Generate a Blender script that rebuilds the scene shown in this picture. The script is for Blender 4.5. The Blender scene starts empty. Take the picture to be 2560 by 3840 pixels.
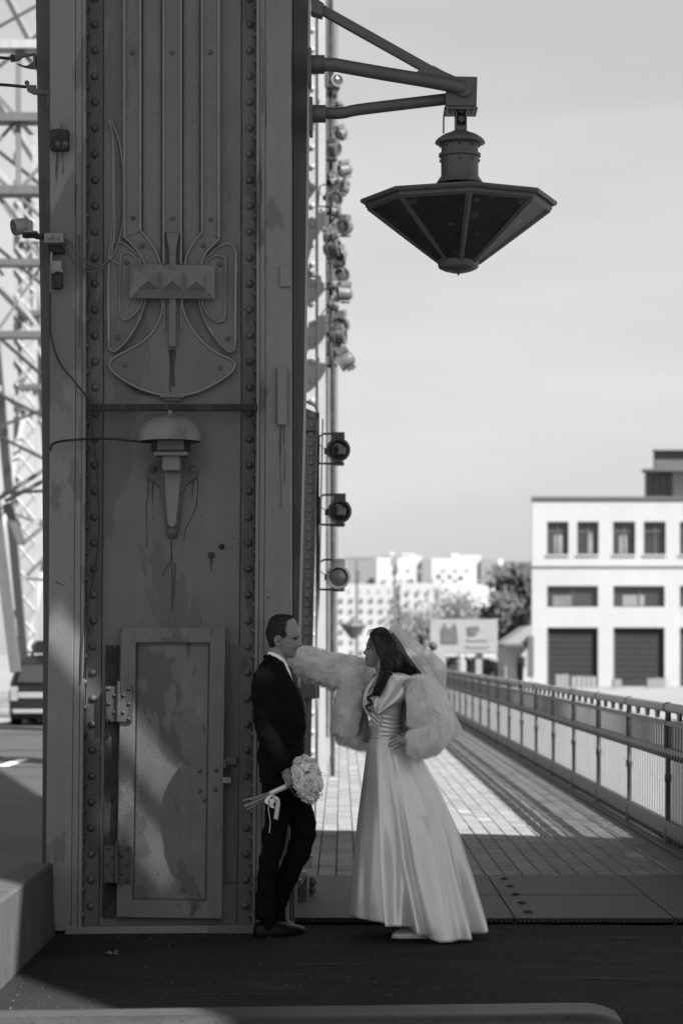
import bpy, bmesh, math, random
import numpy as np
from mathutils import Vector, Matrix, noise as mnoise
random.seed(7)
R = math.radians
scene = bpy.context.scene
COL = scene.collection

# ------------------------------------------------------------------ camera
CAM_H = 1.56
cd = bpy.data.cameras.new('camera')
cam = bpy.data.objects.new('camera', cd)
COL.objects.link(cam)
cam.location = (0, 0, CAM_H)
cam.rotation_euler = (R(90), 0, 0)
cd.sensor_fit = 'VERTICAL'
cd.sensor_height = 36.0
cd.sensor_width = 24.0
cd.lens = 85.0
cd.shift_y = 530.0 / 3840.0
cd.clip_start = 0.1
cd.clip_end = 6000
cd.dof.use_dof = True
cd.dof.focus_distance = 13.4
cd.dof.aperture_fstop = 3.0
scene.camera = cam

# ------------------------------------------------------------------ sky and sun
TO_SUN = Vector((0.81, -0.80, 1.0)).normalized()
SUN_EL = math.asin(TO_SUN.z)
world = bpy.data.worlds.new('World')
scene.world = world
world.use_nodes = True
wn, wl = world.node_tree.nodes, world.node_tree.links
wn.clear()
sky = wn.new('ShaderNodeTexSky')
sky.sky_type = 'NISHITA'
sky.sun_disc = False
sky.sun_elevation = SUN_EL
sky.sun_rotation = math.atan2(TO_SUN.x, TO_SUN.y)
sky.dust_density = 1.5
sky.air_density = 1.0
bw = wn.new('ShaderNodeRGBToBW')
wl.new(sky.outputs[0], bw.inputs[0])
tc = wn.new('ShaderNodeTexCoord')
mp = wn.new('ShaderNodeMapping')
mp.inputs['Rotation'].default_value = (0.0, R(-24), 0.0)
mp.inputs['Scale'].default_value = (1.6, 1.6, 9.0)
wl.new(tc.outputs['Generated'], mp.inputs[0])
ns = wn.new('ShaderNodeTexNoise')
ns.inputs['Scale'].default_value = 1.6
ns.inputs['Detail'].default_value = 5.0
ns.inputs['Roughness'].default_value = 0.5
wl.new(mp.outputs[0], ns.inputs[0])
rg = wn.new('ShaderNodeMapRange')
rg.inputs[1].default_value = 0.35
rg.inputs[2].default_value = 0.75
rg.inputs[3].default_value = 0.93
rg.inputs[4].default_value = 1.17
wl.new(ns.outputs['Fac'], rg.inputs[0])
# thin even overcast veil over the clear sky
veil = wn.new('ShaderNodeMath'); veil.operation = 'MULTIPLY_ADD'
wl.new(bw.outputs[0], veil.inputs[0]); veil.inputs[1].default_value = 0.35; veil.inputs[2].default_value = 2.95
mul = wn.new('ShaderNodeMath'); mul.operation = 'MULTIPLY'
wl.new(veil.outputs[0], mul.inputs[0]); wl.new(rg.outputs[0], mul.inputs[1])
bg = wn.new('ShaderNodeBackground')
wl.new(mul.outputs[0], bg.inputs[0])
bg.inputs[1].default_value = 0.0605
wo = wn.new('ShaderNodeOutputWorld')
wl.new(bg.outputs[0], wo.inputs[0])

sd = bpy.data.lights.new('sun', 'SUN')
sd.energy = 5.0
sd.angle = R(0.4)
sd.color = (1.0, 1.0, 1.0)
sun = bpy.data.objects.new('sun', sd)
COL.objects.link(sun)
sun.rotation_euler = (-TO_SUN).to_track_quat('-Z', 'Y').to_euler()
sun.location = (20, -25, 30)

vs = scene.view_settings
scene.display_settings.display_device = 'sRGB'
vs.view_transform = 'Standard'
vs.look = 'None'
vs.exposure = 1.4
vs.gamma = 1.0
vs.use_curve_mapping = False
scene.cycles.max_bounces = 12
scene.cycles.diffuse_bounces = 10
scene.cycles.transmission_bounces = 10
scene.cycles.transparent_max_bounces = 12

# ------------------------------------------------------------------ helpers
F = 85.0 / 36.0 * 3840.0
VX, VY = 1280.0, 2450.0


def P(px, py, Y):
    return ((px - VX) * Y / F, Y, CAM_H - (py - VY) * Y / F)


def PX(px, Y):
    return (px - VX) * Y / F


def PZ(py, Y):
    return CAM_H - (py - VY) * Y / F


MATS = {}


def mat(name, col, rough=0.6, var=0.12, vscale=6.0, bump=0.0, bscale=60.0, spec=0.4, metal=0.0,
        patch=None, pscale=2.0, pthr=0.55, pstretch=(1, 1, 0.35), speck=None, sscale=90.0, sthr=0.72,
        streak=0.0, trans=0.0, sheen=0.0, aniso=0.0, transl=0.0, extra=()):
    """grey procedural material: base colour +- noise, optional worn patches, specks and bump"""
    m = bpy.data.materials.new(name)
    m.use_nodes = True
    nt = m.node_tree
    N, L = nt.nodes, nt.links
    b = N['Principled BSDF']
    b.inputs['Roughness'].default_value = rough
    b.inputs['Metallic'].default_value = metal
    b.inputs['Specular IOR Level'].default_value = spec
    if sheen:
        b.inputs['Sheen Weight'].default_value = sheen
    if aniso:
        b.inputs['Anisotropic'].default_value = aniso
    geo = N.new('ShaderNodeNewGeometry')
    n1 = N.new('ShaderNodeTexNoise')
    n1.inputs['Scale'].default_value = vscale
    n1.inputs['Detail'].default_value = 6
    n1.inputs['Roughness'].default_value = 0.65
    L.new(geo.outputs['Position'], n1.inputs['Vector'])
    r1 = N.new('ShaderNodeMapRange')
    r1.inputs[1].default_value = 0.25
    r1.inputs[2].default_value = 0.75
    r1.inputs[3].default_value = col * (1 - var)
    r1.inputs[4].default_value = col * (1 + var)
    L.new(n1.outputs['Fac'], r1.inputs[0])
    cur = r1.outputs[0]

    def mixin(cur, mask, val):
        x = N.new('ShaderNodeMix')
        x.data_type = 'FLOAT'
        L.new(mask, x.inputs[0])
        L.new(cur, x.inputs[2])
        x.inputs[3].default_value = val
        return x.outputs[0]

    def thresh(src, a, w):
        r = N.new('ShaderNodeMapRange')
        r.inputs[1].default_value = a
        r.inputs[2].default_value = a + w
        L.new(src, r.inputs[0])
        return r.outputs[0]

    if patch is not None:
        mpn = N.new('ShaderNodeMapping')
        mpn.inputs['Scale'].default_value = pstretch
        L.new(geo.outputs['Position'], mpn.inputs[0])
        n2 = N.new('ShaderNodeTexNoise')
        n2.inputs['Scale'].default_value = pscale
        n2.inputs['Detail'].default_value = 5
        n2.inputs['Roughness'].default_value = 0.55
        n2.inputs['Distortion'].default_value = 0.4
        L.new(mpn.outputs[0], n2.inputs['Vector'])
        cur = mixin(cur, thresh(n2.outputs['Fac'], pthr, 0.015), patch)
    for (es, est, eth, ew, ev) in extra:
        mpe = N.new('ShaderNodeMapping')
        mpe.inputs['Scale'].default_value = est
        mpe.inputs['Location'].default_value = (es * 3.7, es * 1.3, es)
        L.new(geo.outputs['Position'], mpe.inputs[0])
        ne = N.new('ShaderNodeTexNoise')
        ne.inputs['Scale'].default_value = es
        ne.inputs['Detail'].default_value = 7
        ne.inputs['Roughness'].default_value = 0.62
        L.new(mpe.outputs[0], ne.inputs['Vector'])
        cur = mixin(cur, thresh(ne.outputs['Fac'], eth, ew), ev)
    if streak:
        mp2 = N.new('ShaderNodeMapping')
        mp2.inputs['Scale'].default_value = (9, 9, 0.35)
        L.new(geo.outputs['Position'], mp2.inputs[0])
        n4 = N.new('ShaderNodeTexNoise')
        n4.inputs['Scale'].default_value = 1.3
        n4.inputs['Detail'].default_value = 4
        L.new(mp2.outputs[0], n4.inputs['Vector'])
        r4 = N.new('ShaderNodeMapRange')
        r4.inputs[1].default_value = 0.4
        r4.inputs[2].default_value = 0.7
        r4.inputs[3].default_value = 1.0
        r4.inputs[4].default_value = 1.0 - streak
        L.new(n4.outputs['Fac'], r4.inputs[0])
        mm = N.new('ShaderNodeMath')
        mm.operation = 'MULTIPLY'
        L.new(cur, mm.inputs[0])
        L.new(r4.outputs[0], mm.inputs[1])
        cur = mm.outputs[0]
    if speck is not None:
        n3 = N.new('ShaderNodeTexNoise')
        n3.inputs['Scale'].default_value = sscale
        n3.inputs['Detail'].default_value = 2
        L.new(geo.outputs['Position'], n3.inputs['Vector'])
        cur = mixin(cur, thresh(n3.outputs['Fac'], sthr, 0.03), speck)
    cc = N.new('ShaderNodeCombineColor')
    for i in range(3):
        L.new(cur, cc.inputs[i])
    L.new(cc.outputs[0], b.inputs['Base Color'])
    if bump:
        nb = N.new('ShaderNodeTexNoise')
        nb.inputs['Scale'].default_value = bscale
        nb.inputs['Detail'].default_value = 4
        L.new(geo.outputs['Position'], nb.inputs['Vector'])
        bp = N.new('ShaderNodeBump')
        bp.inputs['Strength'].default_value = bump
        bp.inputs['Distance'].default_value = 0.01
        L.new(nb.outputs['Fac'], bp.inputs['Height'])
        L.new(bp.outputs[0], b.inputs['Normal'])
    if transl:
        tl = N.new('ShaderNodeBsdfTranslucent')
        L.new(cc.outputs[0], tl.inputs[0])
        mt = N.new('ShaderNodeMixShader')
        mt.inputs[0].default_value = transl
        L.new(b.outputs[0], mt.inputs[1]); L.new(tl.outputs[0], mt.inputs[2])
        L.new(mt.outputs[0], N['Material Output'].inputs[0])
    if trans:
        t = N.new('ShaderNodeBsdfTransparent')
        mx = N.new('ShaderNodeMixShader')
        mx.inputs[0].default_value = trans
        L.new(mt.outputs[0] if transl else b.outputs[0], mx.inputs[1])
        L.new(t.outputs[0], mx.inputs[2])
        L.new(mx.outputs[0], N['Material Output'].inputs[0])
    MATS[name] = m
    return m


def warp_px(px, py):
    """the pillar leans a little: everything low on it stands slightly to the left"""
    if py > 1700:
        return px - (py - 1700) / 1750.0 * 17.0
    return px


class MB:
    def __init__(self):
        self.v, self.f, self.mi = [], [], []
        self.cm = 0

    def add(self, vs_, fs_):
        o = len(self.v)
        self.v.extend([tuple(p) for p in vs_])
        for q in fs_:
            self.f.append(tuple(i + o for i in q))
            self.mi.append(self.cm)

    def box(self, x0, x1, y0, y1, z0, z1):
        if x0 > x1: x0, x1 = x1, x0
        if y0 > y1: y0, y1 = y1, y0
        if z0 > z1: z0, z1 = z1, z0
        self.add([(x0, y0, z0), (x1, y0, z0), (x1, y1, z0), (x0, y1, z0),
                  (x0, y0, z1), (x1, y0, z1), (x1, y1, z1), (x0, y1, z1)],
                 [(0, 3, 2, 1), (4, 5, 6, 7), (0, 1, 5, 4), (1, 2, 6, 5), (2, 3, 7, 6), (3, 0, 4, 7)])
        return self

    def pbox(self, px0, px1, py0, py1, Y, depth, warp=False):
        """box whose front face fills a pixel rectangle at distance Y, going back by depth"""
        def W(px, py):
            return P(warp_px(px, py) if warp else px, py, Y)
        c = [W(px0, py0), W(px1, py0), W(px1, py1), W(px0, py1)]
        bk = [(x, Y + depth, z) for x, _, z in c]
        self.add(c + bk, [(0, 3, 2, 1), (4, 5, 6, 7), (0, 1, 5, 4), (1, 2, 6, 5), (2, 3, 7, 6), (3, 0, 4, 7)])
        return self

    def prism(self, pts, Y, depth):
        """pixel polygon at distance Y extruded back"""
        n = len(pts)
        fr = [P(a, b, Y) for a, b in pts]
        ar = sum(fr[i][0] * fr[(i + 1) % n][2] - fr[(i + 1) % n][0] * fr[i][2] for i in range(n))
        if ar < 0:
            fr = fr[::-1]
        bk = [(x, Y + depth, z) for x, _, z in fr]
        fs_ = [tuple(range(n)), tuple(range(2 * n - 1, n - 1, -1))]
        for i in range(n):
            j = (i + 1) % n
            fs_.append((j, i, n + i, n + j))
        self.add(fr + bk, fs_)
        return self

    def tube(self, path, r, n=8, closed=False, cap=True, squash=1.0, roll=0.0):
        pts = [Vector(p) for p in path]
        m = len(pts)
        rs = r if isinstance(r, (list, tuple)) else [r] * m
        rings = []
        up = Vector((0, 0, 1))
        prev = None
        for i, p in enumerate(pts):
            if closed:
                t = pts[(i + 1) % m] - pts[i - 1]
            else:
                t = pts[min(i + 1, m - 1)] - pts[max(i - 1, 0)]
            if t.length < 1e-9:
                t = Vector((0, 0, 1))
            t.normalize()
            if prev is None:
                a = up if abs(t.z) < 0.95 else Vector((0, 1, 0))
                u = (a - t * a.dot(t)).normalized()
            else:
                u = prev - t * prev.dot(t)
                u = u.normalized() if u.length > 1e-6 else t.orthogonal().normalized()
            prev = u
            w = t.cross(u)
            ring = []
            for k in range(n):
                an = 2 * math.pi * k / n + roll
                ring.append(p + (u * math.cos(an) + w * math.sin(an) * squash) * rs[i])
            rings.append(ring)
        self.loft(rings, cap=cap and not closed, loop=closed)
        return self

    def loft(self, rings, cap=True, loop=False, close=True):
        n = len(rings[0])
        vs_ = [tuple(p) for rg_ in rings for p in rg_]
        m = len(rings)
        fs_ = []
        for i in range(m if loop else m - 1):
            a, b = i * n, ((i + 1) % m) * n
            for k in range(n if close else n - 1):
                k2 = (k + 1) % n
                fs_.append((a + k, a + k2, b + k2, b + k))
        if cap:
            fs_.append(tuple(range(n - 1, -1, -1)))
            fs_.append(tuple((m - 1) * n + k for k in range(n)))
        self.add(vs_, fs_)
        return self

    def lathe(self, prof, c, n=24, axis=(0, 0, 1), cap=True):
        ax = Vector(axis).normalized()
        u = ax.orthogonal().normalized()
        w = ax.cross(u)
        c = Vector(c)
        rings = []
        for r, h in prof:
            rings.append([c + ax * h + (u * math.cos(2 * math.pi * k / n) + w * math.sin(2 * math.pi * k / n)) * max(r, 1e-4)
                          for k in range(n)])
        self.loft(rings, cap=cap)
        return self

    def mesh(self, name, mats, smooth=None, off=(0, 0, 0)):
        me = bpy.data.meshes.new(name)
        ox, oy, oz = off
        me.from_pydata([(x - ox, y - oy, z - oz) for x, y, z in self.v], [], self.f)
        for m in (mats if isinstance(mats, (list, tuple)) else [mats]):
            me.materials.append(m)
        if self.cm:
            me.polygons.foreach_set('material_index', self.mi)
        bm = bmesh.new()
        bm.from_mesh(me)
        bmesh.ops.recalc_face_normals(bm, faces=bm.faces)
        bm.to_mesh(me)
        bm.free()
        if smooth is not None:
            me.polygons.foreach_set('use_smooth', [True] * len(me.polygons))
            if smooth < 180:
                me.set_sharp_from_angle(angle=R(smooth))
        me.update()
        return me

    def build(self, name, mats, parent=None, smooth=None, bevel=0.0, kind=None, label=None, bseg=2):
        off = parent_world(parent) if parent else (0, 0, 0)
        o = bpy.data.objects.new(name, self.mesh(name, mats, smooth, off))
        COL.objects.link(o)
        if parent:
            o.parent = parent
        if bevel:
            bv = o.modifiers.new('bevel', 'BEVEL')
            bv.width = bevel
            bv.segments = bseg
            bv.limit_method = 'ANGLE'
            bv.angle_limit = R(40)
        if kind:
            o['kind'] = kind
        if label:
            o['label'] = label
        return o


def parent_world(p):
    v = Vector((0, 0, 0))
    while p is not None:
        v += Vector(p.location)
        p = p.parent
    return tuple(v)


def thing(name, label, cat, loc=(0, 0, 0), group=None):
    o = bpy.data.objects.new(name, None)
    o.empty_display_size = 0.1
    COL.objects.link(o)
    o.location = loc
    o['label'] = label
    o['category'] = cat
    if group:
        o['group'] = group
    return o


def tag(o, label, cat, group=None):
    o['label'] = label
    o['category'] = cat
    if group:
        o['group'] = group
    return o


def inst(mesh_, name, parent, loc, rot=(0, 0, 0), scale=(1, 1, 1), label=None):
    """one more part sharing mesh data; loc is a world position"""
    o = bpy.data.objects.new(name, mesh_)
    COL.objects.link(o)
    if parent:
        o.parent = parent
        pw = parent_world(parent)
        loc = (loc[0] - pw[0], loc[1] - pw[1], loc[2] - pw[2])
    o.location = loc
    o.rotation_euler = rot
    o.scale = scale
    return o


def dup(root, loc, rot=None, label=None, scale=None):
    r = root.copy()
    COL.objects.link(r)
    r.location = loc
    if rot is not None: r.rotation_euler = rot
    if scale is not None: r.scale = scale
    if label: r['label'] = label
    for ch in list(root.children):
        c = ch.copy()
        COL.objects.link(c)
        c.parent = r
        for g in list(ch.children):
            d = g.copy()
            COL.objects.link(d)
            d.parent = c
    return r


def spline(pts, n=8, closed=False):
    """Catmull-Rom through 2-D or 3-D points"""
    pts = [np.array(p, float) for p in pts]
    m = len(pts)
    out = []
    segs = m if closed else m - 1
    for i in range(segs):
        p1, p2 = pts[i], pts[(i + 1) % m]
        p0 = pts[i - 1] if (closed or i > 0) else p1 * 2 - p2
        p3 = pts[(i + 2) % m] if (closed or i + 2 < m) else p2 * 2 - p1
        for k in range(n):
            t = k / n
            out.append(tuple(0.5 * ((2 * p1) + (-p0 + p2) * t + (2 * p0 - 5 * p1 + 4 * p2 - p3) * t * t
                                    + (-p0 + 3 * p1 - 3 * p2 + p3) * t ** 3)))
    if not closed:
        out.append(tuple(pts[-1]))
    return out


def interp(tab, x):
    xs = [a for a, _ in tab]
    ys = [b for _, b in tab]
    return float(np.interp(x, xs, ys))


# ------------------------------------------------------------------ materials
m_paint = mat('grey bridge paint', 0.122, 0.5, 0.14, 2.2, 0.3, 160, 0.4, patch=0.095, pscale=1.9, pthr=0.57,
              speck=0.035, sscale=75, sthr=0.68, streak=0.08, extra=[(3.0, (1, 1, 0.8), 0.68, 0.02, 0.12), (5.0, (1.5, 1.5, 0.25), 0.66, 0.09, 0.05), (30, (1, 1, 1), 0.70, 0.02, 0.03)])
m_paint2 = mat('grey flange paint', 0.178, 0.5, 0.12, 2.2, 0.3, 160, 0.4, patch=0.12, pscale=2.4, pthr=0.545,
               speck=0.05, sscale=80, sthr=0.69, streak=0.10, extra=[(4.0, (1.6, 1.6, 0.22), 0.66, 0.06, 0.055), (24, (1, 1, 0.5), 0.71, 0.02, 0.035)])
m_paint3 = mat('grey rivet strip paint', 0.085, 0.5, 0.15, 4.0, 0.2, 120, 0.45, patch=0.052, pscale=3.2, pthr=0.50, streak=0.12, extra=[(14, (1, 1, 0.4), 0.66, 0.04, 0.03), (9, (1, 1, 0.7), 0.68, 0.02, 0.14)])
m_back = mat('dark side plate paint', 0.085, 0.5, 0.10, 3.0, 0.2, 120, 0.35, patch=0.06, pscale=2.0, pthr=0.6, streak=0.2)
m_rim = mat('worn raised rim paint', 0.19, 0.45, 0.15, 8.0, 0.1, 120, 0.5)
m_door = mat('weathered door paint', 0.13, 0.5, 0.22, 3.0, 0.35, 130, 0.45, patch=0.085, pscale=2.6, pthr=0.57,
             pstretch=(1, 1, 0.6), speck=0.045, sscale=80, sthr=0.68, streak=0.12, extra=[(4.5, (1, 1, 0.7), 0.62, 0.05, 0.19), (7, (1.5, 1.5, 0.4), 0.63, 0.06, 0.035), (26, (1, 1, 0.5), 0.68, 0.03, 0.03)])
m_rust = mat('rusty dark steel', 0.03, 0.8, 0.4, 25.0, 0.5, 90, 0.2, patch=0.05, pscale=20, pthr=0.55)
m_dark = mat('black rubber', 0.012, 0.6, 0.2, 10)
m_lamp = mat('grey lantern paint', 0.085, 0.5, 0.12, 6, 0.15, 120, 0.4, streak=0.15)
m_mesh = mat('dusty lantern panel', 0.026, 0.45, 0.35, 7, 0.2, 200, 0.3, speck=0.07, sscale=14, sthr=0.66)
m_lbox = mat('pale dirty metal', 0.20, 0.5, 0.25, 12, 0.2, 90)
m_white = mat('chipped white paint', 0.2, 0.5, 0.2, 12, 0.1, 90, speck=0.1, sscale=40, sthr=0.66)
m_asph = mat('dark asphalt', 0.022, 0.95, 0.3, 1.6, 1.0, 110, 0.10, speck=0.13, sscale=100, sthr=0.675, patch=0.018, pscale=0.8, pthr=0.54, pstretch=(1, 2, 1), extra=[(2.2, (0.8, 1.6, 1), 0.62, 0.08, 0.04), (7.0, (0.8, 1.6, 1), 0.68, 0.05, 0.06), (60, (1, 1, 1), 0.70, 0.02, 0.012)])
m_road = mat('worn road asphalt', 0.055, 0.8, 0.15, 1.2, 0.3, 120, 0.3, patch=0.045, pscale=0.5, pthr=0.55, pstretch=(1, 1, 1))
m_plate = mat('worn steel chequer plate', 0.022, 0.6, 0.3, 5, 0.0, 90, 0.5)
m_conc = mat('kerb concrete', 0.075, 0.8, 0.15, 4, 0.35, 90, 0.2, streak=0.2, patch=0.055, pscale=3, pthr=0.6)
m_step = mat('worn steel step', 0.035, 0.5, 0.3, 6, 0.2, 60, 0.5, speck=0.02, sscale=40, sthr=0.62)
m_ground = mat('pale quay ground', 0.2, 0.9, 0.15, 0.05)
m_railp = mat('dark railing paint', 0.035, 0.45, 0.2, 8, 0.1, 90, 0.5)
m_handr = mat('grey handrail paint', 0.16, 0.4, 0.15, 8, 0.1, 90, 0.5)
m_sheet = mat('pale translucent corrugated sheet', 0.58, 0.5, 0.12, 3, 0.1, 60, 0.2, streak=0.12, speck=0.3, sscale=9, sthr=0.72, transl=0.75, trans=0.6)
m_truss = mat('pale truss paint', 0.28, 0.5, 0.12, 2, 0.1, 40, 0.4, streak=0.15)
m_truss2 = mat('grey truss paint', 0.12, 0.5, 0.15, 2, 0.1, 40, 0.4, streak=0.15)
# ------------------------------------------------------------------ ground, road, walkway
g = MB()
g.add([(-1500, -300, -0.30), (1500, -300, -0.30), (1500, 3000, -0.30), (-1500, 3000, -0.30)], [(0, 1, 2, 3)])
g.build('ground', m_ground, kind='structure')
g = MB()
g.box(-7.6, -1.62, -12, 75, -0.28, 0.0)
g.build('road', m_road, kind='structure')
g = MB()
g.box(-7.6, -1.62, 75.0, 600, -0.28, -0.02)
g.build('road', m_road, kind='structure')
m_line = mat('white road paint', 0.75, 0.7, 0.1, 6)
g = MB()
for k in range(5):
    y0 = 33.4 + k * 9
    g.box(-4.75, -4.6, y0, y0 + 2.2, 0.0005, 0.004)
g.build('lane_marking', m_line, kind='structure')
g = MB()
for yy in (46.5, 38.6, 33.0):
    g.box(-7.6, -1.9, yy, yy + 0.35, 0.0008, 0.005)
g.build('road_strip', m_rust, kind='structure')  # narrow dark strips across the road surface
# asphalt apron under the couple, slightly uneven
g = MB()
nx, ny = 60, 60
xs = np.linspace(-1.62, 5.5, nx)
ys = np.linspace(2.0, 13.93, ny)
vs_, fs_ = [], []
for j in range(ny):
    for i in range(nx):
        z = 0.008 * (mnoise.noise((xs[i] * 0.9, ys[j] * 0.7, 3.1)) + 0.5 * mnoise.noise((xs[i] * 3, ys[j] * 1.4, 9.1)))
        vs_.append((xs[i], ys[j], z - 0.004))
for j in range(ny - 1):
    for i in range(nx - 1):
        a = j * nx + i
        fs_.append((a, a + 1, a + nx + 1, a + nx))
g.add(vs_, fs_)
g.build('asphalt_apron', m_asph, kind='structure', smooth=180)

ZD = 0.035
walk = bpy.data.objects.new('walkway', None)
COL.objects.link(walk)
walk['kind'] = 'structure'
g = MB()
g.box(-1.3, 2.75, 13.955, 62, -0.25, ZD - 0.028)
g.build('walkway_bed', m_rust, walk)
# steel chequer plates across the joint, with slots
mpl = m_plate
nt = mpl.node_tree
wv = nt.nodes.new('ShaderNodeTexWave'); wv.inputs['Scale'].default_value = 14; wv.inputs['Distortion'].default_value = 1.0
ge = nt.nodes.new('ShaderNodeNewGeometry'); mpp = nt.nodes.new('ShaderNodeMapping'); mpp.inputs['Rotation'].default_value = (0, 0, 0.6)
nt.links.new(ge.outputs['Position'], mpp.inputs[0]); nt.links.new(mpp.outputs[0], wv.inputs[0])
bpn = nt.nodes.new('ShaderNodeBump'); bpn.inputs['Strength'].default_value = 0.7; bpn.inputs['Distance'].default_value = 0.025
nt.links.new(wv.outputs[0], bpn.inputs['Height']); nt.links.new(bpn.outputs[0], nt.nodes['Principled BSDF'].inputs['Normal'])
xb = [-1.25, -0.62, -0.28, 0.62, 1.0, 1.92, 2.7]
slots = MB()
for i in range(len(xb) - 1):
    for (y0, y1) in ((13.955, 15.28), (15.285, 16.62)):
        p = MB()
        p.box(xb[i] + 0.004, xb[i + 1] - 0.004, y0, y1, -0.05, ZD + random.uniform(-0.003, 0.002))
        p.build('chequer_plate', m_plate, walk, bevel=0.004)
sl = MB()
sl.lathe([(0.0, 0.0), (0.026, 0.0), (0.026, 0.012), (0.017, 0.013), (0.017, 0.002), (0.0, 0.002)], (0, 0, 0), 10)
slm = sl.mesh('plate_bolt', m_railp, 40)
for k in range(5):
    yy = 14.25 + k * 0.52
    for xx in (0.52, 1.1):
        inst(slm, 'plate_bolt', walk, (xx - 0.0 * k, yy, ZD))
# pavers: stack-bonded blocks running to the far end
pv_m = [mat('paver %s' % n, c, 0.9, 0.18, 5, 0.3, 70, 0.08, speck=c * 0.6, sscale=60, sthr=0.68)
        for n, c in (('mid', 0.205), ('pale', 0.222), ('dark', 0.182), ('bleached', 0.29))]
pw, pl = 0.1285, 0.36
pb = MB()
pb.box(-pw / 2 + 0.004, pw / 2 - 0.004, -pl / 2 + 0.004, pl / 2 - 0.004, -0.03, 0.0)
pms = []
for m_ in pv_m:
    me = pb.mesh('paver', m_)
    bm = bmesh.new(); bm.from_mesh(me)
    bmesh.ops.bevel(bm, geom=[e for e in bm.edges if all(v.co.z > -0.01 for v in e.verts)], offset=0.004, segments=1, affect='EDGES')
    bm.to_mesh(me); bm.free()
    pms.append(me)
far = [MB() for _ in pv_m]
cnt = 0
x0p = -0.55
rows = int((61.5 - 16.64) / pl)
for r in range(rows):
    for c in range(22):
        x = x0p + pw * (c + 0.5)
        y = 16.64 + pl * (r + 0.5)
        k = random.choices([0, 1, 2, 3], [5, 3, 3, 0.22])[0]
        z = ZD + random.uniform(-0.003, 0.002)
        if r < 14 and abs(x) < 0.141 * y + 0.1 and cnt < 298:
            cnt += 1
            inst(pms[k], 'paver', walk, (x, y, z), (random.gauss(0, 0.006), random.gauss(0, 0.01), random.gauss(0, 0.004)))
        else:
            far[k].box(x - pw / 2 + 0.004, x + pw / 2 - 0.004, y - pl / 2 + 0.004, y + pl / 2 - 0.004, ZD - 0.03, z)
for k in range(4):
    if far[k].v:
        far[k].build('paver_field', pv_m[k], walk, kind='stuff')
# ribbed edge slabs and kerb under the railing
m_slab = mat('ribbed edge slab', 0.19, 0.75, 0.15, 5, 0.3, 60, 0.3)
for k in range(38):
    y0 = 16.64 + k * 1.18
    s_ = MB()
    s_.box(2.29, 2.49, y0 + 0.01, y0 + 1.17, ZD - 0.03, ZD + random.uniform(-0.003, 0.003))
    if k < 14:
        for q in range(10):
            yy = y0 + 0.08 + q * 0.108
            s_.box(2.31, 2.47, yy, yy + 0.05, ZD, ZD + 0.008)
    s_.build('edge_slab', m_slab, walk)
g = MB(); g.box(2.50, 2.78, 13.96, 62, -0.2, ZD + 0.02)
g.build('kerb_strip', m_railp, walk)

# ------------------------------------------------------------------ concrete kerb wall on the left
kw = thing('kerb_wall', 'low concrete kerb wall running beside the pillar foot at the left edge', 'kerb', (-1.68, 10.5, 0))
b_ = MB()
xl, xr = -1.765, -1.60
prof = []
nseg = 26
ring_l = []
rings = []
for k in range(nseg + 1):
    y = 6.0 + (13.42 - 6.0) * k / nseg
    w = 0.004 * mnoise.noise((y * 3, 1, 2))
    rings.append([(xl, y, -0.05), (xl, y, 0.385 + w), (xl + 0.012, y, 0.397 + w), (xr - 0.012, y, 0.397 + w), (xr + w, y, 0.385 + w),
                  (xr + w + 0.003, y, 0.2), (xr + 0.012 + 0.02 * abs(mnoise.noise((y * 7, 4, 4))), y, 0.03), (xr + 0.01, y, -0.05)])
b_.loft(rings)
b_.build('kerb_body', m_conc, kw, smooth=35)

# ------------------------------------------------------------------ grooved step across the foreground
st = thing('step_beam', 'worn grooved metal step lying across the foreground asphalt', 'step', (0, 10, 0))
b_ = MB()
def step_pt(u, v, z):   # u along the step, v across it from the back edge, slightly rotated
    x = u
    y = 10.06 + (u - 1.1) * 0.085 - v
    return (x, y, z)
rr = []
prof = [(0.0, 0.0), (0.0, 0.104), (0.006, 0.108)]
for q in range(4):
    c = 0.05 + q * 0.042
    prof += [(c, 0.108), (c + 0.004, 0.099), (c + 0.010, 0.099), (c + 0.014, 0.108)]
prof += [(0.26, 0.108), (0.30, 0.10), (0.325, 0.08), (0.33, 0.05), (0.33, -0.02), (0.0, -0.02)]
us = list(np.linspace(-1.9, 1.02, 30)) + [1.06, 1.09, 1.115, 1.13]
for u in us:
    e = max(0.0, (u - 1.0) / 0.13)
    rr.append([step_pt(u, v + (0.0 if v > 0.2 else e * 0.03), z - e * e * 0.03 * (z > 0) + 0.002 * mnoise.noise((u * 4, v * 9, 1))) for v, z in prof])
b_.loft(rr)
b_.build('step_tread', m_step, st, smooth=30)
b_ = MB(); b_.box(-2.0, 1.08, 8.9, 9.62, -0.05, 0.055)
b_.build('step_base', m_dark, st)

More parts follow.
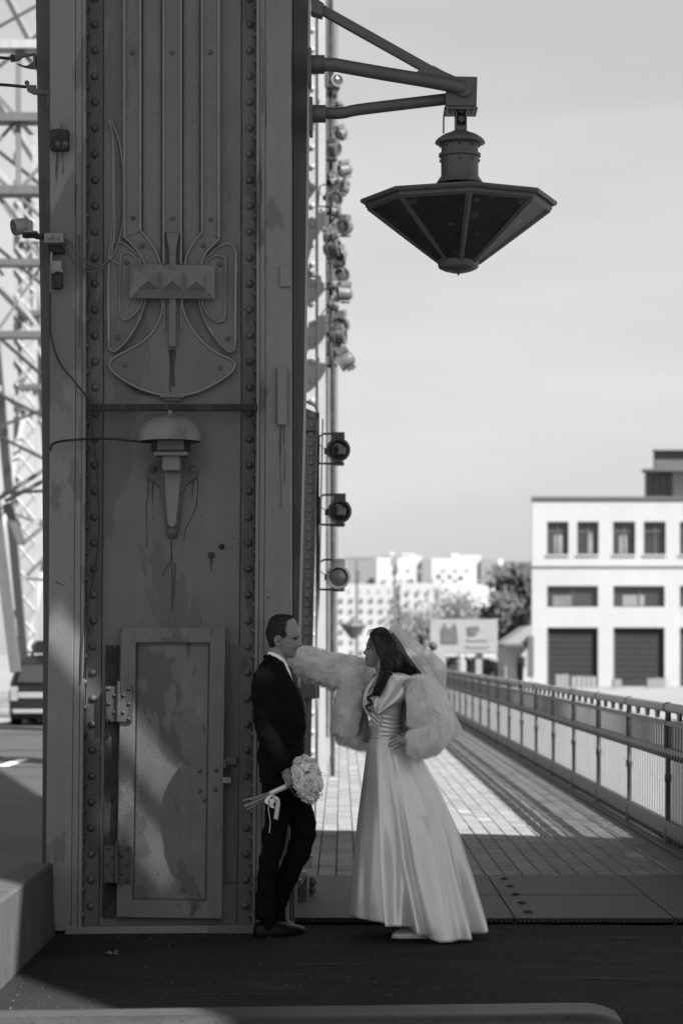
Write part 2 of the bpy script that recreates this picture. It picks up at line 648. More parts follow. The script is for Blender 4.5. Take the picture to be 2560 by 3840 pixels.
# ------------------------------------------------------------------ added sun blocker, unseen up on the right, shading the near part
HT = 12.0
kx, ky = TO_SUN.x / TO_SUN.z, TO_SUN.y / TO_SUN.z
def up(x, y, z=0.0):
    return (x + kx * (HT - z), y + ky * (HT - z))
outer = [up(*p) for p in [(-20, 31), (-6, 33), (-4.6, 32.5), (-3.3, 26.5), (-1.6, 21.4), (-0.2, 20.9), (2.9, 19.8), (4.6, 19.5), (4.6, 2.5), (0.3, 3.5), (-0.45, 9.5), (-2.3, 13.2), (-9, 19), (-20, 20)]]
def streak_slot(pts):
    out = []
    for a, b in pts:
        x, _, z = P(a, b, 13.55)
        out.append(up(x, 13.55, z))
    return out
slot_px = [  # slots shaped to throw sun streaks across the pillar and door
    [(160, 2300), (320, 2500), (480, 2690), (660, 2905), (665, 2985), (480, 2785), (320, 2600), (160, 2400)],
    [(420, 2955), (550, 3110), (665, 3250), (665, 3310), (550, 3175), (420, 3020)],
]
cu = bpy.data.curves.new('blocker_outline', 'CURVE')
cu.dimensions = '2D'
cu.fill_mode = 'BOTH'
cu.extrude = 0.008
for poly in [outer] + [streak_slot(s) for s in slot_px]:
    sp = cu.splines.new('POLY')
    sp.points.add(len(poly) - 1)
    for i, (x, y) in enumerate(poly):
        sp.points[i].co = (x, y, 0, 1)
    sp.use_cyclic_u = True
tmp = bpy.data.objects.new('tmp', cu)
COL.objects.link(tmp)
dg = bpy.context.evaluated_depsgraph_get()
blocker_me = bpy.data.meshes.new_from_object(tmp.evaluated_get(dg))
bpy.data.objects.remove(tmp)
blocker = thing('sun_blocker', 'added slotted sheet out of view that blocks sun from the near part', 'blocker', (20, 0, 0))
ro = bpy.data.objects.new('blocker_sheet', blocker_me)
blocker_me.materials.clear(); blocker_me.materials.append(m_back)
COL.objects.link(ro)
ro.parent = blocker
ro.location = (-20, 0, HT)
for (x, y) in ((13.2, -6), (13.2, 6), (12, 9)):
    b_ = MB(); b_.box(x - 0.5, x + 0.5, y - 0.5, y + 0.5, -0.3, HT - 0.02)
    b_.build('blocker_leg', m_back, blocker)
# ------------------------------------------------------------------ the big riveted bridge pillar
PY = 13.60
pil = thing('bridge_pillar', 'massive grey riveted steel bridge pillar with a bow ornament and a service door', 'pillar', (-0.95, 14.1, 0))
TOPP, BOTP = -420, 3492


def poly_strip(lf, rf, Y, depth, rows=None):
    """vertical plate between two px edges given as tables of (py, px)"""
    rows = rows or [TOPP, 0, 800, 1500, 2300, 3000, BOTP]
    b_ = MB()
    rings = []
    for py in rows:
        a, c = P(interp(lf, py), py, Y), P(interp(rf, py), py, Y)
        rings.append([a, c, (c[0], Y + depth, c[2]), (a[0], Y + depth, a[2])])
    b_.loft(rings)
    return b_


def wtab(px):
    return [(py, warp_px(px, py)) for py in (TOPP, 1700, BOTP)]


# rear box of the pillar
poly_strip([(TOPP, 132), (0, 135), (1300, 155), (1700, 161), (2300, 163), (BOTP, 158)],
           [(TOPP, 1160), (0, 1156), (900, 1146), (1500, 1139), (2300, 1121), (3000, 1108), (BOTP, 1104)], 13.80, 0.9).build('side_plate', m_back, pil)
poly_strip([(TOPP, 1150), (2300, 1110), (BOTP, 1098)],
           [(TOPP, 1166), (0, 1161), (900, 1151), (1500, 1144), (2300, 1127), (3000, 1113), (BOTP, 1109)], 15.6, 0.05).build('rear_flange', m_truss, pil)  # pale tone stands in for sun along the pillar's rear edge
poly_strip([(TOPP, 1140), (2300, 1100), (BOTP, 1090)],
           [(TOPP, 1158.5), (0, 1155.5), (900, 1146), (1500, 1138), (2300, 1121), (3000, 1107), (BOTP, 1103)], 14.72, 0.86).build('inner_plate', m_rust, pil)
# main web plate
poly_strip(wtab(300), wtab(990), PY, 0.18).build('web_plate', m_paint, pil)
# seams flanking the web
for px in (389, 905):
    poly_strip(wtab(px - 1.6), wtab(px + 1.6), PY - 0.004, 0.003, [TOPP, 700, 1500, 2300, BOTP]).build('seam_strip', m_rust, pil)
poly_strip(wtab(332), wtab(387), PY - 0.012, 0.011).build('rivet_strip', m_paint3, pil)
poly_strip(wtab(908), wtab(956), PY - 0.012, 0.011).build('rivet_strip', m_paint3, pil)
# flanges left and right with their angle edges
fl_l = [(TOPP, 188), (0, 188), (1500, 189), (2300, 184), (2800, 177), (BOTP, 172)]
poly_strip(fl_l, wtab(284), PY - 0.085, 0.29).build('flange', m_paint2, pil, bevel=0.004)
poly_strip(wtab(285.5), wtab(308), PY - 0.083, 0.08).build('flange_angle', m_paint2, pil, bevel=0.003)
poly_strip(wtab(309.5), wtab(323), PY - 0.087, 0.085).build('flange_angle', m_paint2, pil, bevel=0.004)
poly_strip(wtab(996), [(TOPP, 1092), (2300, 1092), (BOTP, 1082)], PY - 0.085, 0.29).build('flange', m_paint2, pil, bevel=0.004)
poly_strip(wtab(976), wtab(994.5), PY - 0.083, 0.08).build('flange_angle', m_paint2, pil, bevel=0.003)
poly_strip(wtab(961), wtab(974.5), PY - 0.087, 0.085).build('flange_angle', m_paint2, pil, bevel=0.004)
poly_strip([(TOPP, 1093), (BOTP, 1083)], [(TOPP, 1099), (2300, 1098), (BOTP, 1088)], PY + 0.12, 0.08).build('flange_gap', m_dark, pil)

# rivets
def dome_mesh(name, r, h, m_, n=10):
    b_ = MB()
    prof = [(r * 1.08, 0.0), (r, h * 0.25), (r * 0.86, h * 0.62), (r * 0.5, h * 0.92), (r * 0.001, h)]
    b_.lathe(prof, (0, 0, 0), n, (0, -1, 0), cap=False)
    return b_.mesh(name, m_, 60)

rv = dome_mesh('rivet', 0.0215, 0.019, m_paint3)
rvs = dome_mesh('rivet', 0.017, 0.014, m_paint3, 8)
rvd = dome_mesh('rivet', 0.012, 0.011, m_paint3, 8)
py = -5
while py < 3440:
    for px in (357, 936.5):
        if px < 400 and 2570 < py < 2600: continue
        x, y, z = P(warp_px(px, py) + random.uniform(-1, 1), py, PY - 0.012)
        inst(rv, 'rivet', pil, (x, y, z), (0, random.uniform(0, 6), 0))
        # side rivets in the angle leg, seen edge-on
        qx = 328 if px < 400 else 957.5
        x, y, z = P(warp_px(qx, py + 36), py + 36, PY - 0.03)
        inst(rvs, 'rivet', pil, (x, y, z), (0, 0, R(58 if px < 400 else -58)))
    py += 97.2
# pilaster bands with raised rims, and the half-round flutes between
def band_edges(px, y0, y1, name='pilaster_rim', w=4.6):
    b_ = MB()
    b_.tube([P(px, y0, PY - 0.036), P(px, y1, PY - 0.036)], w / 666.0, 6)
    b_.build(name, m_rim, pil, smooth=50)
for (a, c, yb, ys) in ((467, 527, 892, 868), (614, 679, 872, 872), (758, 821, 868, 892)):
    b_ = MB()
    b_.prism([(a, TOPP), (c, TOPP), (c, ys), (a, yb)], PY - 0.030, 0.0295)
    b_.build('pilaster_band', m_paint, pil)
    band_edges(a, TOPP, yb + (0 if a != 614 else 118))
    band_edges(c, TOPP, ys + (0 if a != 614 else 118))
for (a, c) in ((527, 614), (679, 758)):
    b_ = MB()
    rings = []
    for py in (TOPP, 860, 930, 975):
        e = 1.0 if py < 861 else (0.75 if py < 940 else 0.3)
        ring = []
        for k in range(9):
            t = math.pi * k / 8
            px = (a + c) / 2 - (c - a) / 2 * math.cos(t)
            ring.append(P(px, py, PY - 0.002 - 0.042 * e * math.sin(t)))
        ring += [P(c, py, PY + 0.01), P(a, py, PY + 0.01)]
        rings.append(ring)
    b_.loft(rings)
    b_.build('flute', m_paint, pil, smooth=60)
scr = MB()
scr.lathe([(0.0135, 0.0), (0.0135, 0.004), (0.009, 0.0085), (0.0001, 0.010)], (0, 0, 0), 12, (0, -1, 0), cap=False)
scr.box(-0.0125, 0.0125, -0.0112, -0.004, -0.0022, 0.0022)
scr_me = scr.mesh('screw', m_back, 50)
for px, py in ((497, 197), (646, 197), (789, 197), (500, 818), (648, 818), (791, 823)):
    inst(scr_me, 'screw', pil, P(px, py, PY - 0.0305), (0, random.uniform(0, 3), 0))

# bow ornament: raised plates with rims, a plaque with three pyramids, a fan below
bow = bpy.data.objects.new('bow_ornament', None)
COL.objects.link(bow)
bow.parent = pil
bow.location = (0, -0.45, 3.6)
def Q(u, v):
    return (360 + u * 0.38265, 840 + v * 0.38265)
def rimmed(pts, d, r=0.0085, closed=True, fill=True, smooth_n=6, m_=None, name='ribbon_loop'):
    pp = [Q(*p) for p in spline(pts, smooth_n, closed)]
    if fill:
        b_ = MB()
        b_.prism(pp, PY - d, d - 0.001)
        b_.build(name + '_plate', m_ or m_paint, bow)
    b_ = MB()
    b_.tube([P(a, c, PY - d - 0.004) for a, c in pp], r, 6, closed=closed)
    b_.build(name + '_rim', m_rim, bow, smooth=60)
Lo = [(440, 360), (380, 275), (310, 215), (250, 185), (200, 180), (160, 200), (137, 260), (128, 400), (124, 700), (126, 1000), (128, 1190), (145, 1237), (190, 1245), (240, 1210), (320, 1120), (390, 1010), (440, 900), (470, 800), (483, 720)]
Li = [(432, 390), (400, 342), (350, 297), (300, 280), (262, 297), (244, 345), (240, 500), (238, 700), (237, 870), (250, 918), (290, 940), (340, 915), (400, 860), (440, 800), (458, 720)]
Ro = [(1045, 400), (1080, 340), (1140, 275), (1210, 225), (1280, 195), (1330, 207), (1362, 252), (1372, 330), (1368, 600), (1366, 900), (1364, 1185), (1347, 1243), (1308, 1255), (1260, 1220), (1180, 1130), (1110, 1020), (1060, 920), (1030, 830), (1016, 730)]
Ri = [(1075, 400), (1110, 352), (1160, 320), (1210, 312), (1252, 327), (1270, 375), (1268, 600), (1264, 890), (1247, 943), (1208, 962), (1160, 945), (1100, 890), (1060, 820), (1043, 730)]
fan = [(657, 700), (656, 800), (638, 900), (590, 1010), (520, 1100), (420, 1180), (300, 1245), (190, 1305), (145, 1345), (135, 1390), (160, 1440), (220, 1490), (300, 1545), (400, 1600), (520, 1645), (630, 1672), (750, 1682), (850, 1678), (950, 1660), (1050, 1625), (1160, 1570), (1270, 1500), (1345, 1430), (1360, 1380), (1330, 1335), (1240, 1290), (1140, 1235), (1040, 1150), (960, 1050), (900, 950), (862, 860), (845, 780), (842, 700)]
rimmed(Lo, 0.026, 0.0075)
rimmed(Li, 0.034, 0.0065, name='inner_loop')
rimmed(Ro, 0.026, 0.0075)
rimmed(Ri, 0.034, 0.0065, name='inner_loop')
rimmed(fan, 0.036, 0.007, name='fan')
for pts in ([(447, 75), (510, 150), (570, 240), (610, 320), (636, 400)], [(290, 135), (350, 195), (420, 280), (460, 345), (482, 400)],
            [(1048, 75), (985, 150), (930, 230), (890, 310), (868, 400)], [(1210, 145), (1150, 205), (1090, 270), (1050, 340), (1030, 400)],
            [(673, 730), (673, 1045)], [(833, 730), (833, 1045)]):
    rimmed(pts, 0.037, 0.0065, closed=False, fill=False, name='ribbon')
for quad in ([(447, 75), (510, 150), (570, 240), (610, 320), (636, 400), (482, 400), (460, 345), (420, 280), (350, 195), (290, 135)],
             [(1048, 75), (985, 150), (930, 230), (890, 310), (868, 400), (1030, 400), (1050, 340), (1090, 270), (1150, 205), (1210, 145)]):
    b_ = MB(); b_.prism([Q(*p) for p in quad], PY - 0.030, 0.0295); b_.build('ribbon_plate', m_paint, bow)
b_ = MB(); b_.prism([Q(*p) for p in [(688, 85), (816, 85), (785, 265), (785, 410), (720, 410), (720, 265)]], PY - 0.06, 0.059)
b_.build('keystone', m_paint, bow, bevel=0.003)
b_ = MB(); b_.prism([Q(*p) for p in [(718, 720), (786, 720), (784, 1203), (717, 1203)]], PY - 0.075, 0.074)
b_.build('tongue_bar', m_paint, bow, bevel=0.003)
# plaque
def frustum(o4, i4, Yb, Yf):
    b_ = MB()
    bk = [P(*Q(*p), Yb) for p in o4]
    md = [P(*Q(*p), Yb - 0.02) for p in o4]
    fr = [P(*Q(*p), Yf) for p in i4]
    b_.add(bk + md + fr, [(0, 1, 5, 4), (1, 2, 6, 5), (2, 3, 7, 6), (3, 0, 4, 7), (4, 5, 9, 8), (5, 6, 10, 9), (6, 7, 11, 10), (7, 4, 8, 11), (8, 9, 10, 11)])
    return b_
frustum([(330, 392), (1168, 404), (1165, 735), (332, 728)], [(413, 462), (1086, 472), (1084, 655), (413, 646)], PY - 0.07, PY - 0.125).build('plaque', m_paint2, bow, bevel=0.003)
for (x0, x1, y0, y1) in ((415, 615, 467, 633), (647, 846, 471, 638), (882, 1082, 477, 644)):
    b_ = MB()
    o4 = [(x0, y0), (x1, y0), (x1, y1), (x0, y1)]
    a4 = [P(*Q(*p), PY - 0.124) for p in o4]
    c4 = [P(*Q(*p), PY - 0.142) for p in o4]
    ap = P(*Q((x0 + x1) / 2, (y0 + y1) / 2 + 2), PY - 0.20)
    b_.add(a4 + c4 + [ap], [(0, 1, 5, 4), (1, 2, 6, 5), (2, 3, 7, 6), (3, 0, 4, 7), (4, 5, 8), (5, 6, 8), (6, 7, 8), (7, 4, 8)])
    b_.build('pyramid', m_paint2, bow)
b_ = MB(); b_.prism([Q(*p) for p in [(628, 1676), (870, 1676), (868, 1702), (630, 1700)]], PY - 0.05, 0.049)
b_.prism([Q(*p) for p in [(665, 1702), (832, 1702), (832, 1733), (666, 1730)]], PY - 0.03, 0.029); b_.build('fan_lip', m_paint, bow, bevel=0.002)
b_ = MB(); b_.prism([Q(*p) for p in [(305, 1560), (400, 1612), (530, 1655), (528, 1674), (420, 1650), (312, 1590)]], PY - 0.03, 0.029); b_.build('fan_lip', m_rust, bow)
for u, v in ((455, 213), (1053, 210), (304, 375), (215, 1110), (1292, 1117), (288, 1380), (1218, 1412), (1212, 395)):
    a, c = Q(u, v)
    inst(scr_me, 'screw', bow, P(a, c, PY - 0.0365), (0, random.uniform(0, 3), 0))
# rusty tie bar across the pillar
b_ = MB(); b_.pbox(328, 965, 1515, 1540, PY - 0.10, 0.03); b_.build('tie_bar', m_rust, pil, bevel=0.003)
# bits fixed on the right flange
b_ = MB(); b_.pbox(1050, 1089, 995, 1075, PY - 0.105, 0.02); b_.build('small_plate', m_paint2, pil, bevel=0.003)
b_ = MB(); b_.pbox(1038, 1074, 1376, 1594, PY - 0.125, 0.04); b_.build('mounting_bar', m_paint2, pil, bevel=0.008)
b_ = MB(); b_.pbox(1036, 1044, 1380, 1590, PY - 0.1, 0.015); b_.build('mounting_bar', m_rust, pil)
# small bolts and holes on the web
for px, py, r in ((793, 2082, 0.012), (832, 2050, 0.010)):
    b_ = MB(); b_.lathe([(r * 1.6, 0), (r * 1.6, 0.006), (r, 0.007), (r, 0.03), (0.001, 0.031)], P(px, py, PY), 8, (0, -1, 0)); b_.build('stud_bolt', m_rust, pil, smooth=40)
hole = MB(); hole.lathe([(0.0045, 0), (0.0045, 0.002), (0.0001, 0.0021)], (0, 0, 0), 8, (0, -1, 0)); hole_me = hole.mesh('bolt_hole', m_dark)
for px, py in ((551, 1933), (756, 1934), (534, 2334), (753, 2334), (880, 2020)):
    inst(hole_me, 'bolt_hole', pil, P(px, py, PY))
# rust runs and hairline cracks in the paint
m_run = mat('rust run', 0.045, 0.8, 0.4, 12, 0, 60, 0.1, trans=0.55)
for (px, py, L_, w) in ((640, 1310, 170, 15), (650, 1310, 140, 22), (645, 2030, 260, 9), (574, 1800, 150, 7), (724, 1800, 90, 6), (793, 2090, 60, 12), (551, 1940, 110, 5), (655, 2110, 220, 8), (1052, 1600, 300, 9), (1066, 1600, 210, 7), (214, 562, 130, 11), (236, 562, 90, 9), (300, 880, 420, 9), (285, 690, 200, 10), (905, 560, 420, 8), (985, 100, 330, 5), (997, 320, 160, 4), (355, 480, 120, 7), (470, 2710, 120, 8)):
    Yr = PY - (0.0385 if (py < 1500 and 400 < px < 900) else 0.09 if (px < 325 or px > 960) else 0.0145 if px < 390 or px > 905 else 0.04 if py > 2300 else 0.0025)
    if px in (800, 520): Yr = PY - 0.069
    b_ = MB()
    lft, rgt = [], []
    for k in range(9):
        t = k / 8
        ww = w * (1 - 0.6 * t) * random.uniform(0.75, 1.2) * 0.5
        lft.append(P(px - ww + 2 * math.sin(t * 7 + px), py + L_ * t, Yr)); rgt.append(P(px + ww + 2 * math.sin(t * 5 + px), py + L_ * t, Yr))
    b_.add(lft + rgt, [(k, k + 1, 10 + k, 9 + k) for k in range(8)])
    b_.build('rust_run', m_run, pil)
for pts in ([(741, 1790), (742, 1840), (735, 1900), (722, 1935), (706, 1965), (695, 1990), (690, 2030)], [(556, 1790), (556, 1850), (548, 1910), (551, 1935)], [(648, 2080), (636, 2110), (620, 2135), (612, 2160)], [(210, 2180), (226, 2190), (240, 2195)]):
    b_ = MB(); b_.tube([P(a, c, PY - (0.087 if a < 300 else 0.001)) for a, c in spline(pts, 4)], 0.002, 4); b_.build('paint_crack', m_rust, pil)
# foot plate
b_ = MB(); b_.prism([(250, 3478), (960, 3470), (962, 3505), (240, 3512)], PY - 0.10, 0.12); b_.build('foot_plate', m_paint2, pil, bevel=0.004)

# ---- service door
door = bpy.data.objects.new('service_door', None)
COL.objects.link(door); door.parent = pil; door.location = (0, -0.55, 1.1)
DY = PY - 0.035
def quad_frame(o4, i4, Y, d):
    b_ = MB()
    fo = [P(*p, Y) for p in o4]; fi = [P(*p, Y) for p in i4]
    bo = [(x, Y + d, z) for x, _, z in fo]; bi = [(x, Y + d, z) for x, _, z in fi]
    fs_ = []
    for i in range(4):
        j = (i + 1) % 4
        fs_ += [(i, j, 4 + j, 4 + i), (8 + i, 8 + j, j, i), (4 + i, 4 + j, 12 + j, 12 + i)]
    b_.add(fo + fi + bo + bi, fs_)
    return b_
o4 = [(455, 2353), (846, 2353), (833, 3446), (437, 3440)]
i4 = [(511, 2410), (788, 2410), (775, 3382), (497, 3376)]
quad_frame(o4, i4, DY - 0.03, 0.064).build('door_frame', m_door, door, bevel=0.004)
b_ = MB(); b_.prism([(511, 2410), (788, 2410), (775, 3382), (497, 3376)], DY + 0.005, 0.02); b_.build('door_panel', m_door, door)
b_ = MB(); b_.prism([(517, 2420), (783, 2420), (770, 3374), (503, 3368)], DY - 0.003, 0.007); b_.build('door_panel', m_door, door, bevel=0.004)
for (x0, x1, y0, y1) in ((398, 496, 2573, 2706), (391, 489, 3172, 3311)):
    b_ = MB()
    b_.pbox(x0, x0 + 38, y0, y1, PY - 0.085, 0.08); b_.pbox(x0 + 56, x1, y0, y1, PY - 0.085, 0.08)
    b_.tube([P(x0 + 47, y0 + 26, PY - 0.095), P(x0 + 47, y1, PY - 0.095)], 0.014, 10)
    b_.tube([P(x0 + 47, y0 - 18, PY - 0.095), P(x0 + 47, y0 + 24, PY - 0.095)], 0.010, 10)
    for (u, v) in ((0.12, 0.07), (0.12, 0.5), (0.12, 0.93), (0.33, 0.26), (0.33, 0.74), (0.66, 0.26), (0.66, 0.74), (0.88, 0.07), (0.88, 0.5), (0.88, 0.93)):
        b_.lathe([(0.012, 0), (0.010, 0.007), (0.005, 0.011), (0.0001, 0.012)], P(x0 + u * (x1 - x0), y0 + v * (y1 - y0), PY - 0.085), 8, (0, -1, 0), cap=False)
    b_.build('hinge', m_paint3, door, smooth=40)
b_ = MB(); b_.pbox(845, 888, 2842, 2870, PY - 0.05, 0.04); b_.tube([P(846, 2852, PY - 0.09), P(846, 2880, PY - 0.09)], 0.010, 8); b_.build('hasp', m_paint3, door, bevel=0.003)
for px, py in ((749, 2890), (810, 2888), (750, 2965), (806, 2960), (765, 3000)):
    inst(rvd, 'rivet', door, P(px, py, DY - 0.031 if px > 790 else DY - 0.004))
# door side posts
poly_strip([(2400, 398), (3440, 384)], [(2400, 446), (3440, 432)], PY - 0.015, 0.014, [2420, 3000, 3440]).build('door_post', m_rust, pil)
poly_strip([(2400, 860), (3440, 845)], [(2400, 902), (3440, 886)], PY - 0.015, 0.014, [2420, 2850, 3310]).build('door_post', m_back, pil)

# padlock
pdl = thing('padlock', 'small padlock hanging on the hasp of the service door', 'padlock', P(852, 2930, PY - 0.09))
b_ = MB(); b_.pbox(835, 868, 2915, 2938, PY - 0.105, 0.03); b_.build('lock_body', m_lbox, pdl, bevel=0.005)
b_ = MB(); b_.tube(spline([P(840, 2916, PY - 0.09), P(840, 2880, PY - 0.09), P(850, 2866, PY - 0.09), P(860, 2880, PY - 0.09), P(860, 2916, PY - 0.09)], 4), 0.0045, 6); b_.build('shackle', m_rust, pdl, smooth=60)

# ---- alarm bell
bell = thing('alarm_bell', 'domed grey alarm bell on a tapered bracket bolted to the pillar', 'bell', P(640, 1700, PY))
BY = PY - 0.17
b_ = MB()
cx, cz = P(638, 1655, BY)[0], P(638, 1655, BY)[2]
rb = 117 / F * BY
prof = [(rb * 0.985, 0.006), (rb, 0.0), (rb, 0.006), (rb * 0.985, 0.03), (rb * 0.94, 0.062), (rb * 0.85, 0.093), (rb * 0.70, 0.117), (rb * 0.5, 0.132), (rb * 0.25, 0.14), (0.035, 0.141), (0.028, 0.148), (0.0001, 0.148)]
b_.lathe(prof, (cx, BY, cz - 0.002), 32, (0, 0, 1), cap=False)
b_.build('gong', m_paint2, bell, smooth=50)
b_ = MB(); b_.lathe([(0.013, 0.148), (0.013, 0.152), (0.0095, 0.153), (0.0095, 0.172), (0.0001, 0.172)], (cx, BY, cz), 10, (0, 0, 1)); b_.build('gong_nut', m_lbox, bell, smooth=40)
for q in ((568, 592, 1650, 1692), (688, 714, 1650, 1690)):
    b_ = MB(); b_.pbox(*q, BY - 0.03, 0.06); b_.build('striker_housing', m_rust, bell, bevel=0.004)
b_ = MB(); b_.pbox(590, 690, 1648, 1690, BY - 0.045, 0.1); b_.build('bell_base', m_paint, bell, bevel=0.008)
b_ = MB(); b_.pbox(578, 702, 1693, 1708, BY - 0.065, 0.16); b_.build('bell_shelf', m_paint2, bell, bevel=0.004)
b_ = MB(); b_.pbox(609, 674, 1709, 1764, BY - 0.03, 0.17); b_.build('bracket_neck', m_paint2, bell, bevel=0.005)
out = [(560, 1752), (575, 1736), (600, 1728), (640, 1726), (685, 1728), (715, 1736), (735, 1752), (742, 1772), (734, 1792), (716, 1806), (698, 1822), (687, 1850), (680, 1900), (672, 1970), (666, 2003), (655, 2018), (644, 2021), (633, 2016), (627, 2000), (622, 1970), (612, 1890), (603, 1840), (592, 1818), (572, 1806), (557, 1795), (550, 1773)]
b_ = MB(); b_.prism([tuple(p) for p in spline(out, 3, True)], PY - 0.028, 0.027); b_.build('bracket_plate', m_back, bell, bevel=0.006)
b_ = MB(); b_.prism([(617, 1764), (680, 1764), (672, 1860), (662, 1960), (653, 1978), (637, 1978), (628, 1960), (620, 1860)], PY - 0.05, 0.045); b_.build('bracket_rib', m_paint2, bell, bevel=0.01)
nut = MB()
nut.lathe([(0.026, 0), (0.026, 0.004), (0.024, 0.006)], (0, 0, 0), 16, (0, -1, 0))
nut.lathe([(0.017, 0.005), (0.017, 0.016), (0.014, 0.018)], (0, 0, 0), 6, (0, -1, 0))
nut.lathe([(0.0095, 0.017), (0.0095, 0.028), (0.0001, 0.029)], (0, 0, 0), 8, (0, -1, 0), cap=False)
nut_me = nut.mesh('hex_nut', m_paint3, 40)
for px, py in ((574, 1759), (724, 1762), (645, 1996)):
    inst(nut_me, 'hex_nut', bell, P(px, py, PY - 0.028))

# ---- small things fixed on the left of the pillar
sc_ = thing('security_camera', 'stubby pale drum-shaped camera on a flat arm at the left edge of the pillar', 'camera', P(110, 890, 13.5))
ax = Vector((-0.82, -0.45, -0.22)).normalized()
c0 = Vector(P(97, 846, 13.45))
b_ = MB(); b_.lathe([(0.034, 0.0), (0.043, 0.006), (0.045, 0.05), (0.046, 0.09), (0.044, 0.094)], c0 - ax * 0.02, 20, ax); b_.build('camera_drum', m_white, sc_, smooth=40)
b_ = MB(); b_.lathe([(0.0435, 0.0), (0.001, 0.001)], c0 + ax * 0.0745, 20, ax); b_.build('camera_glass', m_dark, sc_)
b_ = MB(); b_.lathe([(0.017, 0.0), (0.0165, 0.062), (0.012, 0.068)], P(113, 873, 13.42), 12); b_.build('camera_stem', m_white, sc_, smooth=40)
b_ = MB(); b_.lathe([(0.043, 0), (0.043, 0.008), (0.03, 0.011)], P(115, 874, 13.42), 18); b_.build('camera_base', m_lbox, sc_, smooth=40)
b_ = MB(); b_.pbox(84, 240, 875, 887, 13.44, 0.06); b_.build('camera_arm', m_rust, sc_)
jb = thing('junction_box', 'pale terminal box with two round glands beside the drum-shaped camera', 'box', P(200, 890, 13.45))
b_ = MB(); b_.pbox(167, 238, 874, 902, 13.40, 0.1); b_.build('box_body', m_lbox, jb, bevel=0.004)
b_ = MB(); b_.pbox(165, 240, 902, 908, 13.395, 0.11); b_.build('box_lid', m_white, jb, bevel=0.002)
for px in (188, 214):
    b_ = MB(); b_.lathe([(0.0165, 0), (0.016, 0.012), (0.011, 0.013), (0.010, 0.02), (0.0001, 0.02)], P(px, 887, 13.40), 14, (0, -1, 0)); b_.build('cable_gland', m_lbox, jb, smooth=40)
b_ = MB(); b_.pbox(182, 242, 909, 948, 13.47, 0.045); b_.build('box_bracket', m_rust, jb)
jb2 = thing('switch_box', 'small pale switch box with a broken fitting below the terminal box', 'box', P(213, 1020, 13.45))
b_ = MB(); b_.pbox(197, 232, 977, 1012, 13.43, 0.07); b_.build('box_body', m_white, jb2, bevel=0.004)
b_ = MB(); b_.pbox(193, 233, 1016, 1080, 13.46, 0.05); b_.build('box_base', m_rust, jb2, bevel=0.006)
b_ = MB(); b_.tube(spline([P(197, 1022, 13.44), P(215, 1014, 13.43), P(238, 1018, 13.43)], 4), 0.008, 8); b_.build('box_flap', m_white, jb2, smooth=60)
b_ = MB(); b_.pbox(190, 197, 945, 1020, 13.45, 0.06); b_.build('box_strip', m_lbox, jb2)
bk = thing('wall_bracket', 'rusty two-hole steel bracket high on the left flange of the pillar', 'bracket', P(222, 520, 13.45))
b_ = MB(); b_.pbox(188, 257, 484, 560, 13.44, 0.07); b_.build('bracket_body', m_rust, bk, bevel=0.008)
b_ = MB(); b_.pbox(197, 228, 452, 484, 13.475, 0.03); b_.build('bracket_tab', m_paint2, bk, bevel=0.002)
for px in (219, 246):
    inst(nut_me, 'bracket_bolt', bk, P(px, 540, 13.44), (0, 0, 0), (0.6, 0.6, 0.6))
for (pts, r_, lab, x0) in (([(36, 202), (62, 198), (110, 196), (134, 202)], 0, 'forked wire clamp holding the upper span wire beside the pillar', 0),
                           ([(98, 316), (140, 338), (188, 345)], 0, 'angled wire clamp holding the lower span wire beside the pillar', 1)):
    wc = thing('wire_clamp', lab, 'clamp', P(pts[1][0], pts[1][1], 13.7))
    b_ = MB()
    if x0 == 0:
        b_.prism([(36, 212), (44, 206), (66, 205), (84, 200), (132, 198), (132, 206), (90, 210), (66, 226), (40, 230)], 13.66, 0.03)
        b_.prism([(60, 236), (78, 240), (98, 248), (132, 226), (134, 256), (116, 256), (90, 250), (72, 244)], 13.69, 0.03)
        b_.prism([(122, 198), (134, 198), (134, 256), (128, 250)], 13.66, 0.06)
    else:
        b_.prism([(98, 302), (106, 300), (110, 318), (136, 318), (136, 332), (188, 338), (188, 355), (125, 352), (102, 340)], 13.62, 0.03)
        b_.prism([(178, 336), (188, 338), (188, 402), (178, 396)], 13.6, 0.03)
    b_.build('clamp_body', m_lamp, wc, bevel=0.003)
    b_ = MB(); b_.lathe([(0.014, 0), (0.014, 0.012), (0.0001, 0.013)], P(48 if x0 == 0 else 103, 215 if x0 == 0 else 312, 13.655), 8, (0, -1, 0)); b_.build('clamp_bolt', m_dark, wc)

# ---- cables
def cable(name, pts, Y, r, label, m_=m_dark, n=6):
    b_ = MB()
    pp = [P(a, c, (q[0] if q else Y)) for a, c, *q in pts]
    b_.tube(spline(pp, n), r, 6)
    o = b_.build(name, m_, smooth=60)
    tag(o, label, 'cable')
    return o
cable('span_wire', [(-600, 150), (-300, 190), (0, 216), (44, 220)], 13.67, 0.009, 'upper span wire running left from the forked clamp')
cable('span_wire', [(-600, 268), (-300, 296), (0, 317), (100, 326)], 13.63, 0.009, 'lower span wire running left from the angled clamp')
cable('cable', [(190, 1095), (189, 1190), (194, 1270), (225, 1360), (280, 1430), (328, 1492), (340, 1530), (350, 1640), (362, 1740), (368, 1860), (372, 1960), (366, 2060), (352, 2160), (336, 2225), (328, 2290), (320, 2420), (316, 2545)], 13.49, 0.0055,
      'long black cable winding down the left rivet strip of the pillar')
cable('cable', [(190, 1692), (196, 1668), (230, 1655), (300, 1648), (345, 1646), (420, 1646), (480, 1652), (530, 1656), (580, 1660)], 13.46, 0.007, 'black cable looping from the left flange to the alarm bell')
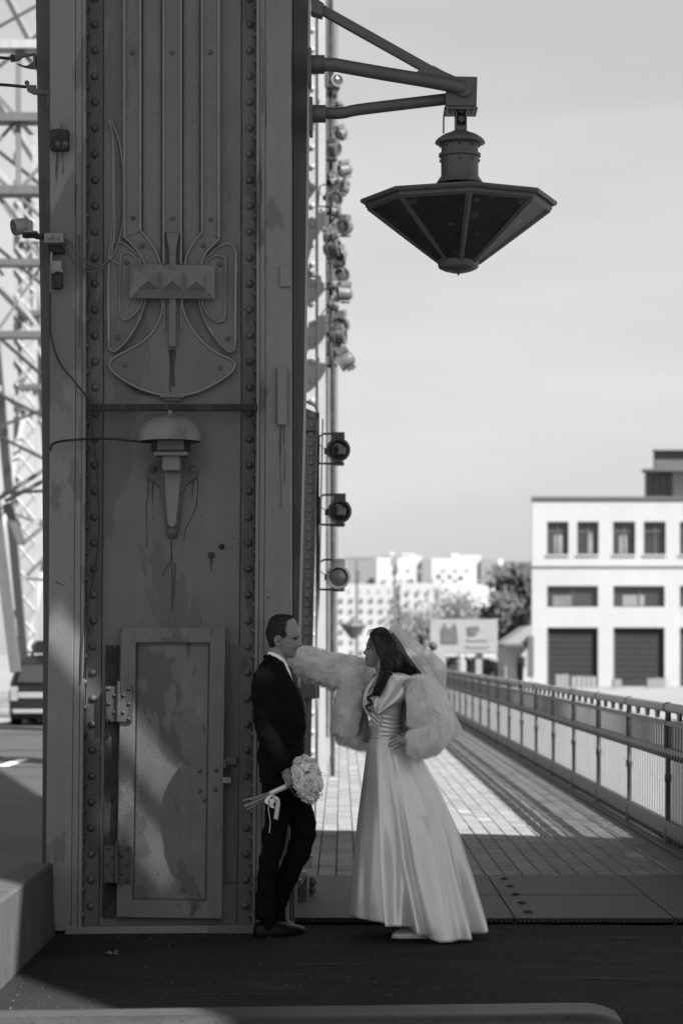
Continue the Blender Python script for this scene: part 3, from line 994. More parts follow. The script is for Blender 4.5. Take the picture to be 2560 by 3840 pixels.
cable('cable', [(220, 890), (245, 930), (270, 975), (310, 1010), (350, 1020), (390, 1005), (415, 975)], 13.46, 0.0055, 'grey cable sagging from the lower gland of the terminal box', m_back)
cable('cable', [(236, 892), (262, 910), (290, 945), (330, 985), (370, 1000), (400, 985), (417, 970)], 13.455, 0.0055, 'grey cable sagging from the side of the terminal box', m_back)
cable('cable', [(120, 884), (135, 894), (152, 896), (168, 894)], 13.43, 0.004, 'short black cable under the camera arm')
for i, pts in enumerate(([(408, 452), (422, 500), (424, 700), (422, 850), (412, 940), (417, 972)], [(412, 450), (424, 520), (428, 720), (430, 850), (424, 920), (417, 972)],
                         [(416, 450), (440, 520), (452, 640), (456, 760), (450, 850), (430, 930), (417, 972)], [(418, 448), (450, 540), (466, 660), (470, 760), (460, 850), (436, 935), (417, 972)])):
    cable('thin_wire', pts, PY - 0.03 - 0.004 * i, 0.0034, ['leftmost', 'second', 'third', 'rightmost'][i] + ' of the thin wires hanging from a hole above the bow ornament', m_rim if i != 2 else m_back)
b_ = MB(); b_.tube([P(417, 974, PY - 0.04), P(447, 990, PY - 0.04)], 0.004, 6); tag(b_.build('cable_tie', m_white), 'pale cable tie end sticking out of the wire bundle', 'cable tie')

# ------------------------------------------------------------------ hanging street lantern
LX, LY = PX(1720, PY), PY
lan = thing('street_lantern', 'large octagonal hanging lantern on three steel arms projecting from the pillar', 'street lamp', (LX, LY, 5.0))
AY = PY + 0.05
b_ = MB()
top0, top1 = Vector(P(1180, 22, AY)), Vector(P(1660, 292, AY))
b_.tube([top0, top1], 0.036, 4, roll=R(45), squash=1.0)
b_.build('top_strut', m_lamp, lan, bevel=0.004)
b_ = MB(); b_.prism([(1165, -12), (1178, -14), (1216, 14), (1208, 58), (1166, 46)], AY - 0.06, 0.1); b_.build('strut_clip', m_lamp, lan, bevel=0.004)
b_ = MB(); b_.prism([(1617, 246), (1625, 246), (1665, 268), (1704, 285), (1704, 335), (1560, 270), (1588, 250)], AY - 0.03, 0.05); b_.build('gusset', m_lamp, lan)
b_ = MB(); b_.tube(spline([P(1215, 243, AY - 0.03), P(1250, 243, AY - 0.03), P(1330, 257, AY - 0.03), P(1450, 278, AY - 0.05), P(1600, 303, AY - 0.08), P(1742, 330, AY - 0.10)], 5), 26 / F * AY, 16)
b_.build('arm_tube', m_lamp, lan, smooth=60)
b_ = MB(); b_.tube(spline([P(1218, 425, AY + 0.02), P(1280, 424, AY + 0.02), P(1340, 412, AY + 0.02), P(1500, 392, AY + 0.02), P(1685, 370, AY + 0.02)], 5), 22 / F * AY, 16)
b_.build('arm_tube', m_lamp, lan, smooth=60)
for (px, py, r) in ((1168, 242, 35), (1173, 427, 33)):
    b_ = MB(); b_.lathe([(r / 666, 0.0), (r / 666, 0.072), (r * 0.8 / 666, 0.075)], P(px, py, AY), 18, (1, 0, 0)); b_.build('collar', m_lamp, lan, smooth=40)
    b_ = MB(); b_.pbox(px - 14, px - 1, py - 66, py + 66, AY - 0.09, 0.18); b_.build('wall_flange', m_lamp, lan, bevel=0.006)
b_ = MB()
b_.prism([(1701, 285), (1789, 287), (1786, 400), (1672, 397), (1670, 345), (1680, 330)], PY - 0.03, 0.14)
b_.build('head_box', m_lamp, lan, bevel=0.006)
b_ = MB(); b_.lathe([(0.045, 0.0), (0.045, 0.03), (0.036, 0.034)], P(1738, 334, PY - 0.03), 16, (0, -1, 0)); b_.build('arm_end', m_lamp, lan, smooth=40)
b_ = MB(); b_.pbox(1672, 1790, 400, 408, PY - 0.06, 0.2); b_.build('head_plate', m_lamp, lan)
for px in (1688, 1768):
    inst(nut_me, 'head_bolt', lan, P(px, 409, PY - 0.03), (R(90), 0, 0), (0.7, 1, 0.7))
b_ = MB(); b_.pbox(1706, 1712, 405, 486, PY - 0.03, 0.1); b_.pbox(1744, 1750, 405, 486, PY - 0.03, 0.1); b_.pbox(1712, 1744, 470, 490, PY - 0.03, 0.1); b_.pbox(1712, 1744, 408, 470, PY + 0.04, 0.03)
b_.build('hanger', m_lamp, lan, bevel=0.003)
for py in (420, 453):
    b_ = MB(); b_.lathe([(0.017, 0), (0.017, 0.05), (0.0001, 0.052)], P(1728, py, PY + 0.035), 10, (0, -1, 0)); b_.build('pivot_bolt', m_back, lan, smooth=40)
b_ = MB(); b_.tube(spline([P(1668, 400, PY), P(1663, 440, PY), P(1662, 500, PY)], 4), 0.005, 6); b_.build('feed_cable', m_dark, lan)
def lz(py):
    return PZ(py, PY)
def lr(px):
    return px / F * PY
b_ = MB()
b_.lathe([(lr(93), lz(538)), (lr(94), lz(534)), (lr(88), lz(524)), (lr(66), lz(508)), (lr(38), lz(497)), (lr(24), lz(490)), (0.001, lz(489))], (LX + 0.006, LY, 0), 28, cap=False)
b_.lathe([(lr(66), lz(545)), (lr(94), lz(537))], (LX + 0.006, LY, 0), 28, cap=False)
b_.build('lantern_cap', m_lamp, lan, smooth=50)
b_ = MB()
b_.lathe([(lr(69), lz(530)), (lr(69), lz(575)), (lr(78), lz(577)), (lr(79), lz(580)), (lr(79), lz(588)), (lr(70), lz(591)), (lr(70), lz(660)), (lr(78), lz(672)), (lr(90), lz(690))], (LX + 0.004, LY, 0), 28, cap=False)
b_.build('lantern_neck', m_lamp, lan, smooth=40)
for row in (548, 603):
    for k in range(8):
        a = 2 * math.pi * (k + 0.5) / 8 + 0.35
        inst(rvd, 'rivet', lan, (LX + 0.004 + lr(70) * math.sin(a), LY - lr(70) * math.cos(a), lz(row)), (0, 0, a), (0.9, 0.9, 0.9))
# octagonal roof, lip, panels and ribs
def octa(r, z, rot=0.06, n=8):
    return [Vector((LX + lr(r) * math.sin(2 * math.pi * k / n + rot), LY - lr(r) * math.cos(2 * math.pi * k / n + rot), z)) for k in range(n)]
b_ = MB()
zr = lz(757)
b_.loft([octa(82, zr + 0.085), octa(180, zr + 0.062), octa(368, zr + 0.010), octa(372, zr - 0.002), octa(366, zr - 0.014), octa(340, zr - 0.004)], cap=False)
b_.build('lantern_roof', m_lamp, lan)
b_ = MB()
b_.loft([octa(350, zr - 0.006), octa(352, zr - 0.035), octa(340, zr - 0.05), octa(336, zr - 0.03)], cap=False)
b_.build('lantern_lip', m_lamp, lan)
zb = lz(985)
topo, boto = octa(338, zr - 0.035), octa(72, zb)
for k in range(8):
    j = (k + 1) % 8
    b_ = MB()
    q4 = [topo[k], topo[j], boto[j], boto[k]]
    ctr = sum(q4, Vector()) / 4
    nrm = (q4[1] - q4[0]).cross(q4[2] - q4[0]).normalized()
    q4 = [c + (ctr - c) * 0.01 for c in q4]
    b_.add(q4 + [c - nrm * 0.006 for c in q4], [(0, 1, 2, 3), (7, 6, 5, 4), (0, 4, 5, 1), (1, 5, 6, 2), (2, 6, 7, 3), (3, 7, 4, 0)])
    b_.build('lantern_panel', m_mesh, lan)
    b_ = MB()
    b_.tube([topo[k], topo[k] * 0.5 + boto[k] * 0.5, boto[k]], [0.020, 0.018, 0.014], 6)
    b_.build('lantern_rib', m_lamp, lan, smooth=40)
b_ = MB()
b_.lathe([(lr(80), lz(975)), (lr(78), lz(985)), (lr(75), lz(1003)), (lr(70), lz(1008)), (lr(52), lz(1016)), (lr(25), lz(1023)), (0.007, lz(1025)), (0.005, lz(1032)), (0.001, lz(1034))], (LX - 0.004, LY, 0), 24, cap=False)
b_.build('lantern_bottom', m_lamp, lan, smooth=40)
# ------------------------------------------------------------------ the second riveted column with its gusset, box and pole
Y2 = 20.0
col2 = thing('riveted_column', 'narrow grey riveted steel column directly behind the groom', 'column', (PX(1150, Y2), Y2, 0))
def vplate(lf, rf, Y, depth, rows):
    b_ = MB()
    rr = []
    for py in rows:
        a, c = P(interp(lf, py), py, Y), P(interp(rf, py), py, Y)
        rr.append([a, c, (c[0], Y + depth, c[2]), (a[0], Y + depth, a[2])])
    b_.loft(rr)
    return b_
rows = [1570, 1700, 2000, 2300, 2600, 2900, 3141]
lf = [(1500, 1080), (3200, 1070)]
rf = [(1545, 1186), (1600, 1184), (2000, 1176), (2500, 1165), (3141, 1155)]
vplate(lf, rf, Y2, 0.02, rows).build('column_plate', m_paint2, col2)
vplate([(a, b + 0) for a, b in rf], [(a, b + 5) for a, b in rf], Y2 - 0.02, 0.30, rows).build('column_edge', m_truss2, col2)
vplate([(a, b + 22) for a, b in rf], [(a, b + 27) for a, b in rf], Y2 + 0.3, 0.25, rows).build('column_edge', m_truss, col2)
b_ = MB(); b_.prism([(1120, 1570), (1120, 1528), (1142, 1528), (1186, 1548), (1190, 1572)], Y2, 0.25); b_.build('column_cap', m_truss2, col2)
b_ = MB(); b_.pbox(1138, 1182, 1614, 1622, Y2 - 0.02, 0.02); b_.build('column_strap', m_rust, col2)
rv2 = dome_mesh('rivet', 0.026, 0.024, m_paint2, 8)
rv3 = dome_mesh('rivet', 0.02, 0.02, m_paint2, 6)
py = 1558
while py < 3100:
    q = interp(rf, py) - 1184 + 1166 - (py - 1600) * 0.003
    inst(rv2, 'rivet', col2, P(q, py, Y2))
    inst(rv3, 'rivet', col2, P(q - 24, py + 18, Y2))
    py += 35.5
b_ = MB(); b_.pbox(1128, 1186, 2545, 2621, Y2 - 0.45, 0.35); b_.pbox(1188, 1197, 2548, 2620, Y2 - 0.43, 0.3)
eb = thing('electric_box', 'dark electric box on the riveted column below the raised fur sleeve', 'box', P(1160, 2590, Y2 - 0.3))
b_.build('box_body', m_lamp, eb, bevel=0.01)
b_ = MB(); b_.pbox(1136, 1160, 2621, 2646, Y2 - 0.4, 0.12); b_.tube([P(1148, 2640, Y2 - 0.34), P(1148, 2700, Y2 - 0.34), P(1140, 2800, Y2 - 0.3)], 0.02, 8); b_.build('conduit', m_back, eb)
# splayed gusset foot in front of the column
gf = thing('column_foot', 'battered riveted gusset foot of the column just behind the shoes of the groom', 'steel foot', P(1150, 3380, 15.2))
for i, (p4, Yq, mm) in enumerate((([(1140, 3215), (1172, 3205), (1168, 3260), (1158, 3275), (1140, 3270)], 17.2, m_lbox), ([(1118, 3270), (1150, 3268), (1146, 3300), (1120, 3305)], 16.4, m_lbox),
                       ([(1104, 3300), (1130, 3300), (1124, 3345), (1118, 3382), (1088, 3378), (1096, 3330)], 15.4, m_paint2), ([(1086, 3380), (1108, 3380), (1106, 3462), (1092, 3462)], 14.3, m_back), ([(1110, 3350), (1152, 3290), (1154, 3445), (1106, 3445)], 14.9, m_back))):
    b_ = MB(); b_.prism(p4, Yq, 0.12); b_.build('gusset_piece', mm, gf, bevel=0.006)
for k in range(6):
    inst(nut_me, 'hex_nut', gf, P(1172 - k * 1.5, 3310 + k * 27, 15.2), (0, 0, 0), (0.9, 1.3, 0.9))
b_ = MB(); b_.pbox(1160, 1180, 3290, 3448, 15.25, 0.05); b_.build('gusset_angle', m_back, gf)

# ------------------------------------------------------------------ floodlights
def floodlight_parts(root, simple=False, shade=None):
    mh = shade or m_lamp
    b_ = MB(); b_.lathe([(0.06, 0.16), (0.085, 0.13), (0.092, 0.05), (0.092, 0.0), (0.102, -0.002), (0.104, -0.03), (0.096, -0.032), (0.082, -0.03), (0.08, -0.005)], (0, 0, 0), 20, (0, 1, 0), cap=False)
    b_.build('housing', mh, root, smooth=40)
    b_ = MB(); b_.lathe([(0.082, -0.006), (0.06, -0.016), (0.03, -0.021), (0.0005, -0.022)], (0, 0, 0), 18, (0, 1, 0), cap=False)
    b_.build('lens', m_lens, root, smooth=60)
    b_ = MB(); b_.box(-0.05, 0.055, 0.0, 0.15, 0.085, 0.155); b_.build('ballast_box', mh, root, bevel=0.005)
    b_ = MB(); b_.box(-0.045, 0.05, 0.02, 0.13, -0.125, -0.096); b_.build('base_box', mh, root, bevel=0.004)
    b_ = MB(); b_.tube([(-0.03, 0.07, 0.148), (-0.13, 0.07, 0.145), (-0.165, 0.07, 0.12), (-0.168, 0.07, -0.09), (-0.16, 0.07, -0.108), (-0.03, 0.07, -0.112)], 0.009, 6)
    b_.build('bracket', m_rust, root)
    b_ = MB(); b_.tube([(-0.165, 0.07, 0.06), (-0.14, 0.07, 0.03), (-0.1, 0.07, 0.01)], 0.004, 5); b_.box(-0.12, -0.085, 0.03, 0.07, -0.03, 0.02)
    b_.build('supply_cable', m_dark, root)
m_lens = mat('dark floodlight glass', 0.03, 0.08, 0.1, 5, spec=0.9)
FY = 20.6
fl0 = thing('floodlight', 'round floodlight, topmost of the three sharp ones on the pole behind the pillar', 'floodlight', (0, 0, 0), group='floodlights fixed along the bridge')
floodlight_parts(fl0)
fl0.location = P(1268, 1688, FY)
dup(fl0, P(1272, 1918, FY), label='round floodlight, middle one of the three sharp ones on the pole behind the pillar', rot=(0, 0, R(4)))
dup(fl0, P(1268, 2164, FY), label='round floodlight, lowest of the three sharp ones on the pole behind the pillar', rot=(R(4), 0, R(-3)))
fp = thing('floodlight_pole', 'dark pipe beside the riveted column carrying three round floodlights', 'pole', P(1191, 2300, FY + 0.07))
b_ = MB(); b_.pbox(1185, 1197, 1548, 2290, FY + 0.05, 0.03); b_.build('pole_pipe', m_rust, fp)
b_ = MB(); b_.pbox(1163, 1197, 1546, 1554, FY + 0.02, 0.1); b_.build('pole_hook', m_rust, fp)
b_ = MB(); b_.tube(spline([P(1140, 1505, FY), P(1165, 1512, FY), P(1185, 1528, FY), P(1190, 1550, FY)], 4), 0.012, 6); b_.build('pole_cable', m_white, fp)

# ------------------------------------------------------------------ farther truss columns, pale in the sun, and blurred floodlights on them
def far_column(Y, x0, x1, ztop, label, mm=m_truss, edge=True):
    t = thing('truss_column', label, 'column', ((x0 + x1) / 2, Y, 0))
    b_ = MB(); b_.box(x0, x1 - 0.10, Y, Y + 0.5, 0, ztop); b_.build('column_body', mm, t)
    b_ = MB(); b_.box(x1 - 0.09, x1, Y - 0.04, Y + 0.6, 0, ztop); b_.build('column_edge', mm, t)
    b_ = MB()
    k = 0
    z = 0.3
    rvm = dome_mesh('rivet', 0.04, 0.035, mm, 6)
    while z < min(ztop, 1.56 + 2450 / F * Y):
        inst(rvm, 'rivet', t, (x1 - 0.17, Y, z)); inst(rvm, 'rivet', t, (x1 - 0.32, Y, z + 0.12))
        z += 0.25 if Y < 50 else 0.5
    z = 1.2
    while z < ztop - 0.5:
        b_.box(x0, x1 - 0.1, Y - 0.02, Y - 0.003, z, z + 0.05)
        z += 2.6
    b_.build('column_strap', m_truss2, t)
    return t
far_column(31, -1.0, -0.205, 18, 'sunlit pale riveted truss column, nearer of the pale ones right of the pillar')
t2 = far_column(44, -1.2, -0.16, 18, 'pale riveted truss column standing second behind the riveted column', m_truss2)
far_column(62, -1.5, -0.10, 18, 'far pale truss column standing last along the walkway', m_truss2)
b_ = MB()
pd = thing('dark_pole', 'slim dark pole rising along the far edge of the truss columns', 'pole', (PX(1247, 30), 30, 0))
b_.tube([(PX(1247, 30), 30, 0), (PX(1247, 30), 30, 5.2)], 0.028, 8); b_.build('pole_pipe', m_rust, pd)
FL = [(1274, 302, 0.7, 20, -6), (1283, 505, 0.6, -50, 30), (1272, 560, 0.7, 60, 10), (1290, 640, 0.7, -70, 15), (1262, 745, 0.9, 15, 20), (1296, 850, 0.85, -25, 5), (1274, 930, 0.9, 70, -5),
      (1288, 1032, 0.95, 10, 0), (1284, 1100, 0.8, -80, 0), (1282, 1222, 1.05, -12, 12), (1296, 1262, 0.85, 75, 0), (1290, 1362, 0.9, -100, 30), (1262, 880, 0.7, 100, -20), (1280, 420, 0.6, 30, 40), (1290, 700, 0.6, -40, -20),
      (1268, 350, 0.55, 80, 0), (1276, 800, 0.6, 120, 10), (1268, 985, 0.65, -120, 0), (1272, 1150, 0.6, 100, 15), (1270, 1310, 0.7, 60, -20), (1284, 960, 0.6, -30, 30), (1266, 1070, 0.6, 150, 0), (1268, 680, 0.6, 130, -15)]
FLl = ['high up beside the second lantern arm', 'just below the lower lantern arm', 'below the lower lantern arm, turned sideways', 'level with the lantern roof, facing away',
       'tilted down with a bright glint', 'seen slantwise above the row of boxes', 'turned sideways in the middle of the row', 'round glass facing the camera in mid row',
       'turned away below the one facing the camera', 'big dark glass near the bottom of the row', 'boxy back beside the big dark glass', 'lowest of the row, pointing up', 'tucked against the pale column', 'between the two lantern arms', 'in the thick of the row, tilted up',
       'small, close to the pipe between the lantern arms', 'small, back turned, above the mid row', 'small, side turned, behind the one facing the camera', 'small, hidden beside the boxy ones', 'small, near the bottom beside the boxy back', 'small, tilted up in mid row', 'small, back turned below the middle', 'small, back turned level with the lantern rim']
for i, ((px, py, s_, rz, rx), lb) in enumerate(zip(FL, FLl)):
    Yf = 30.6 if i % 2 == 0 else 31.4
    s2 = s_ * 1.2
    dup(fl0, P(px - 10, py, Yf), (R(rx), 0, R(rz)), 'blurred floodlight on the far column, ' + lb, (s2, s2, s2))
fb = thing('floodlight_rack', 'thin steel rack of pipes carrying the blurred floodlights', 'rack', (PX(1245, 31.5), 31.5, 0))
b_ = MB()
b_.tube([P(1240, -200, 31), P(1240, 1380, 31)], 0.03, 8); b_.build('rack_pipe', m_rust, fb)
for py in (250, 330, 410, 530, 600, 660, 800, 940, 1080, 1250, 1370):
    b_ = MB(); b_.tube([P(1225, py, 31), P(1262, py, 30.9)], 0.025, 6); b_.build('rack_arm', m_rust, fb)

# ------------------------------------------------------------------ bridge truss on the far side of the road and overhead bracing
tr = thing('bridge_truss', 'pale lattice truss of the bridge on the left beyond the road', 'truss', (-8.6, 60, 0))
def bar(p, q, r, mm, parent, name, n=4):
    b_ = MB(); b_.tube([p, q], r, n, roll=R(45)); return b_.build(name, mm, parent)
XL = -8.6
ylist = [46, 55, 64, 73, 82, 91, 100]
for i, y in enumerate(ylist):
    for dx in (0, 0.5):
        b_ = MB(); b_.box(XL + dx - 0.06, XL + dx + 0.06, y - 0.08, y + 0.08, 0, 15); b_.build('truss_post', m_truss, tr)
    z = 0.3
    lb_ = MB()
    while z < 14:
        for a, c in ((0, 0.5), (0.5, 0)):
            lb_.tube([(XL + a, y - 0.13, z), (XL + c, y - 0.13, z + 0.6)], 0.035, 4)
        z += 0.6
    lb_.build('lattice', m_truss, tr, kind='stuff')
    if i + 1 < len(ylist):
        y2 = ylist[i + 1]
        bar((XL + 0.25, y, 14), (XL + 0.25, y2, 1), 0.15, m_truss2, tr, 'truss_diagonal')
        bar((XL + 0.25, y, 1), (XL + 0.25, y2, 8), 0.09, m_truss, tr, 'truss_diagonal')
        for zz in (5.2, 8.0, 10.5, 12.8, 15.0, 18, 21):
            bar((XL + 0.25, y, zz), (XL + 0.25, y2, zz), 0.10, m_truss, tr, 'truss_chord')
for (p, q, r) in (((-40, 1720), (60, 2520), 0.13), ((-20, 1880), (170, 1760), 0.05), ((20, 1880), (170, 1800), 0.05), ((10, 1850), (180, 1840), 0.04), ((25, 1890), (85, 2040), 0.10), ((85, 2040), (180, 1960), 0.05), ((100, 2160), (170, 2090), 0.04), ((100, 2170), (170, 2175), 0.04)):
    bar(P(p[0], p[1], 44), P(q[0], q[1], 44), r, m_lamp if r > 0.09 else m_truss2, tr, 'truss_diagonal')
# portal and sway frames across the road
for i, (y, z0, z1) in enumerate(((40, 9.2, 11.6), (52, 8.4, 11.5), (64, 8.6, 12.5), (76, 9.0, 13.5), (90, 8.5, 14), (104, 8.0, 14.5))):
    fr = thing('sway_frame', ['nearest overhead sway frame crossing above the road at the left edge', 'second overhead sway frame above the road', 'third overhead sway frame above the road', 'fourth overhead sway frame above the road', 'fifth overhead sway frame far along the road', 'farthest overhead sway frame above the road'][i], 'bridge frame', (-5, y, z0))
    for z in (z0, (z0 + z1) / 2, z1):
        b_ = MB(); b_.box(-8.5, -1.2, y - 0.2, y + 0.2, z - 0.07, z + 0.07); b_.build('cross_beam', m_truss if z == z1 else m_lamp, fr)  # lower beams coloured darker in place of shaded undersides
    n = 7
    for k in range(n):
        xa, xb_ = -8.5 + k * 1.05, -8.5 + (k + 1) * 1.05
        bar((xa, y, z0), (xb_, y, (z0 + z1) / 2), 0.035, m_truss2, fr, 'frame_brace')
        bar((xb_, y, z0), (xa, y, (z0 + z1) / 2), 0.05, m_truss, fr, 'frame_brace')
        bar((xa, y, z1), (xb_, y, (z0 + z1) / 2), 0.05, m_truss2, fr, 'frame_brace')
        b_ = MB(); b_.box(xa - 0.03, xa + 0.05, y - 0.06, y + 0.06, z0, z1); b_.build('frame_hanger', m_truss2, fr)
wt = thing('bracing_rods', 'slanting wind bracing rods high between the overhead frames', 'bracing', (-5, 60, 10))
for (p, q) in (((0, 570), (150, 690)), ((40, 705), (170, 830)), ((0, 930), (120, 1040)), ((0, 1085), (165, 1245)), ((0, 1270), (165, 1410)), ((0, 100), (140, 20)), ((0, 250), (140, 130)), ((0, 1480), (160, 1560)), ((0, 1640), (170, 1720)), ((0, 1600), (150, 1540))):
    bar(P(p[0] - 60, p[1] + (p[1] - q[1]) * 0.4, 58), P(q[0] + 60, q[1] + (q[1] - p[1]) * 0.4, 62), 0.045, m_truss2 if p[1] % 2 else m_rust, wt, 'bracing_rod')

# ------------------------------------------------------------------ railing
RX = 2.59
rl = thing('railing', 'dark ornate bridge railing with corrugated panels along the right edge of the walkway', 'railing', (RX, 30, ZD))
PS = 2.6
npan = 19
ya = 19.2 - 2 * PS
for k in range(npan + 1):
    y = ya + k * PS
    b_ = MB()
    b_.lathe([(0.034, 0), (0.034, 0.14), (0.022, 0.16), (0.021, 0.5), (0.03, 0.51), (0.03, 0.56), (0.021, 0.57), (0.021, 0.74), (0.028, 0.76), (0.028, 1.0), (0.024, 1.02), (0.024, 1.1)], (RX, y, ZD), 10)
    b_.build('post', m_railp, rl, smooth=50)
b_ = MB(); b_.tube([(RX, ya, ZD + 1.095), (RX, ya + npan * PS, ZD + 1.095)], 0.038, 14); b_.build('handrail', m_handr, rl, smooth=60)
for (z0, z1, nm) in ((0.955, 0.99, 'upper_rail'), (0.735, 0.775, 'middle_rail'), (0.085, 0.20, 'bottom_band')):
    b_ = MB(); b_.box(RX - 0.022, RX + 0.022, ya, ya + npan * PS, ZD + z0, ZD + z1); b_.build(nm, m_railp, rl)
cs = MB()
cs.lathe([(0.045, -0.01), (0.046, 0.01)], (0, 0, 0), 10, (0, 1, 0))
col_me = cs.mesh('rail_collar', m_railp, 40)
bl = MB(); bl.box(-0.003, 0.003, -0.03, 0.03, 0, 0.18)
bl_me = bl.mesh('baluster', m_railp)
rest = MB()
teeth = MB()
cnt = 0
for k in range(npan):
    y0 = ya + k * PS
    inst(col_me, 'rail_collar', rl, (RX, y0, ZD + 1.095))
    # corrugated sheet
    b_ = MB()
    rr = []
    nn = 16 * (6 if k < 9 else 3)
    for q in range(nn + 1):
        y = y0 + PS * q / nn
        x = RX + 0.075 + 0.024 * math.sin(2 * math.pi * 16 * q / nn)
        rr.append([(x, y, ZD + 0.02), (x, y, ZD + 1.0), (x + 0.004, y, ZD + 1.0), (x + 0.004, y, ZD + 0.02)])
    b_.loft(rr)
    b_.build('corrugated_panel', m_sheet, rl, smooth=60)
    b_ = MB()
    for q in range(16):
        y = y0 + PS * (q + 0.25) / 16
        b_.box(RX + 0.044, RX + 0.048, y - 0.011, y + 0.011, ZD + 0.03, ZD + 0.98)
    b_.build('panel_shade_lines', m_truss2, rl)  # dark strips standing in for shade in the corrugation troughs
    # scalloped brackets under the handrail
    b_ = MB()
    for q in range(4):
        yc = y0 + PS * q / 4
        w = PS / 4
        pts = []
        for t in range(9):
            a = math.pi * t / 8
            pts.append((yc + w / 2 - (w / 2 - 0.05) * math.cos(a), ZD + 1.0 + 0.075 * min(1, 1.5 * math.sin(a))))
        outl = [(yc, ZD + 1.0)] + pts + [(yc + w, ZD + 1.0), (yc + w, ZD + 1.095), (yc, ZD + 1.095)]
        n = len(outl)
        fr_ = [(RX - 0.012, a, z) for a, z in outl]
        bk_ = [(RX + 0.012, a, z) for a, z in outl]
        b_.add(fr_ + bk_, [tuple(range(n)), tuple(range(2 * n - 1, n - 1, -1))] + [((i + 1) % n, i, n + i, n + (i + 1) % n) for i in range(n)])
    b_.build('scallop_bracket', m_railp, rl)
    for q in range(16):
        y = y0 + PS * (q + 0.5) / 16
        if cnt < 290:
            cnt += 1
            inst(bl_me, 'baluster', rl, (RX, y, ZD + 0.775))
        else:
            rest.box(RX - 0.003, RX + 0.003, y - 0.03, y + 0.03, ZD + 0.775, ZD + 0.955)
        for (zz, h) in ((0.735, -0.05), (0.085, -0.055)):
            teeth.add([(RX - 0.01, y - 0.05, ZD + zz), (RX - 0.01, y + 0.05, ZD + zz), (RX - 0.01, y, ZD + zz + h), (RX + 0.01, y - 0.05, ZD + zz), (RX + 0.01, y + 0.05, ZD + zz), (RX + 0.01, y, ZD + zz + h)],
                      [(0, 1, 2), (5, 4, 3), (0, 2, 5, 3), (1, 4, 5, 2)])
rest.v and rest.build('baluster_row', m_railp, rl, kind='stuff')
teeth.build('toothed_trim', m_railp, rl, kind='stuff')
# ------------------------------------------------------------------ the white three-storey building
BYW = 136.0
m_wall = mat('white rendered wall', 0.31, 0.85, 0.08, 0.25, 0.1, 5, 0.15, streak=0.05, patch=0.265, pscale=0.25, pthr=0.62)
m_glass = mat('dark window glass', 0.03, 0.15, 0.5, 0.35, spec=0.6)
m_blind = mat('pale blind behind glass', 0.16, 0.4, 0.4, 0.6)
m_opening = mat('dark shuttered opening', 0.012, 0.7, 0.2, 0.5)
m_droof = mat('dark roof cladding', 0.07, 0.6, 0.15, 0.5)
wb = thing('white_building', 'white three-storey building with big dark ground-floor openings at the right', 'building', (18, BYW, 0))
X0, X1, ZT = PX(1993, BYW), 30.0, PZ(1872, BYW)
# wall built as piers and spandrels round real openings
cols_top = [(2050, 2130), (2163, 2243), (2297, 2380), (2412, 2494), (2547, 2630), (2665, 2745)]
cols_mid = [(2050, 2241), (2298, 2490), (2547, 2740)]
def facade(openings, y_top, y_bot, zt, zb_):
    """one storey band: wall pieces between openings (pixel columns)"""
    b_ = MB()
    zo1, zo0 = PZ(y_top, BYW), PZ(y_bot, BYW)
    b_.box(X0, X1, BYW, BYW + 0.5, zo1, zt)
    if zo0 > zb_ + 0.01:
        b_.box(X0, X1, BYW, BYW + 0.5, zb_, zo0)
    x = X0
    for a, c in openings:
        b_.box(x, PX(a, BYW), BYW, BYW + 0.5, zo0, zo1)
        x = PX(c, BYW)
    b_.box(x, X1, BYW, BYW + 0.5, zo0, zo1)
    return b_
za, zb2 = PZ(2120, BYW), PZ(2305, BYW)
facade(cols_top, 1956, 2080, ZT, za).build('wall', m_wall, wb)
facade(cols_mid, 2197, 2276, za - 0.002, zb2).build('wall', m_wall, wb)
facade(cols_mid, 2353, 2575, zb2 - 0.002, -0.3).build('wall', m_wall, wb)
b_ = MB(); b_.add([(X0, BYW + 0.5, -0.3), (X0 * 1.14, BYW + 19, -0.3), (X0 * 1.14, BYW + 19, ZT), (X0, BYW + 0.5, ZT), (X0 + 0.3, BYW + 0.5, -0.3), (X0 * 1.14 + 0.3, BYW + 19, -0.3), (X0 * 1.14 + 0.3, BYW + 19, ZT), (X0 + 0.3, BYW + 0.5, ZT)],
                  [(0, 1, 2, 3), (4, 7, 6, 5), (3, 2, 6, 7), (0, 4, 5, 1), (0, 3, 7, 4), (1, 5, 6, 2)]); b_.build('side_wall', m_wall, wb)
b_ = MB(); rfp = [(X0 - 0.05, BYW - 0.15), (X1, BYW - 0.15), (X1, BYW + 19), (X0 * 1.14 - 0.05, BYW + 19)]
b_.add([(x, y, ZT + 0.003) for x, y in rfp] + [(x, y, ZT + 0.14) for x, y in rfp], [(3, 2, 1, 0), (4, 5, 6, 7), (0, 1, 5, 4), (1, 2, 6, 5), (2, 3, 7, 6), (3, 0, 4, 7)]); b_.build('roof', m_droof, wb)
b_ = MB(); b_.box(X0 - 0.02, X1, BYW - 0.12, BYW - 0.002, PZ(2124, BYW), PZ(2114, BYW)); b_.build('string_course', m_wall, wb)
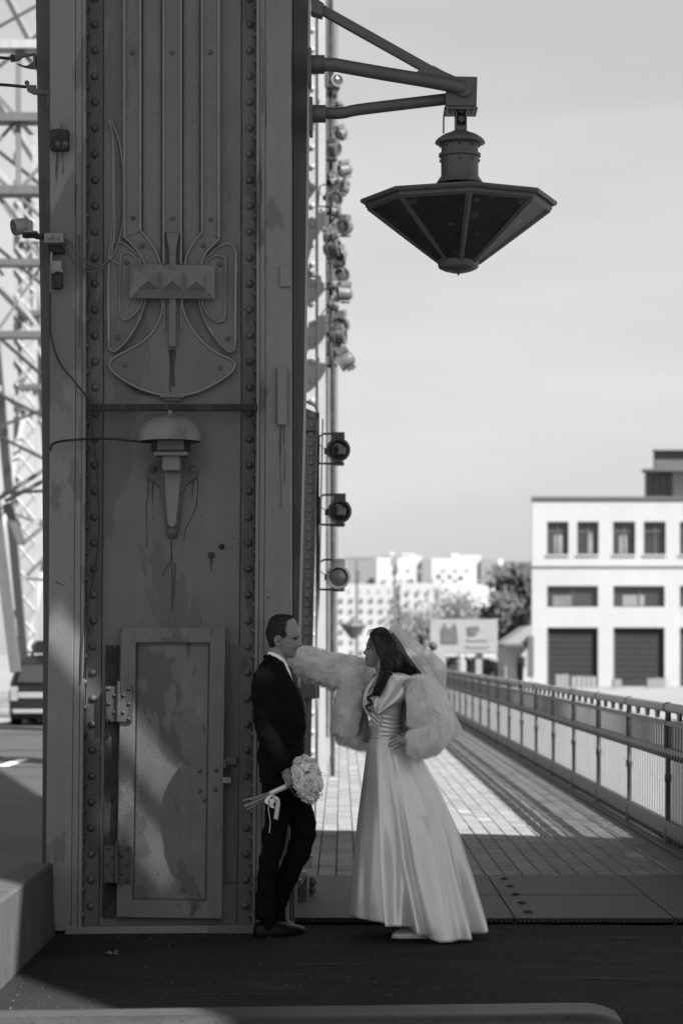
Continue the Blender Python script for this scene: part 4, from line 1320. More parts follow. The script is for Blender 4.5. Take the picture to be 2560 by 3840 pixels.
def window(x0, x1, y0, y1, mm, bars, name='window'):
    b_ = MB(); b_.pbox(x0, x1, y0, y1, BYW + 0.32, 0.1)
    w = b_.build(name, mm, wb)
    b_ = MB()
    for t in bars:
        xx = x0 + (x1 - x0) * t
        b_.pbox(xx - 2, xx + 2, y0, y1, BYW + 0.25, 0.06)
    if name == 'window': b_.pbox(x0, x1, y0 + (y1 - y0) * 0.3 - 2, y0 + (y1 - y0) * 0.3 + 2, BYW + 0.24, 0.06)
    if name == 'shutter_opening': b_.pbox(x0, x1, y0, y0 + 5, BYW + 0.245, 0.07)
    b_.build('frame', m_droof, w)
    if name != 'shutter_opening' and random.random() < 0.7:
        b_ = MB(); a = random.uniform(0.05, 0.5); c = a + random.uniform(0.25, 0.45)
        b_.pbox(x0 + (x1 - x0) * a, x0 + (x1 - x0) * c, y0 + (y1 - y0) * random.uniform(0.3, 0.5), y1 - 4, BYW + 0.30, 0.015)
        b_.build('blind', m_blind, w)
    if name == 'window':
        b_ = MB(); b_.pbox(x0 - 3, x1 + 3, y1 - 1, y1 + 5, BYW - 0.1, 0.35); b_.build('sill', m_wall, w)
for a, c in cols_top: window(a, c, 1956, 2080, m_glass, (0.5,))
for a, c in cols_mid: window(a, c, 2197, 2276, m_glass, (0.5,), 'wide_window')
for a, c in cols_mid: window(a, c, 2353, 2575, m_opening, (0.02, 0.98), 'shutter_opening')
for (a, c) in cols_mid:
    b_ = MB()
    for k in range(9):
        y = 2362 + k * 22
        b_.pbox(a + 4, c - 4, y, y + 3, BYW + 0.29, 0.03)
    b_.build('shutter_ribs', m_opening, wb, kind='stuff')
# dark building behind, showing above its roof
db = thing('dark_building', 'dark upper storeys of a building behind the white one at the top right', 'building', (PX(2500, 170), 170, 0))
b_ = MB(); b_.pbox(2453, 2700, 1688, 1757, 170, 0.8); b_.build('upper_storey', m_droof, db)
b_ = MB(); b_.pbox(2415, 2700, 1757, 1766, 169, 1.8); b_.build('roof_slab', m_droof, db)
b_ = MB(); b_.pbox(2420, 2520, 1768, 2500, 171, 0.8); b_.build('lower_storey', m_truss2, db)
b_ = MB(); b_.pbox(2521, 2700, 1768, 2500, 170.5, 10); b_.build('pale_storey', m_wall, db)
for k in range(4):
    b_ = MB(); b_.pbox(2424 + k * 25, 2443 + k * 25, 1785, 1850, 170.9, 0.05); b_.build('window', m_glass, db)
b_ = MB(); b_.pbox(2453, 2640, 1682, 1688, 169.5, 1.3); b_.build('parapet', m_lbox, db)
# pale stuff in front of the ground floor openings
for i, (x0, x1, y0, y1, lb) in enumerate(((2085, 2132, 2528, 2600, 'pale stack of crates before the left dark opening'), (2143, 2236, 2535, 2600, 'wide pale crate before the left dark opening'), (2300, 2330, 2545, 2600, 'narrow pale crate beside the pier'), (2428, 2488, 2540, 2605, 'slatted pale crate before the second dark opening'))):
    cr = thing('crate', lb, 'crate', P((x0 + x1) / 2, y1, 130), group='crates at the white building')
    for k in range(5):
        b_ = MB(); w = (x1 - x0) / 5; b_.pbox(x0 + k * w, x0 + k * w + w * 0.8, y0 + random.uniform(0, 5), y1, 130, 0.9); b_.build('slat', m_lbox, cr)
    b_ = MB(); b_.pbox(x0, x1, y0 + 6, y1, 130.1, 0.7); b_.build('crate_body', m_conc, cr)

# ------------------------------------------------------------------ far apartment blocks
m_apt = mat('pale apartment wall', 0.30, 0.9, 0.08, 0.05)
m_apt2 = mat('white apartment wall', 0.38, 0.9, 0.05, 0.05)
m_aptg = mat('grey apartment wall', 0.17, 0.9, 0.08, 0.05)
m_awin = mat('apartment window', 0.15, 0.4, 0.3, 0.4)
def block(name, label, boxes, Y, wins, wm):
    t = thing(name, label, 'building', P(boxes[0][0], 2500, Y))
    for (x0, x1, y0, mm, nm) in boxes:
        b_ = MB(); b_.pbox(x0, x1, y0, 2460, Y + random.uniform(0, 3), 12); b_.build(nm, mm, t)
    wmb = MB(); wmb.pbox(1280 - wm[0], 1280 + wm[0], VY - wm[1], VY + wm[1], Y - 0.4, 0.3)
    wmv = wmb.mesh('window', m_awin, off=(0, Y, CAM_H))
    for (px, py) in wins:
        x, y, z = P(px, py, Y)
        inst(wmv, 'window', t, (x, Y, z))
    return t
wl_ = [(1268 + c * 37.5, 2220 + r * 39) for r in range(6) for c in range(14) if (c * 7 + r * 3) % 11 != 0]
block('apartment_block', 'long low pale apartment block with rows of small windows in the distance', [(1180, 1500, 2190, m_apt, 'wall'), (1500, 1660, 2186, m_apt, 'wall'), (1660, 1880, 2192, m_apt2, 'wall')], 640, wl_, (5, 8))
wu_ = [(1440 + c * 44, 2142 + r * 38) for r in range(2) for c in range(11) if (c * 5 + r) % 4 != 0]
block('apartment_tower', 'white stepped apartment block behind the long low one', [(1412, 1500, 2092, m_apt2, 'wall'), (1500, 1580, 2085, m_apt2, 'wall'), (1580, 1618, 2098, m_aptg, 'stair_wall'), (1618, 1690, 2094, m_apt2, 'wall'), (1690, 1802, 2082, m_apt2, 'wall'), (1802, 1866, 2098, m_aptg, 'stair_wall'), (1866, 1884, 2096, m_apt2, 'wall'), (1505, 1556, 2076, m_apt2, 'roof_house'), (1690, 1720, 2076, m_apt2, 'roof_house'), (1462, 1478, 2072, m_apt2, 'chimney')], 800, wu_, (8, 7))
block('grey_block', 'plain grey slab building left of the white stepped block', [(1300, 1412, 2088, m_aptg, 'wall')], 820, [], (5, 5))

# ------------------------------------------------------------------ trees
def tree(name, label, px, py_top, py_base, Y, wpx, seed, mleaf, dense=1.0, trunk_r=0.25, leaf=0.35, bare=False, n=2600):
    rnd = random.Random(seed)
    x, _, zt = P(px, py_top, Y)
    h = zt
    w = wpx / F * Y
    t = thing(name, label, 'tree', (x, Y, -0.3), group='trees on the far bank')
    b_ = MB()
    b_.tube([(x, Y, -0.3), (x + 0.1, Y, h * 0.3), (x - 0.05, Y, h * 0.6), (x, Y, h * 0.92)], [trunk_r, trunk_r * 0.75, trunk_r * 0.45, trunk_r * 0.1], 7)
    tips = []
    for k in range(14):
        z0 = h * rnd.uniform(0.25, 0.75)
        a = rnd.uniform(0, 6.28)
        L_ = w * 0.5 * rnd.uniform(0.6, 1.0) * (1.1 - abs(z0 / h - 0.5))
        q = (x + L_ * math.cos(a), Y + L_ * math.sin(a) * 0.8, min(h * 0.97, z0 + L_ * rnd.uniform(0.4, 0.9)))
        mid = (x + L_ * 0.45 * math.cos(a), Y + L_ * 0.4 * math.sin(a), z0 + L_ * 0.25)
        b_.tube([(x, Y, z0), mid, q], [trunk_r * 0.4, trunk_r * 0.22, trunk_r * 0.05], 5)
        tips += [q, mid]
        for j in range(3 if bare else 1):
            q2 = (q[0] + rnd.gauss(0, w * 0.12), q[1] + rnd.gauss(0, w * 0.1), min(h, q[2] + rnd.uniform(0.0, h * 0.18)))
            b_.tube([mid, q2], [trunk_r * 0.16, trunk_r * 0.03], 4)
            tips.append(q2)
    b_.build('trunk', m_bark, t)
    c_ = MB()
    for k in range(n):
        tp = rnd.choice(tips)
        r_ = w * 0.13
        p = Vector((tp[0] + rnd.gauss(0, r_), tp[1] + rnd.gauss(0, r_), max(0.6, min(h * 1.02, tp[2] + rnd.gauss(0, r_ * 0.9)))))
        s_ = leaf * rnd.uniform(0.5, 1.2)
        u = Vector((rnd.gauss(0, 1), rnd.gauss(0, 1), rnd.gauss(0, 1))).normalized()
        v = u.orthogonal().normalized()
        c_.add([p - u * s_, p + v * s_ * 0.6, p + u * s_, p - v * s_ * 0.6], [(0, 1, 2, 3)])
    c_.build('crown', mleaf, t)
    return t
m_bark = mat('dark bark', 0.05, 0.9, 0.3, 3)
m_leaf = mat('dark foliage', 0.075, 0.7, 0.45, 0.8, spec=0.2)
m_leaf2 = mat('thin autumn foliage', 0.11, 0.8, 0.45, 0.8, spec=0.2)
tree('dense_tree', 'big dense dark tree beside the left corner of the white building', 1935, 2120, 2500, 190, 200, 3, m_leaf, n=5200, leaf=0.30)
tree('dense_tree', 'dark tree spreading lower in front of the big dense one', 1895, 2190, 2500, 180, 140, 8, m_leaf, n=3200, leaf=0.28)
tree('bare_tree', 'half-bare tree standing above the left half of the billboard', 1690, 2215, 2500, 260, 150, 11, m_leaf2, bare=True, n=520, leaf=0.28)
tree('bare_tree', 'half-bare tree standing above the right half of the billboard', 1800, 2230, 2500, 250, 160, 12, m_leaf2, bare=True, n=700, leaf=0.28)
tree('bare_tree', 'half-bare tree between the veil and the billboard', 1580, 2230, 2500, 250, 150, 13, m_leaf2, bare=True, n=450, leaf=0.28)
tree('bare_tree', 'half-bare tree above the head of the bride', 1500, 2250, 2500, 240, 110, 14, m_leaf2, bare=True, n=300, leaf=0.26)

# hedge band and low far bank
hb = MB()
rnd = random.Random(5)
for k in range(5200):
    x = rnd.uniform(-6, 34); y = rnd.uniform(150, 160)
    z = rnd.uniform(0, 1.0) * (1.6 + 0.9 * mnoise.noise((x * 0.25, 1, 1)))
    u = Vector((rnd.gauss(0, 1), rnd.gauss(0, 1), rnd.gauss(0, 1))).normalized() * rnd.uniform(0.12, 0.3); v = u.orthogonal() * 0.6
    p = Vector((x, y, z - 0.3))
    hb.add([p - u, p + v, p + u, p - v], [(0, 1, 2, 3)])
hb.build('hedge', m_leaf2, kind='stuff')

# ------------------------------------------------------------------ billboard
m_bill = mat('pale billboard slat', 0.25, 0.6, 0.08, 0.8)
m_print = mat('dark print on billboard', 0.07, 0.6, 0.3, 1.0)
bbY = 118.0
bb = thing('billboard', 'wide pale slatted billboard with a dark figure print beyond the railing', 'billboard', P(1740, 2520, bbY))
b_ = MB(); b_.pbox(1612, 1864, 2322, 2452, bbY + 0.2, 0.5); b_.build('board', m_lbox, bb)
sl_ = MB(); sl_.pbox(1280 - 2.1, 1280 + 2.1, VY - 62, VY + 62, bbY + 0.05, 0.14)
slm2 = sl_.mesh('slat', m_bill, off=(0, bbY, CAM_H))
for k in range(48):
    x, y, z = P(1616 + k * 5.2, 2386, bbY)
    inst(slm2, 'slat', bb, (x, bbY, z))
for (pts, nm) in (([(1655, 2356), (1668, 2335), (1676, 2358), (1692, 2354), (1703, 2334), (1712, 2356), (1716, 2412), (1654, 2412)], 'printed_figures'), ([(1752, 2352), (1790, 2348), (1800, 2362), (1784, 2380), (1756, 2384)], 'printed_patch'), ([(1748, 2396), (1830, 2396), (1830, 2402), (1748, 2402)], 'printed_line'), ([(1748, 2418), (1836, 2418), (1836, 2428), (1748, 2428)], 'printed_line')):
    b_ = MB(); b_.prism(pts, bbY - 0.01, 0.05); b_.build(nm, m_print if nm != 'printed_line' else m_lbox, bb)
b_ = MB(); b_.pbox(1783, 1806, 2452, 2545, bbY + 0.3, 0.6); b_.build('leg', m_lbox, bb)
b_ = MB(); b_.pbox(1640, 1725, 2450, 2462, bbY - 0.2, 0.6); b_.build('walkboard', m_wall, bb)
# little house
hs = thing('small_house', 'small pale house with a pitched roof between the tree and the white building', 'house', P(1940, 2520, 122))
b_ = MB(); b_.pbox(1894, 1990, 2420, 2560, 122, 6); b_.build('wall', m_wall, hs)
b_ = MB(); b_.prism([(1884, 2415), (1985, 2345), (1992, 2345), (1992, 2415)], 121.4, 7); b_.build('roof', m_lbox, hs)
b_ = MB(); b_.prism([(1884, 2414), (1992, 2414), (1992, 2424), (1886, 2424)], 121.2, 0.2); b_.build('eaves', m_droof, hs)
b_ = MB(); b_.pbox(1940, 1968, 2462, 2500, 121.9, 0.2); b_.build('window', m_glass, hs)
b_ = MB(); b_.pbox(1978, 2000, 2385, 2540, 121, 0.4); b_.build('pipe', m_droof, hs)
# bollard-like white post
bo = thing('white_post', 'white round-topped post just beyond the far end of the railing', 'post', P(1727, 2530, 75))
b_ = MB(); b_.lathe([(0.16, 0), (0.16, 0.40), (0.12, 0.42), (0.13, 0.5), (0.13, 0.56), (0.08, 0.62), (0.001, 0.63)], P(1727, 2526, 75), 14); b_.build('post_body', m_white, bo, smooth=50)
# street lamps in the distance
for i, (px, yt, Yl, lb) in enumerate(((1338, 2095, 120, 'left distant street lamp post with a hanging bowl above the railing'), (1478, 2085, 135, 'right distant street lamp post with a box near its top'))):
    sl2 = thing('lamp_post', lb, 'street lamp', P(px, 2450, Yl))
    b_ = MB(); b_.tube([(PX(px, Yl), Yl, -0.3), (PX(px, Yl), Yl, PZ(yt, Yl))], [0.10, 0.06], 8); b_.build('lamp_pole', m_truss2, sl2)
    b_ = MB(); b_.tube([P(px - 50, yt, Yl), P(px + 60, yt, Yl)], 0.03, 5); b_.build('cross_arm', m_truss2, sl2)
    if i == 0:
        b_ = MB(); b_.lathe([(0.03, -0.4), (0.1, -0.38), (0.4, 0.0), (0.38, 0.06), (0.1, 0.16), (0.05, 0.3)], P(1325, 2348, 75), 10); b_.build('lamp_bowl', m_lamp, sl2)
        b_ = MB(); b_.pbox(px - 8, px + 10, 2140, 2178, Yl - 0.2, 0.3); b_.build('control_box', m_lamp, sl2)
    else:
        b_ = MB(); b_.pbox(px - 14, px + 12, 2092, 2120, Yl - 0.2, 0.4); b_.build('sign_box', m_aptg, sl2)
        b_ = MB(); b_.pbox(px - 6, px + 12, 2122, 2142, Yl - 0.2, 0.4); b_.build('control_box', m_lamp, sl2)

# ------------------------------------------------------------------ parked/driving car on the left road, seen from behind
CYc = 52.0
car = thing('car', 'dark estate car with a roof box seen from behind on the left road', 'car', (PX(185, CYc), CYc, 0))
m_car = mat('dark car paint', 0.010, 0.3, 0.1, 2, spec=0.35)
m_chrome = mat('pale bumper trim', 0.22, 0.35, 0.1, 4)
cxp = 187
def cpts(half):  # mirror a right-hand half outline
    return [(cxp + a, b) for a, b in half] + [(cxp - a, b) for a, b in reversed(half)]
body = MB()
rr = []
for (dy, sc, lift) in ((0.0, 1.0, 0), (0.25, 1.0, 0), (2.4, 1.0, 0), (3.6, 0.98, 0), (4.4, 0.92, 0)):
    half = [(0, 2700), (140, 2700), (156, 2680), (158, 2600), (150, 2565)]
    if dy < 0.1:
        half = [(0, 2694), (136, 2694), (150, 2676), (152, 2600), (146, 2570)]
    ring = [P(cxp + a * sc, b, CYc) for a, b in half] + [P(cxp - a * sc, b, CYc) for a, b in reversed(half)]
    rr.append([(x, y + dy, z) for x, y, z in ring])
body.loft(rr); body.build('body', m_car, car, smooth=40)
cab = MB(); rr = []
for (dy, top) in ((0.05, 2488), (0.25, 2464), (1.6, 2456), (2.6, 2470), (3.4, 2560)):
    half = [(0, top), (108, top), (124, top + 14), (150, 2568)]
    ring = [P(cxp + a, b, CYc) for a, b in half] + [P(cxp - a, b, CYc) for a, b in reversed(half)]
    rr.append([(x, y + dy, z) for x, y, z in ring])
cab.loft(rr); cab.build('cabin', m_car, car, smooth=40)
b_ = MB(); b_.prism(cpts([(0, 2494), (100, 2494), (122, 2558), (0, 2560)]), CYc - 0.02, 0.09); b_.build('rear_window', m_glass, car)
b_ = MB(); b_.pbox(cxp - 118, cxp + 118, 2596, 2618, CYc - 0.03, 0.05); b_.build('number_panel', m_chrome, car, bevel=0.01)
b_ = MB(); b_.pbox(cxp - 140, cxp + 140, 2660, 2676, CYc - 0.12, 0.2); b_.build('bumper', m_chrome, car, bevel=0.02)
for sgn in (-1, 1):
    b_ = MB(); b_.pbox(cxp + sgn * 134 - 14, cxp + sgn * 134 + 14, 2575, 2628, CYc - 0.03, 0.06); b_.build('tail_light', m_lbox, car, bevel=0.01)
    for dy in (0.7, 3.4):
        b_ = MB(); xw = PX(cxp + sgn * 140, CYc)
        b_.lathe([(0.32, -0.1), (0.33, -0.08), (0.33, 0.08), (0.32, 0.1)], (xw, CYc + dy, 0.33), 18, (1, 0, 0)); b_.build('wheel', m_dark, car, smooth=40)
b_ = MB(); rr = []
for (dy, s_) in ((0.4, 0.8), (0.6, 1.0), (2.2, 1.0), (2.6, 0.7)):
    ring = [P(cxp + a * s_, b, CYc) for a, b in ((-80, 2448), (-84, 2420), (-66, 2402), (66, 2402), (84, 2420), (80, 2448))]
    rr.append([(x, y + dy, z) for x, y, z in ring])
b_.loft(rr); b_.build('roof_box', m_car, car, smooth=30)
b_ = MB(); b_.pbox(cxp - 70, cxp - 60, 2444, 2462, CYc + 0.9, 0.1); b_.pbox(cxp + 60, cxp + 70, 2444, 2462, CYc + 0.9, 0.1); b_.pbox(cxp - 100, cxp + 100, 2444, 2450, CYc + 0.9, 0.06); b_.build('roof_rack', m_dark, car)

# maple leaf lying on the asphalt
lf_ = MB()
c0 = P(420, 3585, 12.4)
zz = 0.006
c0 = (PX(420, 12.46), 12.46, zz)
pts = []
for k in range(22):
    a = 2 * math.pi * k / 22
    r_ = (0.034 if k % 2 == 0 else 0.018) * (1 + 0.2 * math.sin(3 * a))
    pts.append((c0[0] + r_ * math.cos(a), c0[1] + r_ * 1.4 * math.sin(a), zz + 0.012 * abs(math.sin(a * 2)) + random.uniform(0, 0.008)))
ctr = (c0[0], c0[1], zz + 0.004)
lf_.add(pts + [ctr], [(k, (k + 1) % 22, 22) for k in range(22)])
lf_.tube([c0, (c0[0] + 0.03, c0[1] - 0.01, zz + 0.03)], 0.002, 4)
tag(lf_.build('fallen_leaf', m_white), 'pale crumpled leaf lying on the asphalt before the pillar', 'leaf')

# grit, crumbs and hairline cracks on the asphalt
gr = MB()
rnd = random.Random(77)
for k in range(520):
    y = rnd.uniform(10.2, 13.85); x = rnd.uniform(-1.5, 2.2) if rnd.random() < 0.8 else rnd.uniform(-1.55, 0.2)
    if k < 170:
        y = 13.88 - abs(rnd.gauss(0, 0.10)); 
        if x < 0: y -= 0.45
    s_ = rnd.uniform(0.003, 0.009)
    a = rnd.uniform(0, 6.28); z = 0.001
    p = [(x + s_ * math.cos(a + q * 2.1), y + s_ * 1.5 * math.sin(a + q * 2.1), z) for q in range(3)]
    gr.add(p + [(x, y, z + s_ * rnd.uniform(0.3, 0.9))], [(0, 1, 3), (1, 2, 3), (2, 0, 3)])
gr.build('grit', m_conc, kind='stuff')
ck = MB()
for (x, y, L_, dx) in ((-0.35, 12.1, 0.55, 0.02), (0.75, 11.6, 0.9, -0.05), (1.5, 12.6, 0.6, 0.06), (-1.0, 13.2, 0.5, 0.03), (0.2, 13.5, 0.7, -0.02), (1.2, 13.2, 0.8, 0.03), (-0.9, 11.0, 0.8, 0.05)):
    pts = []
    n_ = 16
    for q in range(n_ + 1):
        t = q / n_
        pts.append((x + L_ * t, y + dx * t + 0.018 * mnoise.noise((t * 6, x, y)), 0.003 * 1))
    up_ = [(a, b + 0.006 * (1 - abs(2 * i / n_ - 1)) + 0.001, c + 0.004) for i, (a, b, c) in enumerate(pts)]
    dn_ = [(a, b - 0.006 * (1 - abs(2 * i / n_ - 1)), c + 0.004) for i, (a, b, c) in enumerate(pts)]
    ck.add(up_ + dn_, [(i, i + 1, n_ + 2 + i, n_ + 1 + i) for i in range(n_)])
ck.build('asphalt_cracks', m_dark, kind='stuff')
# ------------------------------------------------------------------ people
m_skin = mat('skin', 0.21, 0.5, 0.06, 20, 0.08, 200, 0.35)
m_skin_b = mat('bride skin', 0.22, 0.45, 0.05, 20, 0.05, 200, 0.4)
m_suit = mat('black suit wool', 0.0065, 0.85, 0.15, 30, 0.3, 300, 0.06)
m_lapel = mat('black lapel cloth', 0.005, 0.7, 0.15, 30, 0.2, 300, 0.1)
m_shirt = mat('white shirt cotton', 0.78, 0.8, 0.04, 20, 0.1, 200, 0.2)
m_tie = mat('black tie silk', 0.005, 0.4, 0.1, 20, 0, 60, 0.4)
m_shoe = mat('polished black leather', 0.004, 0.38, 0.2, 20, 0.05, 100, 0.14)
m_hair_g = mat('short brown hair', 0.045, 0.6, 0.45, 90, 0.8, 260, 0.25)
m_hair_b = mat('long black hair', 0.008, 0.32, 0.3, 60, 0.5, 200, 0.5)
m_lip = mat('lips', 0.085, 0.4, 0.05, 20)
m_eye = mat('dark eye', 0.012, 0.2, 0.1, 20, spec=0.6)
m_brow = mat('eyebrow hair', 0.03, 0.8, 0.3, 200)
m_satin = mat('ivory satin', 0.60, 0.28, 0.03, 3, 0.05, 30, 0.7, metal=0.2, aniso=0.3)
m_lining = mat('grey jacket lining', 0.20, 0.4, 0.1, 8, 0.3, 30, 0.4)
m_fur = mat('pale fur', 0.96, 0.8, 0.06, 14, 0.0, 60, 0.05, transl=0.62)
m_veil = mat('sheer veil tulle', 0.85, 0.9, 0.05, 6, 0, 60, 0.0, transl=0.5, trans=0.22)
m_petal = mat('white hydrangea petals', 0.82, 0.7, 0.25, 40, 0, 60, 0.2, transl=0.25)
m_stem = mat('pale cut stems', 0.22, 0.5, 0.2, 20)
m_leafd = mat('dark leaf', 0.03, 0.5, 0.2, 20)
m_jewel = mat('bright jewels', 0.9, 0.1, 0.05, 20, spec=1.0)


def fuse(mbs, voxel, smooth=3, disp=None):
    """overlapping closed shapes -> one continuous skin"""
    b_ = MB()
    for q in mbs:
        b_.add(q.v, q.f)
    me = b_.mesh('tmp', m_skin)
    o = bpy.data.objects.new('tmp', me)
    COL.objects.link(o)
    r = o.modifiers.new('r', 'REMESH')
    r.mode = 'VOXEL'
    r.voxel_size = voxel
    s = o.modifiers.new('s', 'SMOOTH')
    s.factor = 0.5
    s.iterations = smooth
    dg_ = bpy.context.evaluated_depsgraph_get()
    out = bpy.data.meshes.new_from_object(o.evaluated_get(dg_))
    bpy.data.objects.remove(o)
    n = len(out.vertices)
    co = np.empty(n * 3, np.float32)
    out.vertices.foreach_get('co', co)
    co = co.reshape(-1, 3)
    if disp:
        no = np.empty(n * 3, np.float32)
        out.vertices.foreach_get('normal', no)
        no = no.reshape(-1, 3)
        amp = np.array([disp(c) for c in co], np.float32)
        co = co + no * amp[:, None]
        out.vertices.foreach_set('co', co.ravel())
    return out


def place(me, name, m_, parent, kind=None):
    me.name = name
    me.materials.clear()
    me.materials.append(m_)
    me.polygons.foreach_set('use_smooth', [True] * len(me.polygons))
    off = parent_world(parent)
    me.transform(Matrix.Translation((-off[0], -off[1], -off[2])))
    o = bpy.data.objects.new(name, me)
    COL.objects.link(o)
    o.parent = parent
    return o


class Head:
    """face forward along +-x, traced from front/back outlines given in (v,u) units"""
    def __init__(s, Y, ou, ov, sc, facing, front, back, width, nose, nose_w, chinv, eye_v, lips_v):
        s.Y, s.ou, s.ov, s.sc, s.f = Y, ou, ov, sc, facing
        s.front, s.back, s.width, s.nose, s.nw = front, back, width, nose, nose_w
        s.eye_v, s.lips_v = eye_v, lips_v
        s.k = sc * Y / F          # metres per unit

    def w(s, u, v, y=0.0):
        x, _, z = P(s.ou + u * s.sc, s.ov + v * s.sc, s.Y)
        return (x, s.Y + y, z)

    def sect(s, v):
        f_, b_ = interp(s.front, v), interp(s.back, v)
        return (f_ + b_) / 2, abs(f_ - b_) / 2, interp(s.width, v)

    def surf(s, u, v):
        c, a, w = s.sect(v)
        q = max(-0.999, min(0.999, (u - c) / a))
        sn = (1 - abs(q) ** 2.2) ** (1 / 2.2)
        fr = q * s.f
        tap = 1 - 0.24 * max(0, fr) ** 2
        return -w * sn * tap * s.k

    def shape(s, nv=70, nu=72):
        v0, v1 = s.front[0][0], s.front[-1][0]
        rings = []
        for i in range(nv):
            v = v0 + (v1 - v0) * i / (nv - 1)
            c, a, w = s.sect(v)
            ring = []
            for j in range(nu):
                th = 2 * math.pi * j / nu
                cc, ss = math.cos(th), math.sin(th)
                pc = math.copysign(abs(cc) ** (2 / 2.2), cc)
                ps = math.copysign(abs(ss) ** (2 / 2.2), ss)
                fr = pc * s.f
                y = w * ps * (1 - 0.24 * max(0, fr) ** 2)
                u = c + a * pc
                if fr > 0:
                    yy = y * s.k
                    d = interp(s.nose, v) * math.exp(-(yy / s.nw) ** 2 * (0.7 + 0.0 * v))
                    # eye sockets, cheekbones, lips stand out only near the middle
                    ex = math.exp(-((abs(yy) - 0.031) / 0.014) ** 2 - ((v - s.eye_v) * s.k / 0.011) ** 2)
                    d -= 0.010 / s.k * ex * fr
                    ck = math.exp(-((abs(yy) - 0.045) / 0.02) ** 2 - ((v - s.eye_v) * s.k - 0.032) ** 2 / 0.018 ** 2)
                    d += 0.004 / s.k * ck * fr
                    u += s.f * d
                ring.append(s.w(u, v, y * s.k))
            rings.append(ring)
        m_ = MB()
        m_.loft(rings)
        return m_


def loft_body(levels, Y, n=40, ex=2.3):
    """rings from (py, px_a, px_b, half depth, y offset)"""
    rings = []
    for lv in levels:
        py, a, c, h = lv[:4]
        dy = lv[4] if len(lv) > 4 else 0.0
        xa, xc = P(a, py, Y)[0], P(c, py, Y)[0]
        z = P(0, py, Y)[2]
        ring = []
        for j in range(n):
            th = 2 * math.pi * j / n
            cc, ss = math.cos(th), math.sin(th)
            pc = math.copysign(abs(cc) ** (2 / ex), cc)
            ps = math.copysign(abs(ss) ** (2 / ex), ss)
            ring.append(((xa + xc) / 2 + abs(xc - xa) / 2 * pc, Y + dy + h * ps, z))
        rings.append(ring)
    m_ = MB()
    m_.loft(rings)
    return m_


def limb(pts, Y, n=16, sub=4):
    """tube from (px, py, dy, radius px), smoothed"""
    sp = spline([(p[0], p[1], p[2], p[3]) for p in pts], sub)
    m_ = MB()
    m_.tube([P(a, b, Y + d) for a, b, d, r in sp], [r / F * Y for a, b, d, r in sp], n)
    return m_


def finger(pts, Y, r0, r1):
    sp = spline(pts, 4)
    m_ = MB()
    k = len(sp)
    m_.tube([P(a, b, Y + d) for a, b, d in sp], [r0 + (r1 - r0) * i / (k - 1) for i in range(k)], 10)
    e = P(*sp[-1][:2], Y + sp[-1][2])
    m_.lathe([(0.0002, -r1), (r1 * 0.7, -r1 * 0.7), (r1, 0), (r1 * 0.7, r1 * 0.7), (0.0002, r1)], e, 8)
    return m_


def fur_mesh(base, count, length, width, flow, seed, name, keep=True):
    """short tapered hairs grown from a base mesh; joined with the pelt into one mesh"""
    rs = np.random.RandomState(seed)
    base.calc_loop_triangles()
    nt2 = len(base.loop_triangles)
    tri = np.empty(nt2 * 3, np.int32); base.loop_triangles.foreach_get('vertices', tri); tri = tri.reshape(-1, 3)
    nv2 = len(base.vertices)
    co = np.empty(nv2 * 3, np.float32); base.vertices.foreach_get('co', co); co = co.reshape(-1, 3)
    no = np.empty(nv2 * 3, np.float32); base.vertices.foreach_get('normal', no); no = no.reshape(-1, 3)
    A, B, C = co[tri[:, 0]], co[tri[:, 1]], co[tri[:, 2]]
    ar = np.linalg.norm(np.cross(B - A, C - A), axis=1)
    pick = rs.choice(nt2, count, p=ar / ar.sum())
    r1, r2 = np.sqrt(rs.rand(count, 1)), rs.rand(count, 1)
    w0, w1, w2 = 1 - r1, r1 * (1 - r2), r1 * r2
    p = A[pick] * w0 + B[pick] * w1 + C[pick] * w2
    nrm = no[tri[pick, 0]] * w0 + no[tri[pick, 1]] * w1 + no[tri[pick, 2]] * w2
    nrm /= np.linalg.norm(nrm, axis=1, keepdims=True) + 1e-9
    fl_ = np.array([flow(q) for q in p])
    # tufts: neighbouring hairs share a lean
    tuft = np.array([mnoise.noise_vector((q[0] * 20, q[1] * 20, q[2] * 20)) for q in p])
    fl_ = fl_ + tuft * 1.35 + rs.randn(count, 3) * 0.22
    tang = fl_ - nrm * np.sum(fl_ * nrm, axis=1, keepdims=True)
    d1 = nrm * 0.75 + tang * 0.55
    d1 /= np.linalg.norm(d1, axis=1, keepdims=True)
    d2 = nrm * 0.3 + tang * 0.9 + np.array([0, 0, -0.25])
    d2 /= np.linalg.norm(d2, axis=1, keepdims=True)
    ln = length * (0.55 + 0.75 * rs.rand(count, 1))
    side = np.cross(d1, rs.randn(count, 3)); side /= np.linalg.norm(side, axis=1, keepdims=True) + 1e-9
    w_ = width * (0.7 + 0.6 * rs.rand(count, 1))
    v0 = p - nrm * 0.002 - side * w_; v1 = p - nrm * 0.002 + side * w_
    m0 = p + d1 * ln * 0.5
    v2 = m0 + side * w_ * 0.7; v3 = m0 - side * w_ * 0.7
    v4 = m0 + d2 * ln * 0.55
    V = np.stack([v0, v1, v2, v3, v4], 1).reshape(-1, 3)
    idx = np.arange(count)[:, None] * 5
    quads = idx + np.array([[0, 1, 2, 3]])
    tris = idx + np.array([[3, 2, 4]])
    me = bpy.data.meshes.new(name)
    nb = nv2 if keep else 0
    bl_ = [tuple(pp.vertices) for pp in base.polygons] if keep else []
    me.from_pydata((np.vstack([co, V]) if keep else V).tolist(), [], bl_ + (quads + nb).tolist() + (tris + nb).tolist())
    me.update()
    return me
